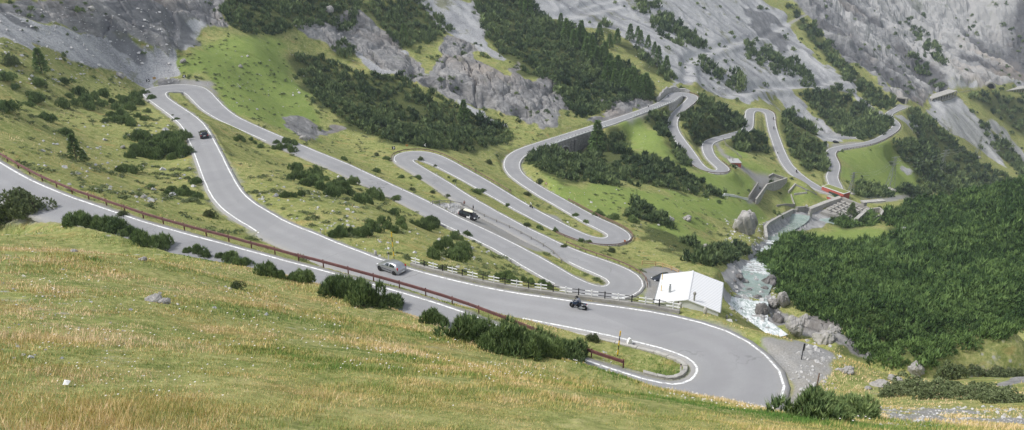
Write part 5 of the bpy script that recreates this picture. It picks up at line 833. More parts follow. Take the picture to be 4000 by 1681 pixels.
PINES = [ # base line in the photograph, depth, number, height, label
 ([(265,880),(430,915),(640,985)],25,13,1.75,'dark dwarf pine of the leftmost long thicket on the bank beside the lowest road'),
 ([(720,985),(850,1020),(985,1052)],12,7,1.3,'dark dwarf pine in the second thicket from the left along the grass bank'),
 ([(1030,1065),(1110,1092)],8,3,1.35,'dwarf pine of the small ragged tufts between two thickets on the bank'),
 ([(1140,1095),(1185,1103)],6,2,1.25,'small leaning dwarf pine at the tail of the ragged tufts on the bank'),
 ([(1285,1150),(1420,1190),(1560,1218)],28,10,2.0,'dense dwarf pine in the tall clump on the bank nearest the silver car'),
 ([(1660,1258),(1750,1283)],8,3,1.25,'low dwarf pine of the little clump between two big clumps on the bank'),
 ([(1810,1325),(1950,1375),(2080,1395),(2240,1410)],30,16,2.0,'broad dwarf pine of the largest bank clump, before the end of the red-brown guardrail'),
 ([(240,415),(330,430),(450,440),(600,420)],62,18,2.5,'dwarf pine in the long dark thicket below the topmost left bend of the road'),
 ([(400,475),(500,500),(590,480)],45,9,2.1,'dwarf pine in the low thicket just below the long one in the left meadow'),
 ([(520,600),(600,625),(680,640),(735,600)],95,15,2.4,'dwarf pine in the thick clump left of the road with the dark car'),
 ([(505,618),(560,610)],15,3,1.9,'dwarf pine on the near flank of the clump left of the dark car'),
 ([(460,672),(530,680)],18,3,1.9,'dwarf pine of the loose knot alone in the left meadow below the dark car'),
 ([(640,755),(720,770),(790,775)],20,6,1.3,'flat spreading dwarf pine near the foot of the slope left of the white edge line'),
 ([(740,715),(790,720)],6,2,1.3,'dwarf pine close to the white line under the dark car'),
 ([(1065,580),(1110,600),(1160,600)],45,7,2.0,'dwarf pine beside the middle road, uphill of the big thicket'),
 ([(905,545),(960,560),(1030,580)],20,6,1.1,'low pine tuft in the island of grass right of the dark car'),
 ([(1130,700),(1220,745),(1310,775),(1380,770)],70,20,2.2,'dwarf pine in the big thicket on the grass between the two middle roads'),
 ([(1400,790),(1440,805),(1490,780)],42,6,1.9,'dwarf pine at the lower right end of the big thicket between the middle roads'),
 ([(1110,770),(1180,775)],12,4,1.5,'dwarf pine of the lone knot below the big thicket between the middle roads'),
 ([(1290,925),(1350,930),(1420,925)],25,6,1.35,'dwarf pine at the left end of the row above the silver car'),
 ([(1420,920),(1520,910),(1640,905)],35,10,1.6,'dwarf pine in the middle of the row above the silver car'),
 ([(1660,895),(1710,910)],40,5,1.9,'dwarf pine at the right end of the row above the silver car'),
 ([(1690,1010),(1760,1020),(1830,1030)],62,9,2.0,'dwarf pine in the tall clump below the roadside, above the black and white fence'),
 ([(1760,930),(1800,945),(1840,930)],25,5,1.7,'dwarf pine of the small group against the near edge of the middle road'),
 ([(1940,1090),(2000,1110),(2080,1118),(2160,1140)],18,8,1.3,'low dwarf pine close behind the black and white fence'),
 ([(1560,865),(1570,868)],4,1,1.4,'single round dwarf pine between two clumps on the slope above the silver car'),
]
def sub(lab): return 'dwarf pines: ' + ' '.join(lab.split()[:0]) + lab.split(' in ')[-1] if ' in ' in lab else 'dwarf pines ' + lab
for ln, dp, n, h, lab in PINES: clump(ln, dp, n, h, lab, lab.replace('dwarf pine', 'dwarf pines', 1) if n > 1 else None)
SINGLE = [ # u, v of the base, height, kind, label
 (40,250,3.0,'leafy_bush','wide pale green bush at the top of the left meadow under the scree'),
 (15,312,2.2,'dwarf_pine','dwarf pine cut by the left edge of the picture, high on the meadow'),
 (152,332,1.9,'dwarf_pine','dwarf pine on the left meadow, just below the tall conifer'),
 (253,327,1.8,'dwarf_pine','dwarf pine on the left meadow, right of the tall conifer'),
 (140,395,2.5,'dwarf_pine','rounded dwarf pine left of the long thicket on the meadow'),
 (18,432,2.1,'dwarf_pine','dwarf pine half out of the left edge, level with the long thicket'),
 (182,470,2.0,'dwarf_pine','low broad dwarf pine alone under the left end of the long thicket'),
 (118,415,1.4,'dwarf_pine','small dwarf pine beside a bare stony patch on the meadow'),
 (55,345,1.2,'dwarf_pine','tiny dwarf pine near bare stones at far left of the meadow'),
 (252,530,1.7,'dwarf_pine','dwarf pine above the pale stony streak, left of the small spruce'),
 (480,845,.9,'leafy_bush','low grey-green bush beside the red-brown guardrail in the left meadow'),
 (590,735,.8,'dwarf_pine','tiny dark pine tuft alone in the lower left meadow'),
 (820,848,1.5,'leafy_bush','grey-green bush pressed against the white line below the dark car'),
 (690,470,.8,'dwarf_pine','small tuft at the road edge by the topmost left bend'),
 (675,455,.7,'leafy_bush','pale tuft on stones by the topmost left bend'),
 (925,1128,.7,'leafy_bush','small bright green tuft alone on the foreground grass'),
 (1470,672,1.5,'dwarf_pine','dwarf pine right of the middle road, on the grass above the black van'),
 (1570,695,1.1,'dwarf_pine','flat dwarf pine on the grass above the black van'),
 (1635,700,1.4,'dwarf_pine','round dwarf pine by the edge of the fourth road above the black van'),
 (1345,625,1.2,'dwarf_pine','flat dwarf pine on grass right of the middle road'),
 (1470,608,1.3,'leafy_bush','small leafy bush left of the tight bend with chevron signs'),
 (1510,622,1.3,'dwarf_pine','dwarf pine at the outer foot of the tight bend with chevron signs'),
 (1550,782,1.3,'dwarf_pine','dwarf pine on the near edge of the middle road, left of the black van'),
 (1535,838,1.4,'dwarf_pine','dwarf pine below the middle road, left of the big row'),
 (1645,628,1.8,'leafy_bush','leafy bush inside the tip of the tight bend with chevron signs'),
 (1700,652,1.0,'leafy_bush','small leafy bush in the grass island of the tight bend'),
 (1862,755,1.5,'dwarf_pine','upright dark pine between the fourth and fifth roads'),
 (1885,748,1.1,'dwarf_pine','short dark pine just right of the upright one between fourth and fifth roads'),
 (1750,770,1.1,'leafy_bush','grey-green bush at the left edge of the fourth road above the black van'),
 (1610,745,1.1,'leafy_bush','pale leafy bush on the grass above the fourth road'),
 (1690,755,1.0,'leafy_bush','leafy bush on the verge left of the fourth road'),
 (1980,805,.9,'dwarf_pine','low dark tuft on the strip between fourth and fifth roads'),
 (2060,885,1.3,'leafy_bush','leafy bush on the strip right of the black van'),
 (2110,895,1.2,'dwarf_pine','low dark pine on the strip right of the black van'),
 (2170,905,1.2,'dwarf_pine','dark pine near the end of the strip beside the fifth road'),
 (2265,945,1.1,'dwarf_pine','dark pine at the inner edge of the fifth road near its bend'),
 (2300,950,1.0,'dwarf_pine','small dark pine by the inner edge of the railed bend'),
 (2205,968,1.1,'leafy_bush','pale leafy cushion between the fourth road and the rail'),
 (2250,845,1.1,'dwarf_pine','dark pine in the grass tongue of the railed bend'),
 (2285,870,1.1,'dwarf_pine','dark pine near the tip of the grass tongue of the railed bend'),
 (2340,840,1.7,'dwarf_pine','dark shrub on the outer verge of the sixth road'),
 (2400,855,1.9,'dwarf_pine','dark shrub behind the rail of the sixth road'),
 (2470,868,1.9,'dwarf_pine','dark shrub at the right end of the rail of the sixth road'),
 (2385,985,1.5,'leafy_bush','pale bush below the railed bend, beside the parking place'),
 (2545,815,1.3,'dwarf_pine','dark shrub alone in the wide pasture above the boulders'),
 (2600,835,1.0,'dwarf_pine','low dark shrub in the pasture, right of another dark shrub'),
 (2110,715,1.9,'leafy_bush','pale green bush inside the wide bend before the bridge'),
 (2060,765,1.7,'leafy_bush','pale bush between the wide bend and the fifth road'),
 (1910,640,2.0,'leafy_bush','pale bush left of the wide bend'),
 (2315,1330,1.0,'leafy_bush','small green bush on the grass island of the lowest bend'),
 (950,1330,.0,'leafy_bush',''),
 (3700,1480,2.0,'leafy_bush','grey twiggy bush behind the pale boulder at lower right'),
 (2620,730,1.5,'leafy_bush','low leafy bush at the rim of the pasture by the dark thicket'),
 (3870,1200,.0,'leafy_bush',''),
]
for u, v, h, kind, lab in SINGLE:
    if not h: continue
    q = hit([u], [v])[0]; shrub(q, h, h * (1.0 if kind == 'dwarf_pine' else .85), lab, None, 'pine shrub' if kind == 'dwarf_pine' else 'bush', kind, seed=u, stem=np.linalg.norm(q) < 190)
# broad bush by the lowest road, and the dark bush at the lower right
clump([(-10,845),(60,838),(130,828)],25,6,2.7,'big grey-green willow bush at the far left edge of the lowest road','willow bushes at the left edge of the lowest road','leafy_bush','bush',.9)
clump([(-20,862),(10,866)],10,2,1.4,'small willow bush in the left corner under the big one','small willow bushes at the left edge','leafy_bush','bush',.9)
clump([(3150,1640),(3230,1652),(3330,1655),(3390,1640)],28,6,1.4,'dark twiggy shrub in the clump at the lower right, below the gravel apron','dark twiggy shrubs at the lower right','dwarf_pine','pine shrub',.85)
clump([(3460,1545),(3600,1560),(3750,1560),(3900,1575),(3990,1580)],35,16,1.15,'low olive heath shrub on the ridge at the lower right','low olive heath shrubs on the lower right ridge','leafy_bush','bush',1.5)
clump([(3700,1455),(3800,1465),(3900,1470),(3990,1480)],25,10,1.2,'brownish low shrub at the edge of the gorge at lower right','brownish low shrubs at the edge of the gorge','leafy_bush','bush',1.4)
clump([(2800,800),(2830,770)],10,2,1.2,'small shrub at the rim of the hollow beside the lower road','small shrubs at the rim of the hollow','dwarf_pine','pine shrub')

# conifers
def conifer_mesh(seed, n=520):
    rng = np.random.default_rng(seed); z = rng.uniform(.06, 1, n) ** .85; r = (1 - z) ** .8 * .27 * rng.uniform(.35, 1.1, n) + .01; a = rng.uniform(0, 6.283, n)
    a += np.sin(z * 40) * .3
    P = np.column_stack([np.cos(a) * r, np.sin(a) * r, z]); Dn = np.column_stack([np.cos(a), np.sin(a), np.full(n, -.1) + z * .6])
    V = tufts(P, Dn, .085, .035, 4, rng, .15); return V, np.repeat(np.clip(rng.normal(.45, .2, n), 0, 1), 12)
CON = [tri_mesh('crown', *conifer_mesh(300 + i)) for i in range(4)]
_t = MB().tube([(0, 0, -.06), (0, 0, .4), (0, 0, .96)], [.022, .015, .004], 7).build('trunk', M_BARK); TRUNK_ME = _t.data; bpy.data.objects.remove(_t)
def conifer(p, h, label, group, seed, name='larch_tree', mat=None, wide=1.0):
    rng = random.Random(seed); t = empty(name, (p[0], p[1], p[2] - .1), rng.uniform(0, 6.28), label, 'tree', group); t.scale = (h * wide, h * wide, h)
    link('trunk', TRUNK_ME, None, t); c = link('crown', CON[rng.randrange(4)], None, t)
    if mat and c.material_slots:
        c.material_slots[0].link = 'OBJECT'; c.material_slots[0].material = mat
    return t
for m_ in CON: m_.materials.append(M_LARCH)
conifer(spot(165,288), 6.2, 'tall blue-green conifer on the left meadow below the scree', None, 1, 'conifer_tree', None, 1.15)
conifer(spot(300,628), 4.6, 'small dark spruce standing alone in the left meadow', None, 2, 'spruce_tree', M_PINE, 1.0)
conifer(spot(330,632), 2.2, 'stunted spruce leaning at the foot of the lone spruce', None, 3, 'spruce_tree', M_PINE, 1.2)
conifer(spot(2330,590), 13.5, 'bright green larch rising in front of the stone bridge', None, 4, 'larch_tree', None, 1.0)
conifer(spot(2318,612), 6.5, 'short larch at the foot of the tall larch by the bridge', None, 5, 'larch_tree', None, 1.2)
conifer(spot(1812,478), 9.5, 'bright green larch alone above the forest band near the cliffs', None, 6)
conifer(spot(1578,150), 7.5, 'pale larch growing under the white rock scar', None, 7)
conifer(spot(3320,862), 9, 'dark spruce by the lower rim of the basin', None, 8, 'spruce_tree', M_WOOD)
LAR = [(2190,110),(2270,150),(2265,175),(2290,190),(2240,190),(2210,160),(2330,250),(2350,260),(2310,230),(2390,310),(2410,300),(2430,330),(2450,345),(2470,350),(2490,365),(2505,372),(2520,380),(2380,280),(2360,240),(2290,240),(2460,370),(2440,365),(2535,385),(2400,350),(2370,330),(2040,40),(2030,20),(2060,60)]
for i, (u, v) in enumerate(LAR): conifer(spot(u, v), 9 + (i * 37 % 11) * .45, 'larch in the stand on the slope above the bridge road', 'larches on the slope above the bridge road', 20 + i)
LAR2 = [(2490,150),(2500,175),(2460,160),(2555,215),(2570,240),(2600,290),(2530,190),(2410,175),(2340,165),(2380,190)]
for i, (u, v) in enumerate(LAR2): conifer(spot(u, v), 8 + (i * 37 % 11) * .35, 'larch in the narrow strip of trees running down the pale scree', 'larches in the strip on the scree', 60 + i)

# thickets no one could count
def scatter(polys, spacing, k_dist, seed, maxn=30000):
    rng = np.random.default_rng(seed); out = []
    for poly, d0, d1 in polys:
        P = np.array(poly, float); lo, hi = P.min(0), P.max(0); area = (hi - lo).prod()
        n = int(area * 1.15); n = min(n, 40000)
        u = rng.uniform(lo[0], hi[0], n); v = rng.uniform(lo[1], hi[1], n); m = inpoly(u, v, poly); Q = hit(u[m], v[m]); d = np.linalg.norm(Q, axis=1)
        Q = Q[(d > d0) & (d < d1)]; out.append(Q)
    Q = np.concatenate(out); Q = Q[rng.permutation(len(Q))]
    cell = {}; keep = []
    for i, (x, y, z) in enumerate(Q):
        D = math.sqrt(x * x + y * y + z * z); lv = round(math.log(max(spacing, D * k_dist)) / .12); s = math.exp(lv * .12); c = (int(x // s), int(y // s), lv)
        if c in cell: continue
        cell[c] = 1; keep.append(i)
    return Q[keep]
def thicket(name, Q, libs, hfun, mat, label, cat, seed, wf=.75):
    rng = np.random.default_rng(seed); Vs = []; Ts = []
    for i, (lv, lt) in enumerate(libs):
        S_ = Q[i::len(libs)]; n = len(S_)
        if not n: continue
        h = hfun(S_) * rng.choice([.55, .8, 1.0, 1.45], n, p=[.25, .3, .3, .15]) * rng.uniform(.85, 1.15, n); a = rng.uniform(0, 6.283, n); w = h * wf * rng.uniform(.85, 1.3, n)
        x = lv[None, :, 0] * np.cos(a)[:, None] - lv[None, :, 1] * np.sin(a)[:, None]; y = lv[None, :, 0] * np.sin(a)[:, None] + lv[None, :, 1] * np.cos(a)[:, None]
        V = np.stack([x * w[:, None] + S_[:, 0:1], y * w[:, None] + S_[:, 1:2], lv[None, :, 2] * h[:, None] + S_[:, 2:3] - .15 * h[:, None]], -1)
        Vs.append(V.reshape(-1, 3)); Ts.append(np.clip(np.broadcast_to(lt[None], (n, len(lt))) * .7 + rng.normal(.1, .2, (n, 1)) + .45 * fbm(S_[:, 0] / 14, S_[:, 1] / 14, 3)[:, None], 0, 1).ravel())
    o = link(name, tri_mesh(name, np.concatenate(Vs), np.concatenate(Ts)), mat); return props(o, label, cat, None, 'stuff')
LOW = [shrub_verts(400 + i, 85, 3, .34, .13, 6, spread=.75) for i in range(6)]
FAR = [shrub_verts(500 + i, 42, 3, .42, .20, 5, spread=.75) for i in range(6)]
def off_road(Q, gap=1.5):
    E, _, _ = road_field(Q[:, 0], Q[:, 1]); return Q[E > gap]
Qs = off_road(scatter(THICKET['slope'], 1.5, .0072, 1)); Qw = off_road(scatter(THICKET['wood'], 2.0, .0085, 2))
# the wood is broken by clearings
clr = fbm(Qw[:, 0] / 22, Qw[:, 1] / 22, 4); Qw = Qw[clr > -.30]
thicket('pine_thicket', Qs, LOW, lambda q: np.clip(np.linalg.norm(q, axis=1) / 85, 2.0, 3.6), M_THICK, 'dense dark dwarf pine thicket covering the whole right-hand slope', 'thicket', 3)
thicket('mountain_wood', Qw, FAR, lambda q: np.clip(np.linalg.norm(q, axis=1) / 130, 2.2, 5.0), M_WOOD, 'dark pine wood in bands between the cliffs and the roads', 'wood', 4)
print('thickets', len(Qs), len(Qw))
# scattered scrub between rocks
def scrub():
    rng = np.random.default_rng(9); u = rng.uniform(0, 4000, 26000); v = rng.uniform(0, 1000, 26000); Q = hit(u, v); Q = Q[~np.isnan(Q[:, 0])]
    E, _, _ = road_field(Q[:, 0], Q[:, 1]); ro = sample(rock, Q[:, 0], Q[:, 1]); sr = sample(scree, Q[:, 0], Q[:, 1]); lu = sample(lush, Q[:, 0], Q[:, 1]); we = sample(wet, Q[:, 0], Q[:, 1])
    d = np.linalg.norm(Q, axis=1); f = fbm(Q[:, 0] / 30, Q[:, 1] / 30, 4, .6)
    p = .08 * (f > .12) + .016 + .05 * ro * (f > .22) - .016 * ro - .010 * sr; p *= (1 - lu * .93) * (E > 2) * (d > 210) * (1 - we) * np.clip((d - 150) / 200, 0, 1)
    Q = Q[rng.uniform(0, 1, len(Q)) < p]; return Q
Qc = scrub()
thicket('mountain_scrub', Qc, FAR, lambda q: np.clip(np.linalg.norm(q, axis=1) / 260, .8, 2.6), M_WOOD, 'sparse low scrub dotted over the cliffs and scree', 'scrub', 5, 1.0)

def heath():
    rng = np.random.default_rng(19); Q = hit(rng.uniform(0, 2950, 13000), rng.uniform(150, 1100, 13000)); Q = Q[~np.isnan(Q[:, 0])]
    E, _, _ = road_field(Q[:, 0], Q[:, 1]); d = np.linalg.norm(Q, axis=1); bad = sample(rock, Q[:, 0], Q[:, 1]) + sample(scree, Q[:, 0], Q[:, 1]) + sample(gravel, Q[:, 0], Q[:, 1]) + .25 * sample(lush, Q[:, 0], Q[:, 1]) + sample(wet, Q[:, 0], Q[:, 1])
    f = fbm(Q[:, 0] / 9 + 7, Q[:, 1] / 9, 4, .6); return Q[(E > 1.5) & (d > 95) & (d < 330) & (bad < .4) & (f > .10) & (rng.uniform(0, 1, len(Q)) < .55)]
thicket('low_heath', heath(), [shrub_verts(600 + i, 60, 3, .30, .12, 6, spread=.8) for i in range(4)], lambda q: np.full(len(q), .42), M_BROAD, 'low green heath tufts dotted over the meadows', 'heath', 8, 1.9)

# ------------------------------------------------------------------ materials of things
M_SILVER = plain('silver car paint', (.36, .37, .39), .28, .6, .06, 2, .5)
M_BLACKP = plain('black car paint', (.012, .012, .015), .18, 0, .2, 2, .6)
M_DARKP = plain('dark blue grey car paint', (.018, .022, .03), .2, .1, .2, 2, .6)
M_BLUEP = plain('dark blue motorcycle paint', (.012, .03, .07), .25, 0, .2, 6, .6)
M_GLASS = plain('car glass', (.03, .04, .045), .08, 0, .2, 1, .7)
M_SCREEN = plain('glass with painted sky sheen', (.20, .27, .29), .08, 0, .2, 2, .7)  # paler car glass, the sky's reflection painted into its colour
M_TYRE = plain('tyre rubber', (.015, .015, .016), .85)
M_RIM = plain('alloy', (.42, .42, .43), .35, .7)
M_TRIM = plain('dark plastic', (.03, .03, .032), .6)
M_RED = plain('red lamp glass', (.45, .02, .02), .2)
M_LAMP = plain('clear lamp glass', (.75, .76, .78), .12)
M_WHITE = plain('white paint', (.80, .80, .79), .55, dirt=.25)
M_WHITER = plain('white sheet metal', (.70, .70, .70), .5, var=.05, sc=.6, dirt=.15)
M_BLACK = plain('black paint', (.018, .018, .02), .5)
M_YELLOW = plain('yellow paint', (.72, .46, .03), .5)
M_RUST = plain('red brown rail paint', (.125, .042, .036), .6, var=.3, sc=2, dirt=.2)
M_BROWNRAIL = plain('weathered brown rail', (.16, .10, .075), .75, var=.3, sc=2, dirt=.4)
M_WOODG = plain('grey weathered wood', (.26, .245, .225), .9, var=.25, sc=4)
M_WOODY = plain('pale larch wood', (.48, .33, .17), .8, var=.15, sc=3)
M_CONC = plain('pale concrete', (.42, .405, .375), .9, var=.15, sc=.5, dirt=.45, bmp=.2)
M_CONCD = plain('weathered concrete', (.30, .29, .27), .9, var=.2, sc=.6, dirt=.5, bmp=.2)
M_BRICK = plain('red plaster', (.42, .10, .075), .85, var=.12, sc=1, dirt=.2)
M_GREYROOF = plain('grey roofing felt', (.40, .40, .40), .9, var=.08, sc=1)
M_GREENROOF = plain('turf roof', (.20, .22, .07), .95, var=.3, sc=2)
M_GREEND = plain('dark green shutters', (.03, .06, .045), .6)
M_STEEL = plain('galvanised steel', (.34, .36, .37), .45, .6)
M_DIM = plain('near black and painted shade', (.02, .02, .02), .9)  # near black; on arches, gallery and tunnels it paints the shade inside
M_SKIN = plain('skin', (.50, .30, .22), .6)
M_HAIR = plain('dark hair', (.03, .02, .015), .7)
M_CLOTHD = plain('dark riding clothes', (.022, .024, .03), .8)
M_CLOTHG = plain('grey jacket', (.22, .23, .27), .8)
M_CLOTHL = plain('pale cycling jersey', (.55, .55, .52), .8)
M_CLOTHB = plain('blue jeans', (.06, .09, .17), .85)
M_CLOTHR = plain('brown red jacket', (.26, .12, .09), .85)
def masonry(name, lo, mid, hi, sc=1.2):
    m, nt, b = new_mat(name); co = objco(nt); vo = N(nt, 'TexVoronoi'); vo.inputs['Scale'].default_value = sc; L(nt, scaled(nt, co, (1, 1, 1.7)), vo.inputs['Vector'])
    ve = N(nt, 'TexVoronoi', feature='DISTANCE_TO_EDGE'); ve.inputs['Scale'].default_value = sc; L(nt, scaled(nt, co, (1, 1, 1.7)), ve.inputs['Vector'])
    c = ramp(nt, noise(nt, vo.outputs['Color'], 3, 1), [(.3, lo), (.5, mid), (.7, hi)]); c = mixc(nt, .4, c, ramp(nt, noise(nt, co, .9, 6, .7), [(.3, lo), (.7, hi)]))
    c = mixc(nt, ramp(nt, ve.outputs['Distance'], [(0, .7), (.06, 0)]), c, tuple(x * .4 for x in lo)); L(nt, c, b.inputs['Base Color']); b.inputs['Roughness'].default_value = .95
    bump(nt, b, ve.outputs['Distance'], .4, .1); return m
M_STONE = masonry('dry stone masonry', (.14, .135, .125), (.24, .23, .215), (.36, .35, .33))
M_STONEP = masonry('pale stone masonry', (.26, .25, .24), (.38, .37, .35), (.50, .49, .47), .8)
def rockmat():
    m, nt, b = new_mat('boulder stone'); co = objco(nt)
    c = ramp(nt, noise(nt, co, 1.6, 9, .7, .5), [(.28, (.19, .18, .17)), (.45, (.32, .305, .29)), (.6, (.40, .38, .36)), (.75, (.52, .50, .48))])
    c = mixc(nt, ramp(nt, noise(nt, co, .7, 7, .75), [(.56, 0), (.64, .7)]), c, (.12, .13, .06))
    L(nt, c, b.inputs['Base Color']); b.inputs['Roughness'].default_value = .95; bump(nt, b, noise(nt, co, 2.2, 9, .75), .6, .3); return m
M_ROCK = rockmat()
M_ROCKD = plain('wet dark rock', (.16, .15, .145), .7, var=.5, sc=1.5, bmp=.4)

def road_spot(u, v):
    p = hit([u], [v])[0]; E, Z, T = road_field(np.array([p[0]]), np.array([p[1]])); d = ray(u, v)
    z = Z[0] + .012; return Vector(tuple(d * (z / d[2])))
def heading(a, b): return math.atan2(b.y - a.y, b.x - a.x)

# ------------------------------------------------------------------ vehicles
def car(label, loc, rz, st, paint, wheel_r, wx, cat='car', name='parked_car', ends=('rear',), tall_lamps=False, extras=None, grey_glass=False):
    """st: rows of x, underside, belt height, top height, half width, half roof width (front x > 0)"""
    root = empty(name, loc, rz, label, cat)
    def ring(r):
        x, z0, zb, zt, w, wr = r
        h = [(0, z0), (.86 * w, z0), (w, z0 + .2), (w, zb - .16), (.965 * w, zb), (wr, zt - .055), (wr * .82, zt - .008), (0, zt + .012)]
        return [(x, y, z) for y, z in h] + [(x, -y, z) for y, z in h[-2:0:-1]]
    n = 14; V = []; Fs = []
    for r in st: V += ring(r)
    for i in range(len(st) - 1):
        for k in range(n): Fs.append((i * n + k, i * n + (k + 1) % n, (i + 1) * n + (k + 1) % n, (i + 1) * n + k))
    Fs += [tuple(range(n)), tuple(range((len(st) - 1) * n, len(st) * n))[::-1]]
    b = MB(); b.add(V, Fs); body = b.build('body', paint, root, smooth=True)
    mod = body.modifiers.new('e', 'EDGE_SPLIT'); mod.split_angle = rad(38)
    S_ = np.array(st)
    def at(x, k):
        r = [np.interp(-x, -S_[:, 0], S_[:, c]) for c in range(6)]; r[0] = x; return np.array(ring(r)[k])
    def sheet(x0, x1, k0, k1, name_, mat, ins=.1, nx=4, outv=(0, 0, 1)):
        P = []
        for i in range(nx + 1):
            x = x0 + (x1 - x0) * i / nx; a, c = at(x, k0), at(x, k1); P += [a + (c - a) * ins, c + (a - c) * ins]
        o = np.array(outv) * .012; P = [p + o for p in P]
        f = [(2 * i, 2 * i + 1, 2 * i + 3, 2 * i + 2) for i in range(nx)]; m = MB(); m.add([tuple(p) for p in P], f)
        return m.build(name_, mat, root)
    return root, sheet, at
def wheels(root, r, wf, wr_, y, arch=True):
    for x in (wf, wr_):
        for s in (-1, 1):
            w = MB().lathe([(r * .55, -.1), (r * .92, -.1), (r, -.06), (r, .06), (r * .92, .1), (r * .55, .1)], (0, 0, 0), 20, axis='y').build('wheel', M_TYRE, root); w.location = (x, s * (y - .085), r)
            MB().lathe([(.02, -.075), (r * .60, -.075), (r * .64, -.105 if s < 0 else -.075), (r * .64, .105 if s > 0 else .075), (r * .60, .075), (.02, .075)], (0, 0, 0), 12, axis='y').build('rim', M_RIM, w)
            if arch:
                a = MB().lathe([(.1, -.012), (r + .06, -.012), (r + .06, .012), (.1, .012)], (0, 0, 0), 20, axis='y').build('wheel_arch_shade', M_DIM, root); a.location = (x, s * (y - .004), r + .02)  # flat black disc, paints the shade of the wheel well
def finish(root, L_, w, zf, zr, mat_mirror, plate_back=True, plate_front=True):
    for s in (-1, 1):
        MB().box((L_ * .5 - .85 * .55 * 2 + .15, s * (w + .09), zf + .33), (.12, .16, .12)).build('mirror', mat_mirror, root, bevel=.03)
    if plate_back: MB().box((-L_ / 2 - .012, 0, zr), (.02, .5, .12)).build('number_plate', M_WHITE, root)
    if plate_front: MB().box((L_ / 2 + .012, 0, .42), (.02, .5, .11)).build('number_plate', M_WHITE, root)

# silver hatchback driving down
fa, ra = road_spot(1475, 1060), road_spot(1560, 1074)
a_ = road_spot(1484.6, 1058.4); b_ = road_spot(1541.8, 1075.3); rz = heading(b_, a_)
off_ = Vector((-math.sin(rz), math.cos(rz), 0)); c_ = (a_ + b_) / 2
c_ = c_ + (-off_ if (-off_).y > 0 else off_) * .74
HATCH = [(1.9, .34, .50, .56, .66, .5), (1.82, .24, .62, .68, .76, .62), (1.55, .2, .72, .82, .81, .66), (1.05, .2, .84, .93, .825, .68), (.82, .2, .90, .965, .83, .69), (.12, .2, .93, 1.385, .83, .56), (-.5, .2, .95, 1.47, .83, .585), (-1.2, .2, .98, 1.44, .825, .575), (-1.5, .22, 1.0, 1.36, .82, .56), (-1.76, .26, .98, 1.02, .80, .66), (-1.86, .28, .78, .84, .77, .64), (-1.9, .36, .60, .66, .72, .6)]
r_, sheet, at = car('silver five-door hatchback driving along the road beside the black and white fence', c_, rz, HATCH, M_SILVER, .29, 1.23, name='silver_hatchback')
wheels(r_, .295, 1.23, -1.23, .83)
for s, (k0, k1) in ((1, (4, 5)), (-1, (10, 9))):
    sheet(.62, -.28, k0, k1, 'side_window', M_GLASS, .13, outv=(0, s * .9, .4)); sheet(-.42, -1.22, k0, k1, 'side_window', M_GLASS, .13, outv=(0, s * .9, .4))
sheet(.74, .18, 5, 9, 'windscreen', M_GLASS, .04, 3, (.6, 0, .8)); sheet(-1.53, -1.73, 5, 9, 'rear_window', M_SCREEN, .05, 2, (-.8, 0, .6))
for s in (-1, 1):
    MB().box((-1.74, s * .715, .93), (.17, .13, .46)).build('tail_lamp', M_RED, r_, bevel=.03)
    MB().box((1.74, s * .6, .66), (.2, .26, .13)).build('headlamp', M_LAMP, r_, bevel=.03)
    MB().box((0, s * .835, .56), (1.7, .025, .06)).build('side_moulding', M_TRIM, r_)
    MB().box((.66, s * .90, .98), (.10, .15, .11)).build('mirror', M_SILVER, r_, bevel=.03)
MB().box((-1.87, 0, .46), (.12, 1.5, .2)).build('bumper', M_SILVER, r_, bevel=.04); MB().box((1.86, 0, .42), (.12, 1.45, .2)).build('bumper', M_SILVER, r_, bevel=.04)
MB().box((-1.94, 0, .50), (.02, .48, .11)).build('number_plate', M_WHITE, r_); MB().box((1.93, 0, .42), (.02, .48, .1)).build('number_plate', M_WHITE, r_)

# dark estate driving away
a_ = road_spot(788, 547); b_ = road_spot(815, 546); c0 = road_spot(800.5, 544); c1 = road_spot(775, 490)
rz = heading(c0, c1); c_ = c0 + Vector((math.cos(rz), math.sin(rz), 0)) * 1.9 + Vector((0, 0, .05))
ESTATE = [(2.2, .36, .55, .62, .7, .5), (2.12, .26, .68, .74, .82, .66), (1.7, .22, .80, .88, .88, .7), (1.0, .22, .92, 1.0, .89, .72), (.85, .22, .95, 1.03, .89, .72), (.15, .22, .98, 1.42, .89, .61), (-.6, .22, 1.0, 1.50, .89, .63), (-1.6, .22, 1.02, 1.46, .885, .62), (-1.85, .24, 1.02, 1.40, .88, .6), (-2.1, .28, 1.0, 1.06, .86, .68), (-2.17, .3, .8, .86, .83, .66), (-2.2, .38, .62, .68, .78, .62)]
r_, sheet, at = car('dark grey estate car with red tail lamps driving away on the upper left road', c_, rz, ESTATE, M_DARKP, .32, 1.35, name='dark_estate_car')
wheels(r_, .32, 1.35, -1.35, .89)
for s, (k0, k1) in ((1, (4, 5)), (-1, (10, 9))):
    sheet(.66, -.3, k0, k1, 'side_window', M_GLASS, .13, outv=(0, s * .9, .4)); sheet(-.42, -1.6, k0, k1, 'side_window', M_GLASS, .13, outv=(0, s * .9, .4))
sheet(.77, .2, 5, 9, 'windscreen', M_GLASS, .04, 3, (.6, 0, .8)); sheet(-1.88, -2.06, 5, 9, 'rear_window', M_GLASS, .05, 2, (-.8, 0, .6))
for s in (-1, 1):
    MB().box((-2.14, s * .72, .85), (.12, .28, .17)).build('tail_lamp', M_RED, r_, bevel=.03); MB().box((2.05, s * .64, .68), (.2, .3, .14)).build('headlamp', M_LAMP, r_, bevel=.03)
    MB().box((.68, s * .97, 1.03), (.11, .2, .13)).build('mirror', M_DARKP, r_, bevel=.03)
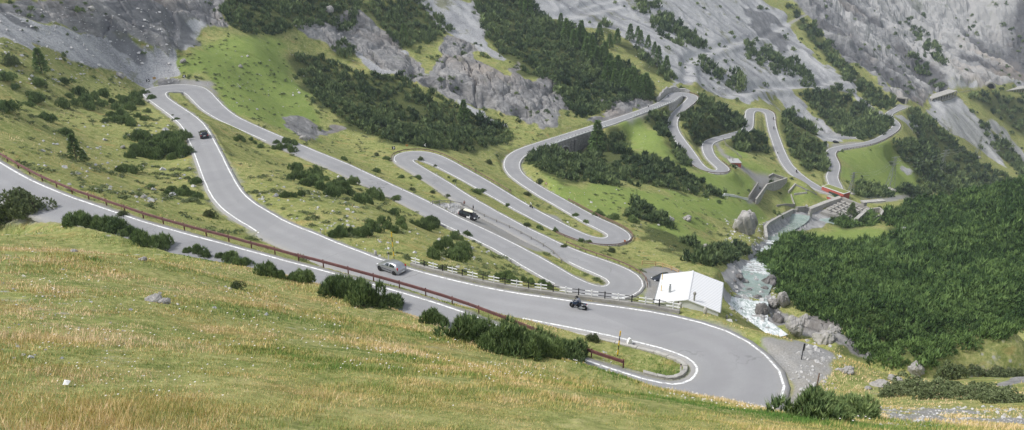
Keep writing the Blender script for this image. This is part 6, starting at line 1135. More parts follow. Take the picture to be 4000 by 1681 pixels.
MB().box((-2.16, 0, .48), (.14, 1.62, .2)).build('bumper', M_TRIM, r_, bevel=.04); MB().box((-2.22, 0, .78), (.02, .5, .13)).build('number_plate', M_WHITE, r_)

# black van with a pale roof box in the lay-by
a_ = spot(1803, 845) ; b_ = spot(1843, 861); rz = heading(a_, b_); c_ = (a_ + b_) / 2; o_ = Vector((-math.sin(rz), math.cos(rz), 0)); o_ = o_ if o_.y > 0 else -o_
c_ = c_ + o_ * .85; c_.z = float(ground(c_.x, c_.y)) + .06
VAN = [(2.45, .36, .55, .66, .74, .55), (2.36, .26, .74, .84, .88, .7), (2.0, .24, .90, 1.0, .95, .76), (1.5, .24, 1.0, 1.1, .975, .78), (1.35, .24, 1.03, 1.14, .98, .78), (.55, .24, 1.05, 1.66, .98, .70), (-.3, .24, 1.07, 1.74, .98, .74), (-1.7, .24, 1.08, 1.73, .975, .73), (-2.2, .26, 1.08, 1.68, .96, .71), (-2.36, .28, 1.06, 1.2, .94, .76), (-2.42, .3, .8, .9, .92, .74), (-2.45, .38, .62, .7, .86, .68)]
r_, sheet, at = car('black people carrier with a cream roof box parked in the gravel lay-by', c_, rz, VAN, M_BLACKP, .34, 1.54, cat='van', name='black_van')
wheels(r_, .335, 1.54, -1.54, .98)
for s, (k0, k1) in ((1, (4, 5)), (-1, (10, 9))):
    for x0, x1 in ((1.15, .2), (.08, -1.1), (-1.2, -2.15)): sheet(x0, x1, k0, k1, 'side_window', M_GLASS, .12, outv=(0, s * .9, .4))
sheet(1.28, .62, 5, 9, 'windscreen', M_SCREEN, .04, 3, (.6, 0, .8)); sheet(-2.22, -2.34, 5, 9, 'rear_window', M_GLASS, .05, 2, (-.9, 0, .4))
for s in (-1, 1):
    MB().box((2.2, s * .68, .80), (.3, .36, .2)).build('headlamp', M_LAMP, r_, bevel=.04); MB().box((-2.36, s * .84, 1.0), (.14, .16, .4)).build('tail_lamp', M_RED, r_, bevel=.03)
    MB().box((1.12, s * 1.08, 1.12), (.14, .24, .2)).build('mirror', M_LAMP if s < 0 else M_BLACKP, r_, bevel=.03)
    MB().box((.55, s * .988, .72), (.95, .012, .42)).build('door_sticker', M_WHITE, r_, bevel=.003)
MB().box((2.42, 0, .5), (.12, 1.7, .26)).build('bumper', M_TRIM, r_, bevel=.05); MB().box((2.44, 0, .72), (.05, .8, .12)).build('grille', M_STEEL, r_, bevel=.02); MB().box((2.49, 0, .5), (.02, .5, .12)).build('number_plate', M_WHITE, r_)
for y in (-.5, .35): MB().bar((.2, y, 1.78), (-1.6, y, 1.78), .05).build('roof_rail', M_TRIM, r_)
M_CREAM = plain('cream roof box plastic', (.78, .76, .62), .4, var=.04)
bx = empty('roof_box', c_ + Vector((0, 0, 1.83)), rz, 'cream coffin-shaped roof box strapped on top of the black van', 'roof box')
b_ = MB(); pr = [(-1.35, .30, .02), (-1.2, .40, .26), (0, .42, .30), (.8, .40, .26), (1.2, .30, .12), (1.32, .2, .03)]
V = []; Fs = []
for x, w, h in pr: V += [(x, -w, 0), (x, w, 0), (x, w * .9, h * .8), (x, 0, h), (x, -w * .9, h * .8)]
for i in range(5):
    for k in range(5): Fs.append((i * 5 + k, i * 5 + (k + 1) % 5, (i + 1) * 5 + (k + 1) % 5, (i + 1) * 5 + k))
Fs += [tuple(range(5)), tuple(range(25, 30))[::-1]]; b_.add([(x, y - .12, z + .03) for x, y, z in V], Fs); lid = b_.build('lid', M_CREAM, bx, smooth=True); m_ = lid.modifiers.new('e', 'EDGE_SPLIT'); m_.split_angle = rad(50)
MB().box((0, -.12, .015), (2.6, .78, .05)).build('base', M_TRIM, bx)

# dark car behind the white house
a_ = spot(2562, 1095); rz = rad(25); HZ = float(ground(a_.x, a_.y)) + .03
a_ = Vector(tuple(ray(2558, 1094) * (HZ / ray(2558, 1094)[2]))); 
b_ = Vector(tuple(ray(2612, 1083) * (HZ / ray(2612, 1083)[2]))); rz = heading(b_, a_); 
c_ = a_ + Vector((-math.cos(rz), -math.sin(rz), 0)) * 1.5; c_.z = float(ground(c_.x, c_.y)) + .03
r_, sheet, at = car('dark blue hatchback parked half hidden behind the white house', c_, rz, [(x * 1.08, a, b, c, d, e) for x, a, b, c, d, e in HATCH], M_DARKP, .31, 1.3, name='dark_hatchback')
wheels(r_, .305, 1.32, -1.32, .83)
for s, (k0, k1) in ((1, (4, 5)), (-1, (10, 9))): sheet(.66, -.3, k0, k1, 'side_window', M_GLASS, .13, outv=(0, s * .9, .4)); sheet(-.45, -1.3, k0, k1, 'side_window', M_GLASS, .13, outv=(0, s * .9, .4))
sheet(.8, .2, 5, 9, 'windscreen', M_GLASS, .04, 3, (.6, 0, .8))
for s in (-1, 1): MB().box((1.87, s * .6, .68), (.22, .28, .14)).build('headlamp', M_LAMP, r_, bevel=.03); MB().box((.7, s * .9, 1.0), (.1, .16, .12)).build('mirror', M_DARKP, r_, bevel=.03)
MB().box((2.0, 0, .42), (.12, 1.45, .22)).build('bumper', M_TRIM, r_, bevel=.04)
# far dark car in the distant lay-by
a_ = road_spot(3264, 561); r_, sheet, at = car('tiny dark car parked in the distant gravel lay-by above the bright meadow', Vector((a_.x, a_.y, float(ground(a_.x, a_.y)) + .05)), rad(10), HATCH, M_BLACKP, .3, 1.23, name='distant_car')
wheels(r_, .3, 1.23, -1.23, .83, False); sheet(.74, .18, 5, 9, 'windscreen', M_GLASS, .04, 3, (.6, 0, .8))
for s, (k0, k1) in ((1, (4, 5)), (-1, (10, 9))): sheet(.62, -1.2, k0, k1, 'side_window', M_GLASS, .13, outv=(0, s * .9, .4))

# ------------------------------------------------------------------ people
def person_mesh(name, J, mats):
    """J: joints name -> (pos, radius); bones with a material number; one continuous skinned body"""
    bones = [('pelvis', 'waist', 0), ('waist', 'chest', 0), ('chest', 'neck', 0), ('neck', 'head', 1), ('head', 'crown', 1)]
    for s in 'LR':
        bones += [('chest', 'sh' + s, 0), ('sh' + s, 'el' + s, 0), ('el' + s, 'wr' + s, 0), ('wr' + s, 'ha' + s, 1), ('pelvis', 'hip' + s, 2), ('hip' + s, 'kn' + s, 2), ('kn' + s, 'an' + s, 2), ('an' + s, 'to' + s, 3)]
        w = Vector(J['wr' + s][0]); h = Vector(J['ha' + s][0]); d = (h - w).normalized(); q = d.cross(Vector((0, 0, 1))); q = (q if q.length > .1 else Vector((1, 0, 0))).normalized(); dn = q.cross(d)
        for k, (o, l) in enumerate(((-.032, .065), (-.011, .08), (.011, .075), (.032, .06))):
            J['f%d%s' % (k, s)] = (tuple(h + q * o + d * l * .5 + dn * -.008), .010); J['g%d%s' % (k, s)] = (tuple(h + q * o * 1.05 + d * l * .85 + dn * -.03), .008)
            bones += [('ha' + s, 'f%d%s' % (k, s), 1), ('f%d%s' % (k, s), 'g%d%s' % (k, s), 1)]
        J['t' + s] = (tuple(w + d * .05 + q * -.055), .011); bones.append(('wr' + s, 't' + s, 1))
    names = list(J); ix = {n: i for i, n in enumerate(names)}
    me = bpy.data.meshes.new(name); me.from_pydata([J[n][0] for n in names], [(ix[a], ix[b]) for a, b, _ in bones], []); me.update()
    o = bpy.data.objects.new('tmp', me); COL.objects.link(o); o.modifiers.new('k', 'SKIN'); sm = o.modifiers.new('s', 'SUBSURF'); sm.levels = 1; sm.render_levels = 1
    sv = me.skin_vertices[0].data
    for i, n in enumerate(names): r = J[n][1]; sv[i].radius = (r, r) if not isinstance(r, tuple) else r; sv[i].use_root = (n == 'pelvis')
    dg = bpy.context.evaluated_depsgraph_get(); m2 = bpy.data.meshes.new_from_object(o.evaluated_get(dg)); bpy.data.objects.remove(o)
    m2.name = name; m2.materials.clear()
    for m in mats: m2.materials.append(m)
    B = [(np.array(J[a][0]), np.array(J[b][0]), k) for a, b, k in bones]
    for p in m2.polygons:
        c = np.array(p.center); best = 9; mi = 0
        for a, b, k in B:
            t = np.clip(np.dot(c - a, b - a) / (np.dot(b - a, b - a) + 1e-9), 0, 1); d = np.linalg.norm(a + (b - a) * t - c)
            if d < best: best = d; mi = k
        p.material_index = mi; p.use_smooth = True
    return m2
STAND = dict(pelvis=((0, 0, .95), .125), waist=((0, 0, 1.1), .12), chest=((0, .01, 1.32), (.15, .12)), neck=((0, .015, 1.5), .055), head=((.0, .03, 1.62), .095), crown=((0, .02, 1.72), .075),
    shL=((-.19, 0, 1.42), .06), shR=((.19, 0, 1.42), .06), elL=((-.25, -.02, 1.14), .045), elR=((.25, -.02, 1.14), .045), wrL=((-.24, .09, .92), .03), wrR=((.24, .09, .92), .03), haL=((-.23, .13, .85), .03), haR=((.23, .13, .85), .03),
    hipL=((-.1, 0, .9), .09), hipR=((.1, 0, .9), .09), knL=((-.11, .03, .5), .062), knR=((.12, .01, .5), .062), anL=((-.11, 0, .09), .042), anR=((.13, -.03, .09), .042), toL=((-.12, .15, .04), .035), toR=((.15, .12, .04), .035))
def head_bits(root, h, lean=0):
    """face and hair on a head centred at h, looking along +y"""
    f = MB(); f.lathe([(.004, -.012), (.014, -.008), (.012, .008), (.004, .014)], (h[0], h[1] + .10, h[2] - .01), 6).build('nose', M_SKIN, root, smooth=True)
    for s in (-1, 1): MB().lathe([(.002, -.008), (.012, 0), (.002, .008)], (h[0] + s * .035, h[1] + .088, h[2] + .02), 6).build('eye', M_DIM, root)
    mb = MB(); V = []
    for i in range(5):
        for k in range(10):
            a = 2 * math.pi * k / 10; e = math.pi / 2 * (i / 4.4); q = .108 * math.cos(e); V.append((h[0] + q * math.cos(a), h[1] - .018 + q * math.sin(a) * 1.08, h[2] + .035 + .10 * math.sin(e)))
    mb.add(V, [(i * 10 + k, i * 10 + (k + 1) % 10, (i + 1) * 10 + (k + 1) % 10, (i + 1) * 10 + k) for i in range(4) for k in range(10)] + [tuple(range(40, 50))]).build('hair', M_HAIR, root, smooth=True)
def standing(u, v, rz, label, top, legs, seed=0):
    p = spot(u, v); J = dict(STAND); o = link('person', person_mesh('person', J, [top, M_SKIN, legs, M_TRIM])); o.location = (p.x, p.y, float(ground(p.x, p.y)) + .01); o.rotation_euler = (0, 0, rz); props(o, label, 'person'); head_bits(o, J['head'][0]); return o
standing(1814, 808, rad(200), 'person in a brown red jacket standing behind the black van', M_CLOTHR, M_CLOTHD)
standing(1849, 826, rad(120), 'person in dark clothes standing beside the windscreen of the black van', M_CLOTHD, M_CLOTHB)

RIDE = dict(pelvis=((0, -.28, .86), .13), waist=((0, -.20, 1.02), .125), chest=((0, -.02, 1.22), (.17, .14)), neck=((0, .08, 1.37), .06), head=((0, .14, 1.47), .115), crown=((0, .14, 1.58), .10),
    shL=((-.2, -.02, 1.31), .068), shR=((.2, -.02, 1.31), .068), elL=((-.32, .14, 1.1), .052), elR=((.32, .14, 1.1), .052), wrL=((-.31, .38, 1.02), .036), wrR=((.31, .38, 1.02), .036), haL=((-.31, .45, 1.03), .032), haR=((.31, .45, 1.03), .032),
    hipL=((-.12, -.26, .84), .098), hipR=((.12, -.26, .84), .098), knL=((-.25, .12, .68), .072), knR=((.25, .12, .68), .072), anL=((-.23, -.12, .34), .05), anR=((.23, -.12, .34), .05), toL=((-.24, .05, .29), .045), toR=((.24, .05, .29), .045))
CYC = dict(pelvis=((0, -.25, .98), .11), waist=((0, -.12, 1.12), .105), chest=((0, .08, 1.24), (.14, .11)), neck=((0, .2, 1.32), .05), head=((0, .28, 1.42), .09), crown=((0, .28, 1.5), .08),
    shL=((-.18, .1, 1.28), .055), shR=((.18, .1, 1.28), .055), elL=((-.22, .28, 1.1), .042), elR=((.22, .28, 1.1), .042), wrL=((-.2, .47, 1.0), .03), wrR=((.2, .47, 1.0), .03), haL=((-.2, .53, .98), .028), haR=((.2, .53, .98), .028),
    hipL=((-.09, -.22, .95), .085), hipR=((.09, -.22, .95), .085), knL=((-.1, .12, .72), .06), knR=((.1, .0, .58), .06), anL=((-.1, .02, .36), .04), anR=((.1, -.12, .2), .04), toL=((-.11, .16, .33), .033), toR=((.11, .03, .17), .033))
def bike_wheel(root, y, r, mat, w=.06, rimr=.8, n=24):
    t = MB().lathe([(r * rimr, -w), (r * .97, -w), (r, 0), (r * .97, w), (r * rimr, w)], (0, 0, 0), n, axis='y').build('wheel', mat, root)
    t.rotation_euler = (0, 0, rad(90)); t.location = (0, y, r)
    rm = MB().lathe([(r * rimr, -w * .5), (r * rimr, w * .5), (r * rimr * .86, w * .4), (r * rimr * .86, -w * .4)], (0, 0, 0), n, axis='y')
    for k in range(5): a = 2 * math.pi * k / 5; rm.bar((0, 0, 0), (math.cos(a) * r * rimr * .9, 0, math.sin(a) * r * rimr * .9), .04, .02)
    rm.build('rim', M_RIM, t); return t
def motorcycle(loc, rz, label, paint, dup=None):
    root = empty('motorcycle', loc, rz, label, 'motorcycle')
    bike_wheel(root, .72, .31, M_TYRE, .06, .72); bike_wheel(root, -.74, .31, M_TYRE, .08, .68)
    fr = MB()
    prof = [(.62, .60, .10, .10), (.56, .74, .18, .19), (.40, .70, .28, .20), (.15, .64, .26, .17), (-.15, .62, .24, .14), (-.35, .66, .14, .12)]
    V = []; Fs = []
    for y, zc, hh, w in prof:
        for k in range(8): a = 2 * math.pi * k / 8; V.append((w * math.cos(a), y, zc + hh * math.sin(a)))
    for i in range(5):
        for k in range(8): Fs.append((i * 8 + k, i * 8 + (k + 1) % 8, (i + 1) * 8 + (k + 1) % 8, (i + 1) * 8 + k))
    Fs += [tuple(range(8)), tuple(range(40, 48))]
    MB().add(V, Fs).build('fairing', paint, root, smooth=True)
    MB().lathe([(.10, -.2), (.16, -.12), (.16, .1), (.09, .22)], (0, .08, .90), 10, axis='y').build('tank', paint, root, smooth=True)
    sc = MB().add([(-.15, .55, .92), (.15, .55, .92), (.1, .42, 1.16), (-.1, .42, 1.16)], [(0, 1, 2, 3)]).build('windscreen', M_SCREEN, root)
    MB().box((0, -.38, .80), (.26, .62, .1)).build('seat', M_TRIM, root, bevel=.04)
    MB().box((0, -.82, .84), (.18, .36, .12), taper=.9).build('tail', paint, root, bevel=.03); MB().box((0, -1.01, .84), (.16, .03, .08)).build('tail_lamp', M_RED, root); MB().box((0, -1.03, .66), (.18, .02, .13)).build('number_plate', M_WHITE, root)
    for s in (-1, 1):
        MB().bar((s * .1, .72, .31), (s * .1, .5, .95), .05).build('fork', M_STEEL, root); MB().bar((s * .12, -.74, .31), (s * .12, -.2, .42), .05, .07).build('swing_arm', M_STEEL, root)
        MB().tube([(s * .17, .2, .32), (s * .19, -.3, .30), (s * .2, -.85, .42)], [.04, .05, .06], 8).build('exhaust', M_STEEL, root)
        MB().bar((s * .05, .48, .98), (s * .36, .42, 1.04), .03).build('handlebar', M_TRIM, root); MB().box((s * .34, .50, 1.15), (.12, .03, .07)).build('mirror', M_TRIM, root)
    MB().box((0, .05, .42), (.32, .5, .28)).build('engine', M_TRIM, root, bevel=.04); MB().box((0, .64, .78), (.2, .08, .12)).build('headlamp', M_LAMP, root, bevel=.03)
    MB().add([(-.07, .95, .58), (.07, .95, .58), (.08, .72, .66), (-.08, .72, .66), (-.07, .5, .62), (.07, .5, .62)], [(0, 1, 2, 3), (3, 2, 5, 4)]).build('mudguard', paint, root)
    return root
RIDER_ME = person_mesh('rider', dict(RIDE), [M_CLOTHG, M_BLACK, M_CLOTHD, M_TRIM]); RIDER2_ME = person_mesh('rider', dict(RIDE), [M_CLOTHD, M_BLACK, M_CLOTHD, M_TRIM])
CYC_ME = person_mesh('cyclist', dict(CYC), [M_CLOTHL, M_SKIN, M_CLOTHD, M_TRIM])
_h = MB(); V = []
for i in range(7):
    for k in range(12): a = 2 * math.pi * k / 12; e = -.7 + (math.pi / 2 + .68) * i / 6; q = math.cos(e); V.append((.128 * q * math.cos(a), .15 * q * math.sin(a), .14 * math.sin(e)))
_h.add(V, [(i * 12 + k, i * 12 + (k + 1) % 12, (i + 1) * 12 + (k + 1) % 12, (i + 1) * 12 + k) for i in range(6) for k in range(12)] + [tuple(range(12))[::-1], tuple(range(72, 84))]); _o = _h.build('helmet', M_BLACK, smooth=True); HELM_ME = _o.data; bpy.data.objects.remove(_o)
def rider_on(root, me_, label, helm=M_BLACK, hc=(0, .145, 1.52)):
    o = link('person', me_); o.location = root.location; o.rotation_euler = root.rotation_euler; props(o, label, 'person')
    h = bpy.data.objects.new('helmet', HELM_ME); COL.objects.link(h); h.parent = o; h.location = hc
    h.material_slots[0].link = 'OBJECT'; h.material_slots[0].material = helm
    return o
def bike_frame(u0, v0, u1, v1):
    a = road_spot(u0, v0); b = road_spot(u1, v1); return (a + b) / 2, heading(a, b) - rad(90)
c_, rz = bike_frame(2287, 1211, 2231, 1202)
mo = motorcycle(c_, rz, 'dark blue sports touring motorcycle coming down the road past the fence', M_BLUEP)
mo.rotation_euler = (0, rad(-6), rz)
ro = rider_on(mo, RIDER_ME, 'rider in grey jacket and black helmet on the dark blue motorcycle'); 
def far_moto(u, v, u2, v2, label, rl, paint=M_BLACKP, me_=None):
    c_, rz = bike_frame(u, v, u2, v2); c_ = road_spot(u, v); r = motorcycle(c_, rz, label, paint); rider_on(r, me_ or RIDER2_ME, rl); return r
far_moto(2609, 382, 2590, 397, 'dark motorcycle entering the bend with the pale rock wall', 'dark clad rider in the bend with the pale rock wall')
far_moto(3111, 674, 3090, 642, 'black motorcycle on the straight leading down to the red turf-roofed building', 'black clad rider on the straight above the red turf-roofed building')
far_moto(3021, 468, 3016, 440, 'dark red motorcycle just below the squared far bend', 'dark rider just below the squared far bend', plain('dark red paint', (.2, .02, .02), .3))
far_moto(3022, 504, 3018, 480, 'dark motorcycle following below the squared far bend', 'second dark rider below the squared far bend')
def bicycle(loc, rz, label):
    root = empty('bicycle', loc, rz, label, 'bicycle')
    bike_wheel(root, .50, .34, M_TYRE, .022, .93, 20); bike_wheel(root, -.50, .34, M_TYRE, .022, .93, 20)
    f = MB()
    for a, b in (((0, -.5, .34), (0, -.05, .30)), ((0, -.05, .30), (0, -.18, .85)), ((0, -.18, .78), (0, .36, .80)), ((0, .36, .76), (0, -.05, .30)), ((0, .34, .86), (0, .5, .34)), ((0, -.5, .34), (0, -.17, .76))): f.bar(a, b, .035)
    f.build('frame', M_BLACKP, root); MB().box((0, -.2, .90), (.13, .26, .05)).build('saddle', M_TRIM, root, bevel=.02)
    MB().tube([(-.2, .50, .95), (-.18, .38, .96), (.18, .38, .96), (.2, .50, .95)], .015, 6).build('handlebar', M_TRIM, root); return root
def cyclist(u, v, u2, v2, bl, pl, helm=M_WHITE):
    c_, rz = bike_frame(u, v, u2, v2); r = bicycle(road_spot(u, v), rz, bl); o = rider_on(r, CYC_ME, pl, helm, (0, .29, 1.46)); return o
cyclist(2075, 812, 2030, 785, 'road bicycle on the fifth road, by the gravel strip', 'cyclist in pale jersey on the fifth road, by the gravel strip')
cyclist(2917, 500, 2913, 470, 'bicycle on the short steep stretch left of the squared far bend', 'cyclist in white on the stretch left of the squared far bend')
cyclist(3037, 600, 3030, 575, 'bicycle climbing along the edge line of the long far straight', 'cyclist in pale jersey climbing the long far straight')
cyclist(2533, 419, 2560, 405, 'bicycle on the road climbing from the bridge to the pale rock wall', 'cyclist on the road between bridge and pale rock wall', M_BLACK)

# ------------------------------------------------------------------ white house by the torrent
def at_z(u, v, z): d = ray(u, v); return Vector(tuple(d * (z / d[2])))
PZ = float(ground(*spot(2590, 1130)[:2])); EZ = PZ + 3.0
A = at_z(2589, 1073, EZ); Bc = at_z(2561, 1187, EZ); Cc = at_z(2817, 1109, EZ); Dc = at_z(2810, 1216, EZ)
uu = ((Cc - A) + (Dc - Bc)).normalized(); vv = ((Bc - A) + (Dc - Cc)); vv = (vv - uu * vv.dot(uu)).normalized()
ctr = (A + Bc + Cc + Dc) / 4; hw = ((Cc - A).length + (Dc - Bc).length) / 4; hl = (abs((Bc - A).dot(vv)) + abs((Dc - Cc).dot(vv))) / 4
rzh = math.atan2(uu.y, uu.x)
house = empty('white_house', (ctr.x, ctr.y, PZ - .3), rzh, 'white sheet-clad house with a low gable roof below the road', 'house')
H_ = EZ - PZ + .3; RH = 1.55
def ribbed():
    m, nt, b = new_mat('white ribbed sheet'); co = objco(nt); w = N(nt, 'TexWave', wave_type='BANDS', bands_direction='Y'); w.inputs['Scale'].default_value = .55; w.inputs['Distortion'].default_value = 0; L(nt, co, w.inputs['Vector'])
    c = ramp(nt, w.outputs['Fac'], [(.06, (.42, .42, .44)), (.22, (.76, .76, .76))]); c = mixc(nt, ramp(nt, noise(nt, co, .5, 5), [(.45, 0), (.8, .25)]), c, (.72, .70, .66)); L(nt, c, b.inputs['Base Color']); b.inputs['Roughness'].default_value = .5; return m
M_RIB = ribbed()
def slope(s):
    x0, x1 = (0, s * (hw + .25)); y0, y1 = -hl - .25, hl + .25; z0, z1 = H_ + RH, H_ - RH * .25 / hw
    V = [(x0, y0, z0), (x1, y0, z1), (x1, y1, z1), (x0, y1, z0)]; V += [(x, y, z + .12) for x, y, z in V]
    return MB().add(V, [(0, 1, 2, 3), (7, 6, 5, 4), (0, 4, 5, 1), (1, 5, 6, 2), (2, 6, 7, 3), (3, 7, 4, 0)])
flip = 1 if vv.dot(Vector((-math.sin(rzh), math.cos(rzh), 0))) > 0 else -1
w_ = MB(); w_.add([(-hw, -hl, -4), (hw, -hl, -4), (hw, hl, -4), (-hw, hl, -4), (-hw, -hl, H_), (hw, -hl, H_), (hw, hl, H_), (-hw, hl, H_), (0, -hl, H_ + RH), (0, hl, H_ + RH)], [(0, 1, 5, 8, 4), (2, 3, 7, 9, 6), (1, 2, 6, 5), (3, 0, 4, 7), (0, 3, 2, 1)]).build('wall', M_WHITER, house)
rf = slope(-1).build('roof', M_RIB, house); rf2 = slope(1).build('roof', M_RIB, house)
MB().box((0, 0, H_ + RH + .15), (.35, 2 * hl + .52, .06)).build('ridge_cap', M_WHITER, rf)
for s in (-1, 1): MB().bar((s * (hw + .32), -hl - .2, H_ - .02), (s * (hw + .32), hl + .2, H_ - .02), .14).build('gutter', M_STEEL, rf if s < 0 else rf2)
def loc_h(u, v, z): p = at_z(u, v, z) - Vector((ctr.x, ctr.y, PZ - .3)); c, s = math.cos(-rzh), math.sin(-rzh); return (p.x * c - p.y * s, p.x * s + p.y * c)
x1, y1 = loc_h(2616, 1140, EZ + .8); MB().tube([(x1, y1, H_ + .2), (x1, y1, H_ + 1.9), (x1, y1 - .3 * flip, H_ + 2.1)], .20, 10).build('flue_pipe', M_STEEL, rf)
x1, y1 = loc_h(2711, 1176, EZ + 1.3); fl = MB().tube([(x1, y1, H_ + .9), (x1, y1, H_ + 2.6)], .16, 10); fl.lathe([(.16, 0), (.27, .1), (.27, .45), (.12, .6)], (x1, y1, H_ + 2.5), 10); fl.build('flue_pipe', M_CONCD, rf2)
for y in (-hl * .5, 0, hl * .5):
    w2 = MB().box((-hw - .03, y, 1.9), (.06, 1.1, 1.1)).build('window', M_WHITE, house); MB().box((-hw - .07, y, 1.9), (.02, .95, .95)).build('pane', M_GLASS, w2)

# ------------------------------------------------------------------ flat-roofed red transformer house, turf-roofed red building
def block(px, sx, sy, h, rz, label, name, wall, roof, cat='building', lip=.25, sink=1.0, dz=0.0):
    p = px if isinstance(px, Vector) else spot(*px); g = float(ground(p.x, p.y)) + dz; t = empty(name, (p.x, p.y, g), rz, label, cat)
    MB().box((0, 0, (h - sink) / 2), (sx, sy, h + sink)).build('wall', wall, t)
    r = MB().box((0, 0, h + .12), (sx + lip, sy + lip, .24)).build('roof', M_WHITER if roof is M_GREENROOF else roof, t, bevel=.02)
    if roof is M_GREENROOF: MB().box((0, 0, h + .25), (sx - .5, sy - .5, .06)).build('turf', roof, r)
    return t, r
PLZ = float(ground(*spot(2905, 672)[:2]))
c_ = at_z(2866, 652, PLZ)
ra_ = at_z(2851, 660, PLZ); rb_ = at_z(2892, 660, PLZ)
t, r = block(c_, 5.0, 6.2, 2.9, heading(ra_, rb_), 'small brick-red flat-roofed hut with two chimneys beside the access ramp', 'red_hut', M_BRICK, M_GREYROOF, 'hut', dz=0)
t.location.z = PLZ
for x, y, h in ((-1.9, 2.6, 1.5), (-.9, -.2, 1.6)): MB().tube([(x, y, 3.0), (x, y, 3.0 + h)], .2, 8).build('chimney', M_CONCD, r); 
MB().box((.3, -3.12, 1.2), (1.3, .06, 2.0)).build('door', M_GREEND, t)
MB().box((-2.52, .6, 1.6), (.06, 1.0, .9)).build('window', M_DIM, t)
GZ = float(ground(*spot(3290, 786)[:2]))
q1 = at_z(3211, 729, GZ + 3.7); q2 = at_z(3296, 759, GZ + 3.7); q3 = at_z(3321, 751, GZ + 3.7); q4 = q1 + (q3 - q2)
c_ = (q1 + q3) / 2; c_.z = GZ
t, r = block(c_, (q2 - q1).length, max(5.0, (q3 - q2).length), 3.7, heading(q1, q2), 'long red building with a turf roof and dark green gates above the basin', 'red_building', M_BRICK, M_GREENROOF, 'building')
t.location.z = GZ; sy_ = max(5.0, (q3 - q2).length)
for k in range(4): MB().box((-1.2 + k * 1.55, -sy_ / 2 - .04, 1.3), (1.45, .08, 2.5)).build('gate', M_GREEND, t)
MB().box((5.5, -sy_ / 2 - .04, 1.2), (1.0, .08, 2.1)).build('door', M_GREEND, t)
t2, _ = block((3243, 780), 3.2, 1.6, 1.3, heading(q1, q2), 'low red box wall at the corner of the turf-roofed building', 'red_annex', M_BRICK, M_CONC, 'hut')
# stone hut in the right-hand pines
p = spot(3543, 918); hutg = float(ground(p.x, p.y)); t = empty('stone_hut', (p.x, p.y, hutg), rad(-20), 'small white walled hut with a grey roof among the dark pines', 'hut')
MB().box((0, 0, .9), (4.6, 3.4, 2.8)).build('wall', M_WHITE, t)
MB().add([(-2.6, -2, 2.25), (2.6, -2, 2.25), (2.6, 2, 2.25), (-2.6, 2, 2.25), (-2.6, 0, 3.4), (2.6, 0, 3.4)], [(0, 1, 5, 4), (2, 3, 4, 5), (0, 4, 3), (1, 2, 5), (0, 3, 2, 1)]).build('roof', M_GREYROOF, t)
MB().box((.8, -1.72, 1.0), (.9, .06, 1.8)).build('door', M_DIM, t); MB().box((-1.1, -1.72, 1.4), (.8, .06, .7)).build('window', M_DIM, t)

# ------------------------------------------------------------------ walls
def wall(px, h, th, mat, label, name='wall', cat='wall', cap=None, down=2.5, level=None, group=None):
    """wall along image base points; px rows: u, v"""
    P = [spot(u, v) for u, v in px]; Z = [float(ground(p.x, p.y)) if level is None else level for p in P]
    V = []; Fs = []; n = len(P)
    def side(i):
        a = P[max(i - 1, 0)]; b = P[min(i + 1, n - 1)]; d = Vector((b.x - a.x, b.y - a.y, 0)).normalized(); return Vector((-d.y, d.x, 0))
    for i, p in enumerate(P):
        s = side(i) * th / 2
        for q, z in ((p - s, Z[i] - down), (p + s, Z[i] - down), (p + s, Z[i] + h), (p - s, Z[i] + h)): V.append((q.x, q.y, z))
    for i in range(n - 1):
        for k in range(4): Fs.append((i * 4 + k, i * 4 + (k + 1) % 4, (i + 1) * 4 + (k + 1) % 4, (i + 1) * 4 + k))
    Fs += [(0, 1, 2, 3)[::-1], tuple(range(4 * n - 4, 4 * n))]
    o = MB().add(V, Fs).build(name, mat); props(o, label, cat, group)
    if cap:
        V = []; 
        for i, p in enumerate(P):
            s = side(i) * (th / 2 + .06)
            for q, z in ((p - s, Z[i] + h + .003), (p + s, Z[i] + h + .003), (p + s, Z[i] + h + .18), (p - s, Z[i] + h + .18)): V.append((q.x, q.y, z))
        MB().add(V, Fs).build('coping', cap, o)
    return o
wall([(3002, 695), (3019, 686), (3072, 706)], 1.0, .5, M_STONE, 'low stone parapet along the far side of the access platform', 'parapet_wall', 'wall', M_CONC)
wall([(3072, 712), (2993, 738), (2951, 797)], 2.2, .5, M_STONEP, 'stone retaining wall with pale coping in front of the access platform', 'retaining_wall', 'wall', M_CONC)
wall([(2821, 775), (2829, 765), (2869, 770), (2906, 780), (2921, 782)], 1.0, .5, M_WHITE, 'bright white parapet at the rim of the pasture', 'white_parapet', 'wall')
wall([(2924, 777), (2960, 722)], 1.4, .5, M_CONCD, 'grey retaining wall on the left side of the ramp', 'ramp_wall')
wall([(3078, 755), (3106, 724)], 1.0, .6, M_CONC, 'short pale slanting wall left of the turf-roofed building', 'wing_wall')
wall([(3106, 724), (3150, 745), (3190, 764)], .8, .3, M_CONCD, 'grey wall running down to the turf-roofed building', 'road_wall')
wall([(3101, 762), (3152, 756)], .8, .4, M_CONC, 'low pale wall above the lawn by the basin', 'garden_wall')
wall([(3089, 764), (3103, 804)], .8, .35, M_CONC, 'low pale wall on the left edge of the lawn', 'lawn_wall')
wall([(3034, 808), (3070, 803), (3103, 804)], .9, .4, M_CONCD, 'grey wall below the lawn at the stream culvert', 'culvert_wall')
wall([(2993, 938), (2987, 896), (3001, 880), (3045, 854), (3095, 828), (3110, 829)], 1.2, .9, M_STONEP, 'curved stone river wall beside the pale torrent', 'river_wall', 'wall', M_CONC)
wall([(3110, 829), (3143, 826)], 2.6, 1.2, M_CONCD, 'weathered concrete sluice across the torrent', 'sluice')
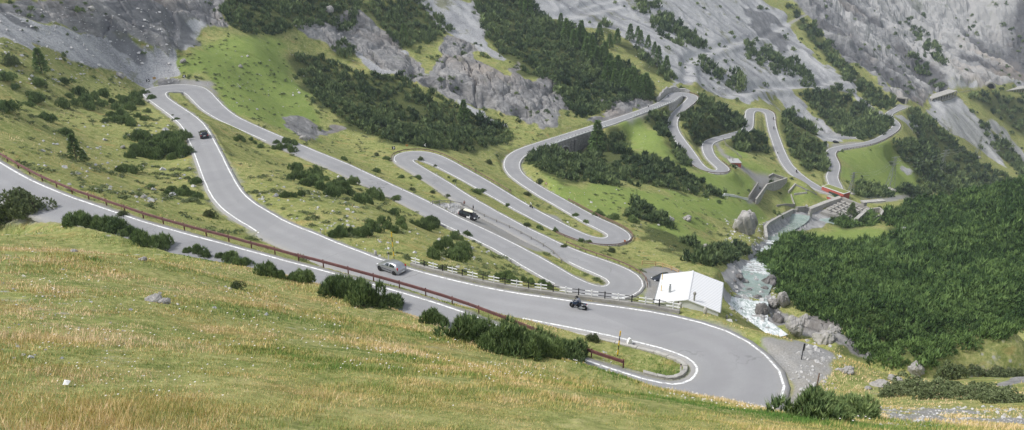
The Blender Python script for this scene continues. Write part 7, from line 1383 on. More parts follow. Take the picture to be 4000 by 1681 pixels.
for k, (u, v) in enumerate(((3143, 826), (3158, 845))): wall([(u, v), (u + 9, v + 4)], 3.4 - k, 1.0, M_CONC, ('tall concrete pier at the left side of the sluice', 'lower concrete pier right of the sluice')[k], 'sluice_pier', 'pier')
BZ = float(ground(*spot(3250, 830)[:2]))
def slab(px, z0, z1, mat, label, name, cat, kind=None):
    P = [at_z(u, v, z1) for u, v in px]; n = len(P); o = MB().prism([(p.x, p.y) for p in P], z0, z1).build(name, mat); props(o, label, cat, None, kind); return o
def zwall(px, z, h, th, mat, label, name, cat='wall'):
    P = [at_z(u, v, z) for u, v in px]; V = []; Fs = []; n = len(P)
    for i, p in enumerate(P):
        a = P[max(i - 1, 0)]; b = P[min(i + 1, n - 1)]; d = Vector((b.x - a.x, b.y - a.y, 0)).normalized(); s = Vector((-d.y, d.x, 0)) * th / 2
        for q, zz in ((p - s, z - h), (p + s, z - h), (p + s, z), (p - s, z)): V.append((q.x, q.y, zz))
    for i in range(n - 1):
        for k in range(4): Fs.append((i * 4 + k, i * 4 + (k + 1) % 4, (i + 1) * 4 + (k + 1) % 4, (i + 1) * 4 + k))
    Fs += [(3, 2, 1, 0), tuple(range(4 * n - 4, 4 * n))]; o = MB().add(V, Fs).build(name, mat); return props(o, label, cat)
zwall([(3161, 814), (3222, 790), (3285, 768)], BZ + 3.2, 7, 2.2, M_CONC, 'broad pale concrete crest along the left of the desilting basin', 'basin_crest')
zwall([(3285, 768), (3340, 790), (3393, 812)], BZ + 3.2, 7, 1.2, M_CONCD, 'grey concrete rear wall of the desilting basin', 'basin_rear_wall')
zwall([(3393, 812), (3368, 833), (3343, 856)], BZ + 3.0, 7, 1.6, M_CONC, 'pale concrete right wall of the desilting basin', 'basin_side_wall')
slab([(3205, 828), (3287, 779), (3388, 818), (3340, 856), (3300, 848)], BZ - 3, BZ + 1.2, M_CONCD, 'concrete floor of the desilting basin', 'basin_floor', 'basin', None)
gr = empty('basin_grating', at_z(3300, 806, BZ + 2.4), 0, 'lattice of pale concrete beams over the desilting basin', 'grating')
for i in range(5):
    t_ = (i + .5) / 5; a = at_z(3222 + 70 * t_, 818 - 36 * t_, BZ + 1.9) - gr.location; b = at_z(3325 + 58 * t_, 850 - 32 * t_, BZ + 1.9) - gr.location; MB().bar(a, b, .5, .6).build('beam', M_CONC, gr)
for i in range(4):
    t_ = (i + .6) / 4; a = at_z(3222 + 100 * t_, 818 + 32 * t_, BZ + 2.3) - gr.location; b = at_z(3290 + 95 * t_, 783 + 33 * t_, BZ + 2.3) - gr.location; MB().bar(a, b, .35, .5).build('cross_beam', M_CONC, gr)
zwall([(3393, 816), (3437, 811), (3450, 822), (3440, 838), (3395, 858)], BZ + 2.6, 6, .9, M_CONC, 'curved pale concrete wall right of the basin', 'curved_wall')
br = empty('footbridge', at_z(3410, 786, BZ + 5), heading(at_z(3370, 786, BZ + 5), at_z(3447, 780, BZ + 5)), 'flat concrete footbridge with a steel railing beyond the basin', 'bridge')
MB().box((0, 0, 0), (11.5, 3.0, .5)).build('deck', M_CONC, br); MB().box((-4.6, 0, -2.8), (1.4, 2.6, 5)).build('pier', M_CONCD, br)
rl = MB(); 
for k in range(12): rl.bar((-5.5 + k, 1.4, .2), (-5.5 + k, 1.4, 1.3), .07)
rl.bar((-5.6, 1.4, 1.3), (5.6, 1.4, 1.3), .08); rl.bar((-5.6, 1.4, .8), (5.6, 1.4, .8), .06); rl.build('railing', M_STEEL, br)

# ------------------------------------------------------------------ arch bridge and rock-bend retaining wall
def bridge():
    st = np.arange(BRIDGE[0], BRIDGE[1] + 1); e = offset(st, 1, .50, -.06); i_ = offset(st, 1, -2.6, -.06); s = np.r_[0, np.cumsum(np.hypot(*np.diff(e[:, :2], axis=0).T))]; Ltot = s[-1]
    root = empty('arch_bridge', tuple(e[0]), 0, 'grey stone arch bridge carrying the road over the dark ravine', 'bridge'); o0 = Vector(tuple(e[0]))
    arch_c, arch_r = Ltot * .34, 4.0; ns = 120; xs = np.linspace(0, Ltot, ns)
    P = np.stack([np.interp(xs, s, e[:, k]) for k in range(3)], 1); Q = np.stack([np.interp(xs, s, i_[:, k]) for k in range(3)], 1)
    bot = P[:, 2] - 15; 
    spring = 6.8
    for i in range(ns):
        d = abs(xs[i] - arch_c)
        if d < arch_r: bot[i] = P[i, 2] - spring + math.sqrt(max(0, arch_r ** 2 - d * d)) - .0
    V = []; Fs = []
    for i in range(ns):
        V += [tuple(Vector(tuple(P[i])) - o0), (P[i, 0] - o0.x, P[i, 1] - o0.y, bot[i] - o0.z), (Q[i, 0] - o0.x, Q[i, 1] - o0.y, bot[i] - o0.z), tuple(Vector(tuple(Q[i])) - o0)]
    for i in range(ns - 1): b = i * 4; Fs += [(b, b + 1, b + 5, b + 4), (b + 1, b + 2, b + 6, b + 5)]
    w = MB().add(V, Fs).build('spandrel_wall', M_STONE, root)
    # arch ring, buttress, parapet stones
    ring = MB(); pts = []
    for k in range(17):
        a = math.pi * k / 16; x = arch_c + (arch_r + .35) * math.cos(a); j = np.interp(x, xs, np.arange(ns)); p = np.array([np.interp(j, np.arange(ns), P[:, c]) for c in range(3)]); pts.append((p[0] - o0.x, p[1] - o0.y, p[2] - spring + (arch_r + .35) * math.sin(a) - o0.z))
    ring.tube(pts, .34, 5); ring.build('arch_ring', M_STONEP, root)
    for f_ in (arch_c + 5.6, arch_c + 8.2):
        j = int(np.interp(f_, xs, np.arange(ns))); p = P[j] - np.array(o0); n_ = (P[j] - Q[j]); n_ /= np.linalg.norm(n_); MB().box((p[0] + n_[0] * .3, p[1] + n_[1] * .3, p[2] - 7.4), (1.3, 1.1, 13), math.atan2(n_[1], n_[0]), taper=.8).build('buttress', M_STONE, root)
    return root
bridge()
def support_wall():
    st = np.arange(SUPPORT[0], SUPPORT[1] - 1); e = offset(st, 1, .5, -.05); o0 = Vector(tuple(e[0])); V = []; Fs = []
    for p in e: V += [tuple(Vector(tuple(p)) - o0), (p[0] - o0.x, p[1] - o0.y, p[2] - 6 - o0.z)]
    for i in range(len(e) - 1): Fs.append((i * 2, i * 2 + 1, i * 2 + 3, i * 2 + 2))
    o = MB().add(V, Fs).build('supporting_wall', M_STONEP); o.location = o0; m = o.modifiers.new('t', 'SOLIDIFY'); m.thickness = .5; props(o, 'pale stone wall holding up the road before the tight rock bend', 'wall')
support_wall()
def rock_wall():
    st = np.arange(356, 372); e = offset(st, 0, 1.2, -.3); n = offset(st, 0, 2.2, 0) ; V = []; Fs = []; o0 = Vector(tuple(e[0]))
    for i, (p, q) in enumerate(zip(e, n)):
        h = 3.2 * math.sin(math.pi * (i + 1.5) / (len(e) + 2)) + .6 + .5 * math.sin(i * 2.3); V += [(p[0] - o0.x, p[1] - o0.y, p[2] - .4 - o0.z), (p[0] - o0.x, p[1] - o0.y, p[2] + h - o0.z), (q[0] - o0.x, q[1] - o0.y, p[2] + h * 1.05 - o0.z), (q[0] - o0.x, q[1] - o0.y, p[2] - .4 - o0.z)]
    for i in range(len(e) - 1): b = i * 4; Fs += [(b, b + 1, b + 5, b + 4), (b + 1, b + 2, b + 6, b + 5), (b + 2, b + 3, b + 7, b + 6)]
    o = MB().add(V, Fs).build('rockfall_wall', M_STONEP); o.location = o0; props(o, 'pale rubble wall curving round the outside of the tight rock bend', 'wall')
rock_wall()

# ------------------------------------------------------------------ rails and fences
def road_rail(side, s0, s1, d, label, mat, name='guard_rail', step=1, post_h=.75, beams=((.62, .28),), post_mat=None, group=None):
    st = np.arange(s0, s1 + 1); e = offset(st, side, d, 0.0); o0 = Vector(tuple(e[0])); root = empty(name, o0, 0, label, 'guardrail', group)
    e[:, 2] = np.maximum(e[:, 2] - .05, ground(e[:, 0], e[:, 1]) + .02) if step else e[:, 2]
    P = [Vector(tuple(p)) - o0 for p in e]; s = np.r_[0, np.cumsum([(b - a).length for a, b in zip(P[:-1], P[1:])])]
    for zb, hb in beams:
        V = []; Fs = []; n = len(P)
        nn = offset(st, side, d + .09, 0.0); pr = [(-hb / 2, 0), (-hb / 4, 1), (0, .25), (hb / 4, 1), (hb / 2, 0)]
        for p, q in zip(P, nn):
            qv = Vector((q[0], q[1], e[0][2])) - o0; dv = Vector((qv.x - p.x, qv.y - p.y, 0)).normalized()
            for dz, k in pr: V.append((p.x - dv.x * .07 * k, p.y - dv.y * .07 * k, p.z + zb + dz))
        for i in range(n - 1):
            for k in range(4): Fs.append((i * 5 + k, i * 5 + k + 1, (i + 1) * 5 + k + 1, (i + 1) * 5 + k))
        o = MB().add(V, Fs).build('rail_beam', mat, root); m = o.modifiers.new('t', 'SOLIDIFY'); m.thickness = .05; m.offset = 0
    npost = min(90, int(s[-1] / 3.0))
    for k in range(npost + 1):
        t = s[-1] * k / max(1, npost); p = Vector([float(np.interp(t, s, [q[c] for q in P])) for c in range(3)]); MB().box((p.x, p.y, p.z + post_h / 2 - .2), (.11, .11, post_h + .4)).build('post', post_mat or mat, root)
    return root
road_rail(0, 0, 34, .85, 'long red-brown double guardrail along the lowest road', M_RUST, beams=((.62, .17), (.43, .13)), post_h=.78)
road_rail(0, 233, 254, .8, 'brown guardrail round the bend with chevron signs', M_BROWNRAIL, beams=((.6, .3),))
road_rail(1, 263, 285, .7, 'brown guardrail round the railed bend of the sixth road', M_BROWNRAIL, beams=((.62, .28), (.28, .2)))
road_rail(1, 192, 202, .8, 'brown guardrail above the fourth road, near the parking place', M_BROWNRAIL, beams=((.6, .3),))
road_rail(1, 408, 423, .6, 'dark brown guardrail round the sharp lower bend by the red hut', M_BROWNRAIL, beams=((.55, .35),))
road_rail(0, 371, 384, .6, 'dark guardrail on the outer side of the tight rock bend', M_BROWNRAIL, beams=((.5, .5),))
road_rail(1, 536, 560, .5, 'dark guardrail along the right edge of the far road above the bright meadow', M_BROWNRAIL, beams=((.5, .35),))
road_rail(1, 562, 604, .5, 'brown guardrail along the far road rounding the top of the bright meadow', M_BROWNRAIL, beams=((.5, .3),))
road_rail(0, 480, 492, .5, 'small dark guardrail at the squared far bend', M_BROWNRAIL, beams=((.5, .3),))
def white_kerb_rail(s0, s1, label):
    st = np.arange(s0, s1 + 1); e = offset(st, 1, .25, 0); o0 = Vector(tuple(e[0])); root = empty('bridge_railing', o0, 0, label, 'railing'); P = [Vector(tuple(p)) - o0 for p in e]; m = MB()
    for a, b in zip(P[:-1], P[1:]): m.bar(a + Vector((0, 0, .18)), b + Vector((0, 0, .18)), .3, .36)
    m.build('kerb', M_WHITE, root)
    for a, b in zip(P[:-1], P[1:]):
        for f_ in (0, .5): p = a.lerp(b, f_); MB().box((p.x, p.y, p.z + .65), (.12, .12, .6)).build('post', M_BLACK if f_ else M_WHITE, root)
    m = MB()
    for a, b in zip(P[:-1], P[1:]): m.bar(a + Vector((0, 0, .9)), b + Vector((0, 0, .9)), .07)
    m.build('hand_rail', M_WHITE, root)
white_kerb_rail(309, 331, 'white and dark railing with pale kerb along the bridge')
white_kerb_rail(340, 368, 'pale railing on the valley side of the road before the rock bend')
def bw_fence():
    st = np.arange(47, 60); e = offset(st, 1, 1.0, 0)[::-1]; o0 = Vector(tuple(e[0])); root = empty('roadside_fence', o0, 0, 'black and white painted two-rail fence along the road past the silver car', 'fence')
    s = np.r_[0, np.cumsum(np.hypot(*np.diff(e[:, :2], axis=0).T))]; n = int(s[-1] / 1.45); xs = np.linspace(0, s[-1], n * 4 + 1); P = [Vector([float(np.interp(x, s, e[:, c])) for c in range(3)]) - o0 for x in xs]
    m = MB()
    for a, b in zip(P[:-1:2], P[2::2]): m.bar(a + Vector((0, 0, .02)), b + Vector((0, 0, .02)), .45, .5)
    m.build('kerb', M_CONCD, root)
    wood = [M_WHITE, M_BLACK]
    for k in range(n):
        c = k % 2; p = P[k * 4 + 2]; MB().box((p.x, p.y, p.z + .62), (.11, .11, .98)).build('post', wood[c], root)
        for z in (.95, .55): MB().bar(P[k * 4] + Vector((0, 0, z)), P[k * 4 + 4] + Vector((0, 0, z)), .05, .10 if c == 0 else .06).build('rail', wood[c], root)
bw_fence()
def post_fence(px, h, label, mat, rails=(.8,), name='wooden_fence', cat='fence', r=.1):
    P = [spot(u, v) for u, v in px]; o0 = P[0].copy(); root = empty(name, o0, 0, label, cat); m = MB()
    for p in P: q = p - o0; MB().box((q.x, q.y, q.z + h / 2 - .15), (.2, .2, h + .3)).build('post', mat, root, bevel=.03)
    for a, b in zip(P[:-1], P[1:]):
        for z in rails: m.bar(a - o0 + Vector((0, 0, h * z)), b - o0 + Vector((0, 0, h * z)), .10, .14)
    m.build('rail', mat, root); return root
post_fence([(1690, 800), (1717, 797), (1760, 796), (1802, 804)], 1.0, 'pale weathered wooden fence round the top of the gravel lay-by', M_WOODG)
post_fence([(1808, 806), (1846, 828), (1892, 851), (1939, 872), (1990, 895), (2035, 918), (2075, 940), (2122, 967), (2163, 995), (2194, 1028)], 1.0, 'grey post and rail fence between the lay-by and the fourth road', M_WOODG, (.82,))
post_fence([(2508, 1036), (2560, 1040), (2588, 1046), (2622, 1058), (2650, 1072)], 1.1, 'yellowish wooden railing round the parking place behind the white house', M_WOODY, (.95, .5))
post_fence([(2140, 556), (2130, 562), (2110, 570), (2150, 548), (2165, 544), (2185, 538), (2200, 533), (2215, 528), (2230, 524)][3:], .9, 'short white fence at the uphill edge of the road before the bridge', M_WHITE, (.9,))
post_fence([(2826, 548), (2836, 572), (2860, 590), (2880, 606), (2895, 620)], 1.3, 'pale picket fence between the ramp and the small green meadow', M_WOODG, (.9, .4))
post_fence([(3640, 380), (3700, 371), (3760, 362), (3810, 352)], 1.2, 'pale parapet along the balcony road to the tunnel', M_CONC, (.5, .9), 'road_parapet', 'parapet')

def island_kerb():
    st = np.arange(35, 51); V = []; Fs = []; rng = random.Random(3); e0 = offset(st, 0, .75, 0); e1 = offset(st, 0, 1.15, 0); m = MB()
    root = empty('stone_kerb', tuple(e0[0]), 0, 'ring of pale kerb stones round the tip of the lowest bend island', 'kerb'); o0 = Vector(tuple(e0[0]))
    for i in range(len(st) - 1):
        a, b, c, d = [Vector(tuple(q)) - o0 for q in (e0[i], e0[i + 1], e1[i + 1], e1[i])]; k = .04; b = a.lerp(b, .97); c = d.lerp(c, .97); h = .10 + rng.uniform(0, .05)
        MB().add([tuple(p + Vector((0, 0, z))) for z in (-.3, h) for p in (a, b, c, d)], [(3, 2, 1, 0), (4, 5, 6, 7), (0, 1, 5, 4), (1, 2, 6, 5), (2, 3, 7, 6), (3, 0, 4, 7)]).build('kerb_stone', M_CONC, root, bevel=.02)
island_kerb()
# ------------------------------------------------------------------ roadside posts, stones, signs
def delineator_parts():
    root = empty('delineator_post', (0, 0, 0)); MB().box((0, 0, .38), (.13, .11, .84), taper=.92).build('shaft', M_WHITE, root, bevel=.015); MB().box((0, 0, .87), (.125, .105, .14)).build('cap', M_BLACK, root, bevel=.015); MB().box((0, -.056, .74), (.05, .012, .10)).build('reflector', M_RED, root); return root
DEL0 = delineator_parts(); _first = [True]
def delineator(u, v, label, group):
    p = spot(u, v); o = DEL0 if _first[0] else copy_tree(DEL0); _first[0] = False
    o.location = (p.x, p.y, float(ground(p.x, p.y)) - .05); rng = random.Random(u); o.rotation_euler = (rng.uniform(-.06, .06), rng.uniform(-.06, .06), math.atan2(-p.x, p.y)); props(o, label, 'road post', group)
for lst, lab in (([(661, 381), (691, 407), (730, 435), (775, 465), (814, 504)], 'white black-capped road post on the grass tongue inside the topmost left bend'),
    ([(842, 552), (870, 604), (906, 673), (952, 747)], 'white black-capped road post on the right verge beside or below the dark car'),
    ([(812, 331), (854, 391), (915, 452)], 'white black-capped road post at the outer verge leaving the topmost left bend'),
    ([(1011, 502), (1136, 555), (1272, 612), (1413, 676), (1574, 752), (1683, 803)], 'white black-capped road post on the uphill verge of the road descending to the black van'),
    ([(1632, 644), (1707, 684), (1780, 726), (1857, 779), (1943, 835), (2056, 898)], 'white black-capped road post on the strip above the fourth road'),
    ([(2031, 670), (2080, 712), (2155, 755), (2245, 803)], 'white black-capped road post on the pasture side of the sixth road'),
    ([(2054, 795), (2223, 882), (1915, 716)], 'white black-capped road post along the upper edge of the fifth road'),
    ([(2060, 600), (2008, 590), (2078, 560)], 'white black-capped road post round the wide bend before the bridge'),
    ([(2741, 640), (2715, 600), (2690, 560)], 'white black-capped road post on the strip above the sharp lower bend')):
    for u, v in lst: delineator(u, v, lab, lab.replace('road post', 'road posts', 1) if len(lst) > 1 else None)
delineator(1254, 919, 'white black-capped road post alone on the verge left of the row of pines', None)
delineator(1518, 1014, 'white black-capped road post right behind the silver car', None)
delineator(2659, 1455, 'white leaning road post at the tip of the lowest bend island', None)
delineator(2649, 1208, 'white road post in front of the white house', None)
def bollard(u, v, h, label, mat=M_CONC, r=.2):
    p = spot(u, v); o = MB().lathe([(r * 1.05, -.2), (r, h * .5), (r * .92, h * .84), (r * .6, h * .97), (r * .15, h)], (0, 0, 0), 12).build('stone_bollard', mat, None, smooth=True); o.location = (p.x, p.y, float(ground(p.x, p.y)) - .03); props(o, label, 'bollard')
bollard(1467, 1000, .8, 'rounded grey stone bollard on the verge left of the snow pole')
bollard(2656, 1204, .75, 'grey stone bollard close beside the white road post by the house')
bollard(2754, 1226, .85, 'grey stone bollard before the right half of the white house')
bollard(2838, 1246, .9, 'grey stone bollard right of the white house above the torrent')
p = spot(2458, 1352); t = empty('kilometre_stone', p, rad(20), 'white round-shouldered kilometre stone on the lowest bend island', 'kilometre stone')
prf = [(-.26, -.2), (.26, -.2), (.26, .55), (.18, .62), (.14, .8), (.07, .9), (-.07, .9), (-.14, .8), (-.18, .62), (-.26, .55)]
MB().add([(x, -.14, z) for x, z in prf] + [(x, .14, z) for x, z in prf], [tuple(range(10)), tuple(range(19, 9, -1))] + [(i, (i + 1) % 10, 10 + (i + 1) % 10, 10 + i) for i in range(10)]).build('stone', M_WHITE, t, bevel=.03)
def snow_pole(u, v, u2, v2, label, dark=M_BLACK):
    p = spot(u, v); D_ = p.length; h = (v - v2) * D_ / F_PX / .88; d = ray(u2, v2); q = Vector(tuple(d * (p.y / d[1]))); t = empty('snow_pole', p, 0, label, 'snow pole'); dx = (q.x - p.x); 
    n = 6; a = Vector((0, 0, -.3)); e = Vector((dx, 0, h))
    for k in range(n): MB().tube([a.lerp(e, k / n), a.lerp(e, (k + 1) / n - .004)], .065 if k % 2 else .045, 8).build('band', M_YELLOW if k % 2 else dark, t)
snow_pole(1540, 1012, 1529, 912, 'tall yellow and black snow pole behind the silver car')
snow_pole(2411, 1392, 2424, 1294, 'yellow and black snow pole at the end of the red-brown guardrail')
snow_pole(2577, 1196, 2588, 1075, 'slim yellow topped snow pole before the corner of the white house', M_WHITE)
def arrow_sign(u, v, w, left, label):
    p = spot(u, v); f = math.atan2(-p.x, p.y); t = empty('chevron_sign', (p.x, p.y, float(ground(p.x, p.y))), f, label, 'road sign'); h = w
    MB().box((0, .05, .55), (.07, .07, 1.3)).build('post', M_STEEL, t); b = MB().box((0, 0, 1.2), (w, .04, h)).build('board', M_BLACK, t)
    s = -1 if left else 1; k = w * .42
    MB().add([(-s * k * .8, -.026, 1.2 + k), (s * -.05, -.026, 1.2 + k), (s * k, -.026, 1.2), (s * -.05, -.026, 1.2 - k), (-s * k * .8, -.026, 1.2 - k), (s * k * .1, -.026, 1.2)], [(0, 1, 2, 5), (5, 2, 3, 4)]).build('arrow', M_WHITE, b)
arrow_sign(580, 330, .95, False, 'black sign with a white arrow pointing right at the start of the topmost left bend')
arrow_sign(722, 313, .95, True, 'black sign with a white arrow pointing left behind the topmost left bend')
arrow_sign(1538, 592, 1.1, False, 'black sign with a white arrow pointing right at the fourth road bend')
arrow_sign(1661, 580, 1.1, True, 'black sign with a white arrow pointing left at the fourth road bend')
def board_sign(u, v, w, h, hz, mat, label, tri=False):
    p = spot(u, v); t = empty('road_sign', (p.x, p.y, float(ground(p.x, p.y))), math.atan2(-p.x, p.y), label, 'road sign'); MB().box((0, .05, hz / 2), (.07, .07, hz + .3)).build('post', M_STEEL, t)
    if tri: MB().add([(-w / 2, 0, hz - h / 2), (w / 2, 0, hz - h / 2), (0, 0, hz + h / 2), (-w / 2, .04, hz - h / 2), (w / 2, .04, hz - h / 2), (0, .04, hz + h / 2)], [(0, 1, 2), (5, 4, 3), (0, 3, 4, 1), (1, 4, 5, 2), (2, 5, 3, 0)]).build('board', mat, t); MB().add([(-w * .28, -.006, hz - h * .34), (w * .28, -.006, hz - h * .34), (0, -.006, hz + h * .22)], [(0, 1, 2)]).build('panel', M_WHITE, t)
    else: MB().box((0, 0, hz), (w, .05, h)).build('board', mat, t, bevel=.01)
board_sign(606, 325, .9, .7, 1.6, plain('tan sign board', (.42, .26, .10), .6), 'tan direction board among the rocks at the topmost left bend')
board_sign(1590, 583, .8, .7, 1.3, plain('orange brown sign board', (.40, .20, .07), .6), 'orange brown square sign between the chevrons of the fourth road bend')
board_sign(2133, 730, 1.0, .9, 1.3, plain('faded red sign', (.50, .12, .10), .6), 'faded red triangular warning sign in the pasture by the sixth road', True)
board_sign(2440, 955, .5, .5, 1.0, plain('orange marker', (.5, .16, .05), .6), 'small orange marker board at the outside of the railed bend')
p = spot(3130, 1405); t = empty('direction_post', p, rad(15), 'thin dark post with a narrow black arrow board on the gravel apron', 'sign post'); MB().tube([(0, 0, -.2), (.03, 0, 1.7)], .045, 8).build('post', M_BLACK, t); MB().box((.06, -.03, 1.35), (.16, .04, .75)).build('board', M_BLACK, t, bevel=.01)
p = spot(3190, 1512); t = props(MB().tube([(0, 0, -.2), (.02, 0, 1.4)], .06, 8).build('wooden_stake', M_BROWNRAIL), 'bare brown stake rising behind the dark twiggy shrubs at lower right', 'stake'); t.location = p

# ------------------------------------------------------------------ boulders and stones
def boulder_mesh(seed, sub=4, rough=.22, flat=(1, 1, 1)):
    bm = bmesh.new(); bmesh.ops.create_icosphere(bm, subdivisions=sub, radius=1); rng = np.random.default_rng(seed); P = np.array([v.co for v in bm.verts]); 
    for _ in range(11):
        n = rng.normal(0, 1, 3); n /= np.linalg.norm(n); d = rng.uniform(.62, .92); e = P @ n - d; P -= np.clip(e, 0, None)[:, None] * n[None] * .92
    o = rng.uniform(0, 50, 2); r = 1 + rough * fbm(P[:, 0] * 1.6 + P[:, 2] * 1.1 + o[0], P[:, 1] * 1.6 - P[:, 2] * .9 + o[1], 3, .5) + .16 * ridged(P[:, 0] * 2.6 + P[:, 2] + o[1], P[:, 1] * 2.6 - P[:, 2] * 1.3 + o[0], 4, .55); P *= r[:, None]; P *= np.array(flat)
    for v, q in zip(bm.verts, P): v.co = q
    me = bpy.data.meshes.new('boulder'); bm.to_mesh(me); bm.free(); return me
BLD = [boulder_mesh(i) for i in range(6)]
def boulder(u, v, w, h, label, k=0, mat=None, d=None, sink=.3, rz=0.0, group=None):
    p = spot(u, v); me_ = BLD[k % 6]
    if not me_.materials: me_.materials.append(M_ROCK)
    o = link('boulder', me_); o.scale = (w / 2, (d or w) / 2, h / 2 * 1.2); o.location = (p.x, p.y, float(ground(p.x, p.y)) + h * (.5 - sink)); o.rotation_euler = (.1 * k, .07 * k, rz + k); props(o, label, 'boulder', group)
    if mat: o.material_slots[0].link = 'OBJECT'; o.material_slots[0].material = mat
    return o
boulder(2902, 908, 8.6, 8.4, 'huge pale boulder standing on the pasture above the torrent', 1, None, 8, .12)
boulder(2764, 978, 3.6, 2.2, 'flat-topped grey boulder among shrubs left of the torrent', 2)
boulder(2682, 860, 3.0, 2.0, 'grey boulder on the pasture, the right one of two', 3); boulder(2616, 864, 2.6, 1.6, 'grey boulder on the pasture, the left one of two', 4); boulder(2622, 884, 1.6, .8, 'small flat stone below the two pasture boulders', 5)
boulder(3572, 1462, 2.4, 2.6, 'pale upright boulder at the rim of the gorge at lower right', 0, None, 2, .15)
boulder(3432, 1508, 1.5, .6, 'flat white stone lying on the grass spur at lower right', 4); boulder(3495, 1488, 1.5, .7, 'rough pale stone on the grass spur near the upright boulder', 2); boulder(3308, 1455, 1.2, .7, 'pale stone at the edge of the gravel apron', 3); boulder(3250, 1310, 2.6, 3.0, 'rounded boulder wedged at the top of the gorge side', 2); boulder(3390, 1520, .6, .3, 'small white stone on the grass spur', 1)
RIV = [(2885, 1086, 4.2, 3.4), (2912, 1103, 3, 2), (2870, 1100, 2, 1.4), (3004, 1110, 7, 6.5), (2985, 1130, 3.2, 2.6), (2978, 1222, 6, 6.5), (3012, 1195, 4.5, 8), (2925, 1140, 3.5, 3), (3040, 1255, 5, 4.5), (2955, 1168, 4, 2.6)]
for i, (u, v, w, h) in enumerate(RIV): boulder(u, v, w * .55, h * .5, ['dark rounded boulder at the left of the upper torrent pool', 'smooth pale boulder in the torrent beside the pool', 'small boulder on the left bank of the torrent', 'great dark boulder on the right side of the torrent pool', 'dark boulder between the two torrent pools', 'dark cracked boulder low on the right bank of the torrent', 'tall grey rock pillar on the right bank of the torrent', 'dark boulder at the head of the lower rapids', 'brown boulder at the bottom end of the rapids', 'grey boulder splitting the lower rapids'][i], i, M_ROCKD if i not in (1, 6) else None, None, .35)
for i, (u, v, w, h) in enumerate(((3100, 1290, 4, 4), (3140, 1275, 3, 3.6), (3215, 1330, 3.4, 2.6), (3060, 1190, 3, 5))): boulder(u, v, w, h, ['broken grey crag on the right lip of the gorge', 'brownish crag right of the broken grey one on the gorge', 'pale crag just beyond the gravel apron', 'narrow crag under the pines by the rapids'][i], i + 2, None, None, .3)
boulder(470, 300, 3.2, 1.6, 'pale rock at the foot of the left scree', 2); boulder(940, 263, 1.6, 1.1, 'white stone lying alone on the bright green alp', 5); boulder(1185, 548, 2.4, 1.8, 'pale pointed stone beside the grey outcrop above the road', 1); boulder(1284, 47, 4.2, 3.4, 'pale boulder high in the wood at the top', 3); boulder(715, 242, 2.4, 1.2, 'white slab at the right foot of the left scree', 4); boulder(355, 38, 2.2, 1.6, 'pale block high on the left crags', 0)
for i, (u, v, w) in enumerate(((598, 1178, .8), (640, 1186, .6), (292, 985, .5), (556, 1018, .6), (480, 578, 1.2), (560, 775, .9))): boulder(u, v, w, w * .55, ['grey stone in the rocky patch on the foreground grass', 'second grey stone in the foreground rocky patch', 'grey stone in the grass below the left bush', 'flat grey stone in the grass below the bank thicket', 'small grey rock in the left meadow between thickets', 'low pale rock in the lower left meadow'][i], i)
p = spot(262, 1508); o = MB().add([(-.06, -.04, .05), (.06, -.05, .06), (.07, .05, .09), (-.05, .05, .12), (0, 0, .12)], [(0, 1, 4), (1, 2, 4), (2, 3, 4), (3, 0, 4)]).build('paper_litter', M_WHITE); o.location = p; m_ = o.modifiers.new('t', 'SOLIDIFY'); m_.thickness = .01; props(o, 'crumpled white paper lying in the foreground grass', 'litter')
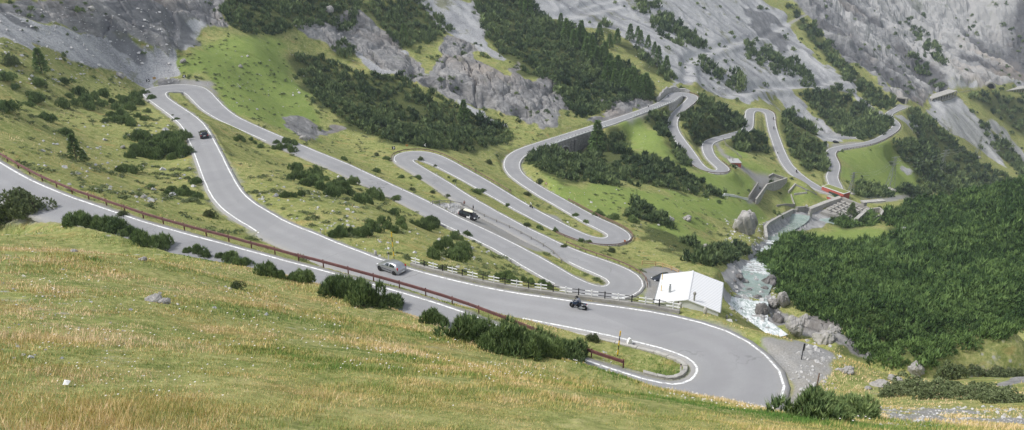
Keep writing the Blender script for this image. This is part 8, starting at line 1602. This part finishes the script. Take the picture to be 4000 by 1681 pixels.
def stones():
    rng = np.random.default_rng(21); base = np.array([(1, 0, 0), (-.9, .2, 0), (0, .8, .1), (.1, -.9, 0), (0, 0, .7), (.4, .4, .55), (-.4, -.2, .6)]); F_ = [(0, 5, 3), (0, 2, 5), (5, 2, 4), (2, 1, 4), (1, 6, 4), (1, 3, 6), (3, 4, 6), (3, 5, 4)]
    areas = [((150, 480, 800, 800), 260, 160), ((1000, 680, 1400, 900), 200, 130), ((0, 1100, 1500, 1650), 300, 60), ((2200, 1400, 2900, 1560), 220, 60), ((2350, 1370, 2640, 1470), 120, 70), ((1350, 880, 1950, 1060), 160, 120), ((2150, 720, 2850, 880), 90, 260), ((3000, 1330, 3300, 1620), 260, 75), ((900, 180, 1200, 480), 80, 290), ((2830, 850, 3150, 1000), 420, 320), ((2850, 1020, 3050, 1260), 260, 200), ((3440, 1590, 4000, 1670), 500, 40), ((1705, 798, 1800, 838), 480, 200), ((0, 30, 700, 340), 500, 260), ((2200, 0, 3000, 400), 700, 520)]
    Vs = []
    for (u0, v0, u1, v1), n, D_ in areas:
        Q = hit(rng.uniform(u0, u1, n), rng.uniform(v0, v1, n)); Q = Q[~np.isnan(Q[:, 0])]; E, _, _ = road_field(Q[:, 0], Q[:, 1]); Q = Q[E > .8]
        g = fbm(Q[:, 0] / 6, Q[:, 1] / 6, 3); Q = Q[g > (.12 if D_ < 70 else -.05)] if n < 400 else Q
        s = np.minimum(rng.lognormal(-2.0, .5, len(Q)), .4) * np.clip(np.linalg.norm(Q, axis=1) / 110, .28, 2.0) * (1.5 if n in (260, 200, 160) else 1); a = rng.uniform(0, 6.28, len(Q)); c, n_ = np.cos(a), np.sin(a)
        x = base[None, :, 0] * c[:, None] - base[None, :, 1] * n_[:, None]; y = base[None, :, 0] * n_[:, None] + base[None, :, 1] * c[:, None]
        V = np.stack([x * s[:, None] + Q[:, 0:1], y * s[:, None] + Q[:, 1:2], base[None, :, 2] * s[:, None] + Q[:, 2:3]], -1); Vs.append(V.reshape(-1, 3))
    V = np.concatenate(Vs); n = len(V) // 7; Fq = (np.array(F_)[None] + (np.arange(n) * 7)[:, None, None]).reshape(-1, 3)
    m, nt, b = new_mat('loose pale stones'); co = geoco(nt); L(nt, ramp(nt, noise(nt, co, .9, 4), [(.3, (.30, .295, .29)), (.7, (.58, .57, .56))]), b.inputs['Base Color']); b.inputs['Roughness'].default_value = .9
    props(link('stones', np_mesh('stones', V, Fq, False), m), 'loose pale stones strewn over meadows and gravel', 'stones', None, 'stuff')
stones()

# ------------------------------------------------------------------ torrent
def water_mat():
    m, nt, b = new_mat('glacial water'); co = geoco(nt); A_ = N(nt, 'Attribute', attribute_name='foam')
    n = noise(nt, scaled(nt, co, (1, .5, 1)), 1.0, 8, .75, 1.2); f = ramp(nt, math_(nt, 'ADD', n, math_(nt, 'SUBTRACT', A_.outputs['Fac'], .5)), [(.46, 0), (.62, 1)])
    c = mixc(nt, f, ramp(nt, noise(nt, co, .3, 3), [(.3, (.22, .29, .27)), (.7, (.36, .43, .41))]), (.80, .82, .83)); L(nt, c, b.inputs['Base Color'])
    L(nt, ramp(nt, f, [(0, .12), (1, .8)]), b.inputs['Roughness']); b.inputs['Specular IOR Level'].default_value = .5; bump(nt, b, n, .5, .3); return m
M_WATER = water_mat()
def torrent():
    C, W_, Fo = RIVC, RIVW, RIVF; d = np.gradient(C[:, :2], axis=0); d /= np.linalg.norm(d, axis=1)[:, None] + 1e-9; s = np.stack([d[:, 1], -d[:, 0]], 1)
    m = 15; V = []; A_ = []
    for k in range(m):
        o = (k / (m - 1) - .5) * (W_ + 1.6); x = C[:, 0] + s[:, 0] * o; y = C[:, 1] + s[:, 1] * o
        V.append(np.column_stack([x, y, C[:, 2] - .02 + .45 * Fo * fbm(x / 1.2, y / 1.2, 4)])); A_.append(Fo)
    V = np.concatenate(V); nn = len(C); i = np.arange(nn - 1); Fq = np.concatenate([np.stack([a * nn + i, a * nn + i + 1, (a + 1) * nn + i + 1, (a + 1) * nn + i], -1) for a in range(m - 1)])
    me_ = np_mesh('torrent', V, Fq); a = me_.attributes.new('foam', 'FLOAT', 'POINT'); a.data.foreach_set('value', np.concatenate(A_).astype(np.float32)); props(link('torrent', me_, M_WATER), kind='structure')
torrent()
P = [at_z(u, v, BZ + .2) for u, v in ((3188, 868), (3205, 855), (3300, 846), (3318, 858), (3292, 872), (3220, 884))]
V = [tuple(p) for p in P]; o = MB().add(V, [tuple(range(len(V)))]).build('pool', M_WATER); props(o, kind='structure')

# ------------------------------------------------------------------ pylons and lines
def pylon(u, v, v_top, label, D_):
    p = spot(u, v); h = (v - v_top) * p.length / F_PX / .93; t = empty('pylon', p, rad(20), label, 'pylon'); w = h * .10; m = MB(); n = 6; q = lambda z: w * (1 - .78 * min(z / (h * .75), 1))
    th = .18
    for k in range(n):
        z0, z1 = h * k / n, h * (k + 1) / n; a, b = q(z0), q(z1)
        for sx, sy in ((1, 1), (1, -1), (-1, -1), (-1, 1)):
            m.bar((sx * a, sy * a, z0), (sx * b, sy * b, z1), th)
            nx, ny = (sy, -sx); m.bar((sx * a, sy * a, z0), (nx * b, ny * b, z1), th * .6)
    m.build('mast', M_STEEL, t)
    for z, l in ((.98, .16), (.86, .22), (.76, .18)): MB().bar((-h * l, 0, h * z), (h * l, 0, h * z), th * 1.2).build('cross_arm', M_STEEL, t)
    MB().box((0, 0, -.5), (w * 2.6, w * 2.6, 1.4)).build('base', M_CONC, t)
    return p, h
PY = [pylon(3322, 756, 682, 'lattice pylon beside the turf-roofed building', 430), pylon(3474, 740, 628, 'lattice pylon standing on the bright meadow', 540), pylon(3674, 684, 600, 'lattice pylon on a pale base in the dark pines', 700), pylon(3815, 612, 545, 'faint lattice pylon on the far pine slope', 830)]
for k, (z, l) in enumerate(((.98, .16), (.86, .22), (.86, -.22), (.76, -.18))):
    m = MB()
    for (a, ha), (b, hb) in zip(PY[:-1], PY[1:]):
        A_ = a + Vector((math.cos(rad(20)) * ha * l, math.sin(rad(20)) * ha * l, ha * z)); B_ = b + Vector((math.cos(rad(20)) * hb * l, math.sin(rad(20)) * hb * l, hb * z)); pts = [A_.lerp(B_, i / 10) - Vector((0, 0, 14 * (i / 10) * (1 - i / 10))) for i in range(11)]; m.tube(pts, .035, 4, caps=False)
    props(m.build('power_line', M_STEEL), ['topmost thin power line strung between the pylons', 'thin power line on the right middle arm of the pylons', 'thin power line on the left middle arm of the pylons', 'thin power line on the lower left arm of the pylons'][k], 'power line')

# ------------------------------------------------------------------ galleries and tunnel on the balcony road
def gallery(u0, v0, u1, v1, n, label, roof_h=4.5, lightroof=False):
    a = spot(u0, v0); b = spot(u1, v1); z = max(a.z, b.z); L_ = math.hypot(b.x - a.x, b.y - a.y); t = empty('road_gallery', (a.x, a.y, min(a.z, b.z)), heading(a, b), label, 'gallery'); sl = (b.z - a.z)
    MB().box((L_ / 2, 1.5, roof_h + .4), (L_, 8, .8)).build('roof', M_CONC, t); MB().box((L_ / 2, 5.0, roof_h / 2 - 1), (L_, .6, roof_h + 2)).build('rear_wall', M_DIM, t)  # rear wall coloured near black to paint the shade under the roof
    MB().box((L_ / 2, 1, -.6), (L_, 7, 1.2)).build('floor_slab', M_CONCD, t)
    for k in range(n + 1): MB().box((L_ * k / n, -2.1, roof_h / 2), (.9, .7, roof_h)).build('column', M_CONC, t)
gallery(3632, 384, 3725, 372, 9, 'pale roofed rockfall gallery at the left end of the balcony road', 4.0)
gallery(3905, 342, 4060, 352, 16, 'columned rockfall gallery at the right edge of the picture', 4.5)
p = spot(3866, 347); t = empty('tunnel_portal', p, math.atan2(-p.x, p.y) + rad(30), 'dark round tunnel mouth on the balcony road', 'tunnel')
m = MB(); n = 16; r0, r1 = 4.2, 5.4; V = []
for k in range(n + 1): a = math.pi * k / n; V += [(r0 * math.cos(a), -.5, r0 * math.sin(a) * 1.2), (r1 * math.cos(a), -.5, r1 * math.sin(a) * 1.2), (r1 * math.cos(a), 5, r1 * math.sin(a) * 1.2)]
m.add(V, [f for k in range(n) for f in ((k * 3, k * 3 + 1, k * 3 + 4, k * 3 + 3), (k * 3 + 1, k * 3 + 2, k * 3 + 5, k * 3 + 4))]).build('portal_ring', M_CONCD, t)
V = [(r0 * math.cos(math.pi * k / n), .3, r0 * math.sin(math.pi * k / n) * 1.2) for k in range(n + 1)]; MB().add(V, [tuple(range(n + 1))]).build('tunnel_mouth_shade', M_DIM, t)  # flat near-black sheet, paints the shade inside the tunnel
p = spot(3520, 402); t = empty('tunnel_portal', p, rad(-40), 'square grey tunnel portal under the overhanging crag', 'tunnel'); MB().box((0, 0, 2.2), (9, 4, 5)).build('portal_block', M_CONCD, t); MB().box((0, -2.03, 1.9), (6.5, .1, 4.0)).build('tunnel_mouth_shade', M_DIM, t)  # black plate on the block paints the shade of its opening

# ------------------------------------------------------------------ grass blades of the foreground and tufts of the verges
def grass():
    rng = np.random.default_rng(77)
    n = 620000; az = rng.uniform(rad(-43), rad(43), n); u = rng.uniform(0, 1, n); r = 8 * (72 / 8) ** (u ** 1.45)
    x = np.sin(az) * r; y = np.cos(az) * r; E, _, _ = road_field(x, y); gv_ = sample(gravel, x, y) + sample(rock, x, y)
    k = (E > .5) & (gv_ < .35) & (rng.uniform(0, 1, n) < .55 + .9 * fbm(x / 2.2, y / 2.2, 3)); x, y, r = x[k], y[k], r[k]
    m2 = 90000; Q = hit(rng.uniform(0, 3300, m2), rng.uniform(350, 1500, m2)); d = np.linalg.norm(Q, axis=1); E, _, _ = road_field(Q[:, 0], Q[:, 1]); g2 = sample(gravel, Q[:, 0], Q[:, 1]) + sample(rock, Q[:, 0], Q[:, 1]) + sample(scree, Q[:, 0], Q[:, 1])
    Q = Q[(d > 60) & (d < 300) & (E > .6) & (g2 < .3) & (fbm(Q[:, 0] / 3, Q[:, 1] / 3, 3) > -.15)]
    x = np.r_[x, Q[:, 0]]; y = np.r_[y, Q[:, 1]]; r = np.hypot(x, y); z = ground(x, y); n = len(x)
    patch = fbm(x / 7, y / 7, 4); tall = np.clip(.55 + .9 * fbm(x / 3.5 + 40, y / 3.5, 3), .25, 1.2)
    h = tall * rng.uniform(.11, .29, n) * np.clip(.75 + r / 140, .75, 1.5); w = np.clip(.0011 * r, .012, .09) * rng.uniform(.6, 1.3, n)
    a = rng.uniform(0, 6.283, n); lean = rng.normal(0, .30, (n, 2)) + np.array([.10, .16])
    sx, sy = np.cos(a) * w / 2, np.sin(a) * w / 2; base = np.column_stack([x, y, z - .02])
    V = np.stack([base + np.column_stack([-sx, -sy, 0 * sx]), base + np.column_stack([sx, sy, 0 * sx]), base + np.column_stack([lean[:, 0] * h, lean[:, 1] * h, h])], 1).reshape(-1, 3)
    t = np.clip(.57 + .85 * patch + .4 * fbm(x / 1.3, y / 1.3 + 9, 3) + rng.normal(0, .17, n), 0, 1)
    me_ = tri_mesh('grass', V, np.repeat(t, 3))
    m, nt, b = new_mat('meadow grass'); at = N(nt, 'Attribute', attribute_name='tint')
    L(nt, ramp(nt, at.outputs['Fac'], [(.05, (.10, .20, .045)), (.26, (.21, .29, .075)), (.45, (.42, .38, .13)), (.7, (.64, .48, .21)), (1.0, (.80, .62, .40))]), b.inputs['Base Color']); b.inputs['Roughness'].default_value = .8; b.inputs['Specular IOR Level'].default_value = .12
    props(link('grass', me_, m), 'dry and green meadow grass covering the foreground slope', 'grass', None, 'stuff')
    # flower heads
    nf = 1500; az = rng.uniform(rad(-36), rad(30), nf); r = 14 * (60 / 14) ** rng.uniform(0, 1, nf); x = np.sin(az) * r; y = np.cos(az) * r; E, _, _ = road_field(x, y); k = (E > 1.5) & (fbm(x / 4, y / 4, 3) > .05); x, y, r = x[k], y[k], r[k]; z = ground(x, y) + rng.uniform(.15, .32, len(x)); s = np.clip(.0009 * r, .015, .045) * rng.uniform(.6, 1.2, len(x))
    o = np.array([(-1, -1, 0), (1, -1, .2), (1, 1, .1), (-1, 1, -.1)]); V = (np.column_stack([x, y, z])[:, None] + o[None] * s[:, None, None]).reshape(-1, 3)
    fm = plain('pale yarrow flowers', (.62, .58, .54), .9, var=.15)
    props(link('meadow_flowers', np_mesh('meadow_flowers', V, np.arange(len(V)).reshape(-1, 4), False), fm), 'tiny pale flower heads scattered through the foreground grass', 'flowers', None, 'stuff')
grass()

# ------------------------------------------------------------------ overcast daylight
W = bpy.data.worlds.new('World'); S.world = W; W.use_nodes = True; nt = W.node_tree; nt.nodes.clear()
out = nt.nodes.new('ShaderNodeOutputWorld'); bg = nt.nodes.new('ShaderNodeBackground'); sky = nt.nodes.new('ShaderNodeTexSky')
sky.sky_type = 'NISHITA'; sky.sun_disc = False; sky.sun_elevation = rad(50); sky.sun_rotation = rad(262); sky.altitude = 2000; sky.dust_density = 4; sky.air_density = 1.0
hs = nt.nodes.new('ShaderNodeHueSaturation'); hs.inputs['Saturation'].default_value = .30
nt.links.new(sky.outputs[0], hs.inputs['Color']); nt.links.new(hs.outputs[0], bg.inputs[0]); nt.links.new(bg.outputs[0], out.inputs[0]); bg.inputs[1].default_value = .10
sl = bpy.data.lights.new('sun', 'SUN'); sl.energy = 1.5; sl.angle = rad(11); sl.color = (1, .965, .91)
so = bpy.data.objects.new('sun', sl); COL.objects.link(so)
el, azs = rad(50), rad(262)     # sun behind the viewer's left shoulder
dv = Vector((math.sin(azs) * math.cos(el), math.cos(azs) * math.cos(el), math.sin(el)))
so.rotation_euler = dv.to_track_quat('Z', 'Y').to_euler()
S.view_settings.view_transform = 'Standard'; S.view_settings.look = 'None'; S.view_settings.gamma = 1; S.view_settings.use_curve_mapping = False
S.view_settings.exposure = 1.45
S.cycles.max_bounces = 5; S.cycles.diffuse_bounces = 3; S.cycles.volume_bounces = 0; S.cycles.transparent_max_bounces = 8

# ------------------------------------------------------------------ valley air
hb = MB().box((0, 850, (H.max() + 12 + H.min() - 2) / 2), (3600, 2200, H.max() - H.min() + 14)).build('haze', None)
hm = bpy.data.materials.new('valley haze'); hm.use_nodes = True; ht = hm.node_tree; ht.nodes.clear()
ho = ht.nodes.new('ShaderNodeOutputMaterial'); hv = ht.nodes.new('ShaderNodeVolumePrincipled')
hv.inputs['Color'].default_value = (.74, .84, .98, 1); hv.inputs['Density'].default_value = .00017; hv.inputs['Anisotropy'].default_value = .2
ht.links.new(hv.outputs[0], ho.inputs['Volume']); hb.data.materials.clear(); hb.data.materials.append(hm)
props(hb, 'pale blue haze filling the valley air', 'haze', None, 'stuff')
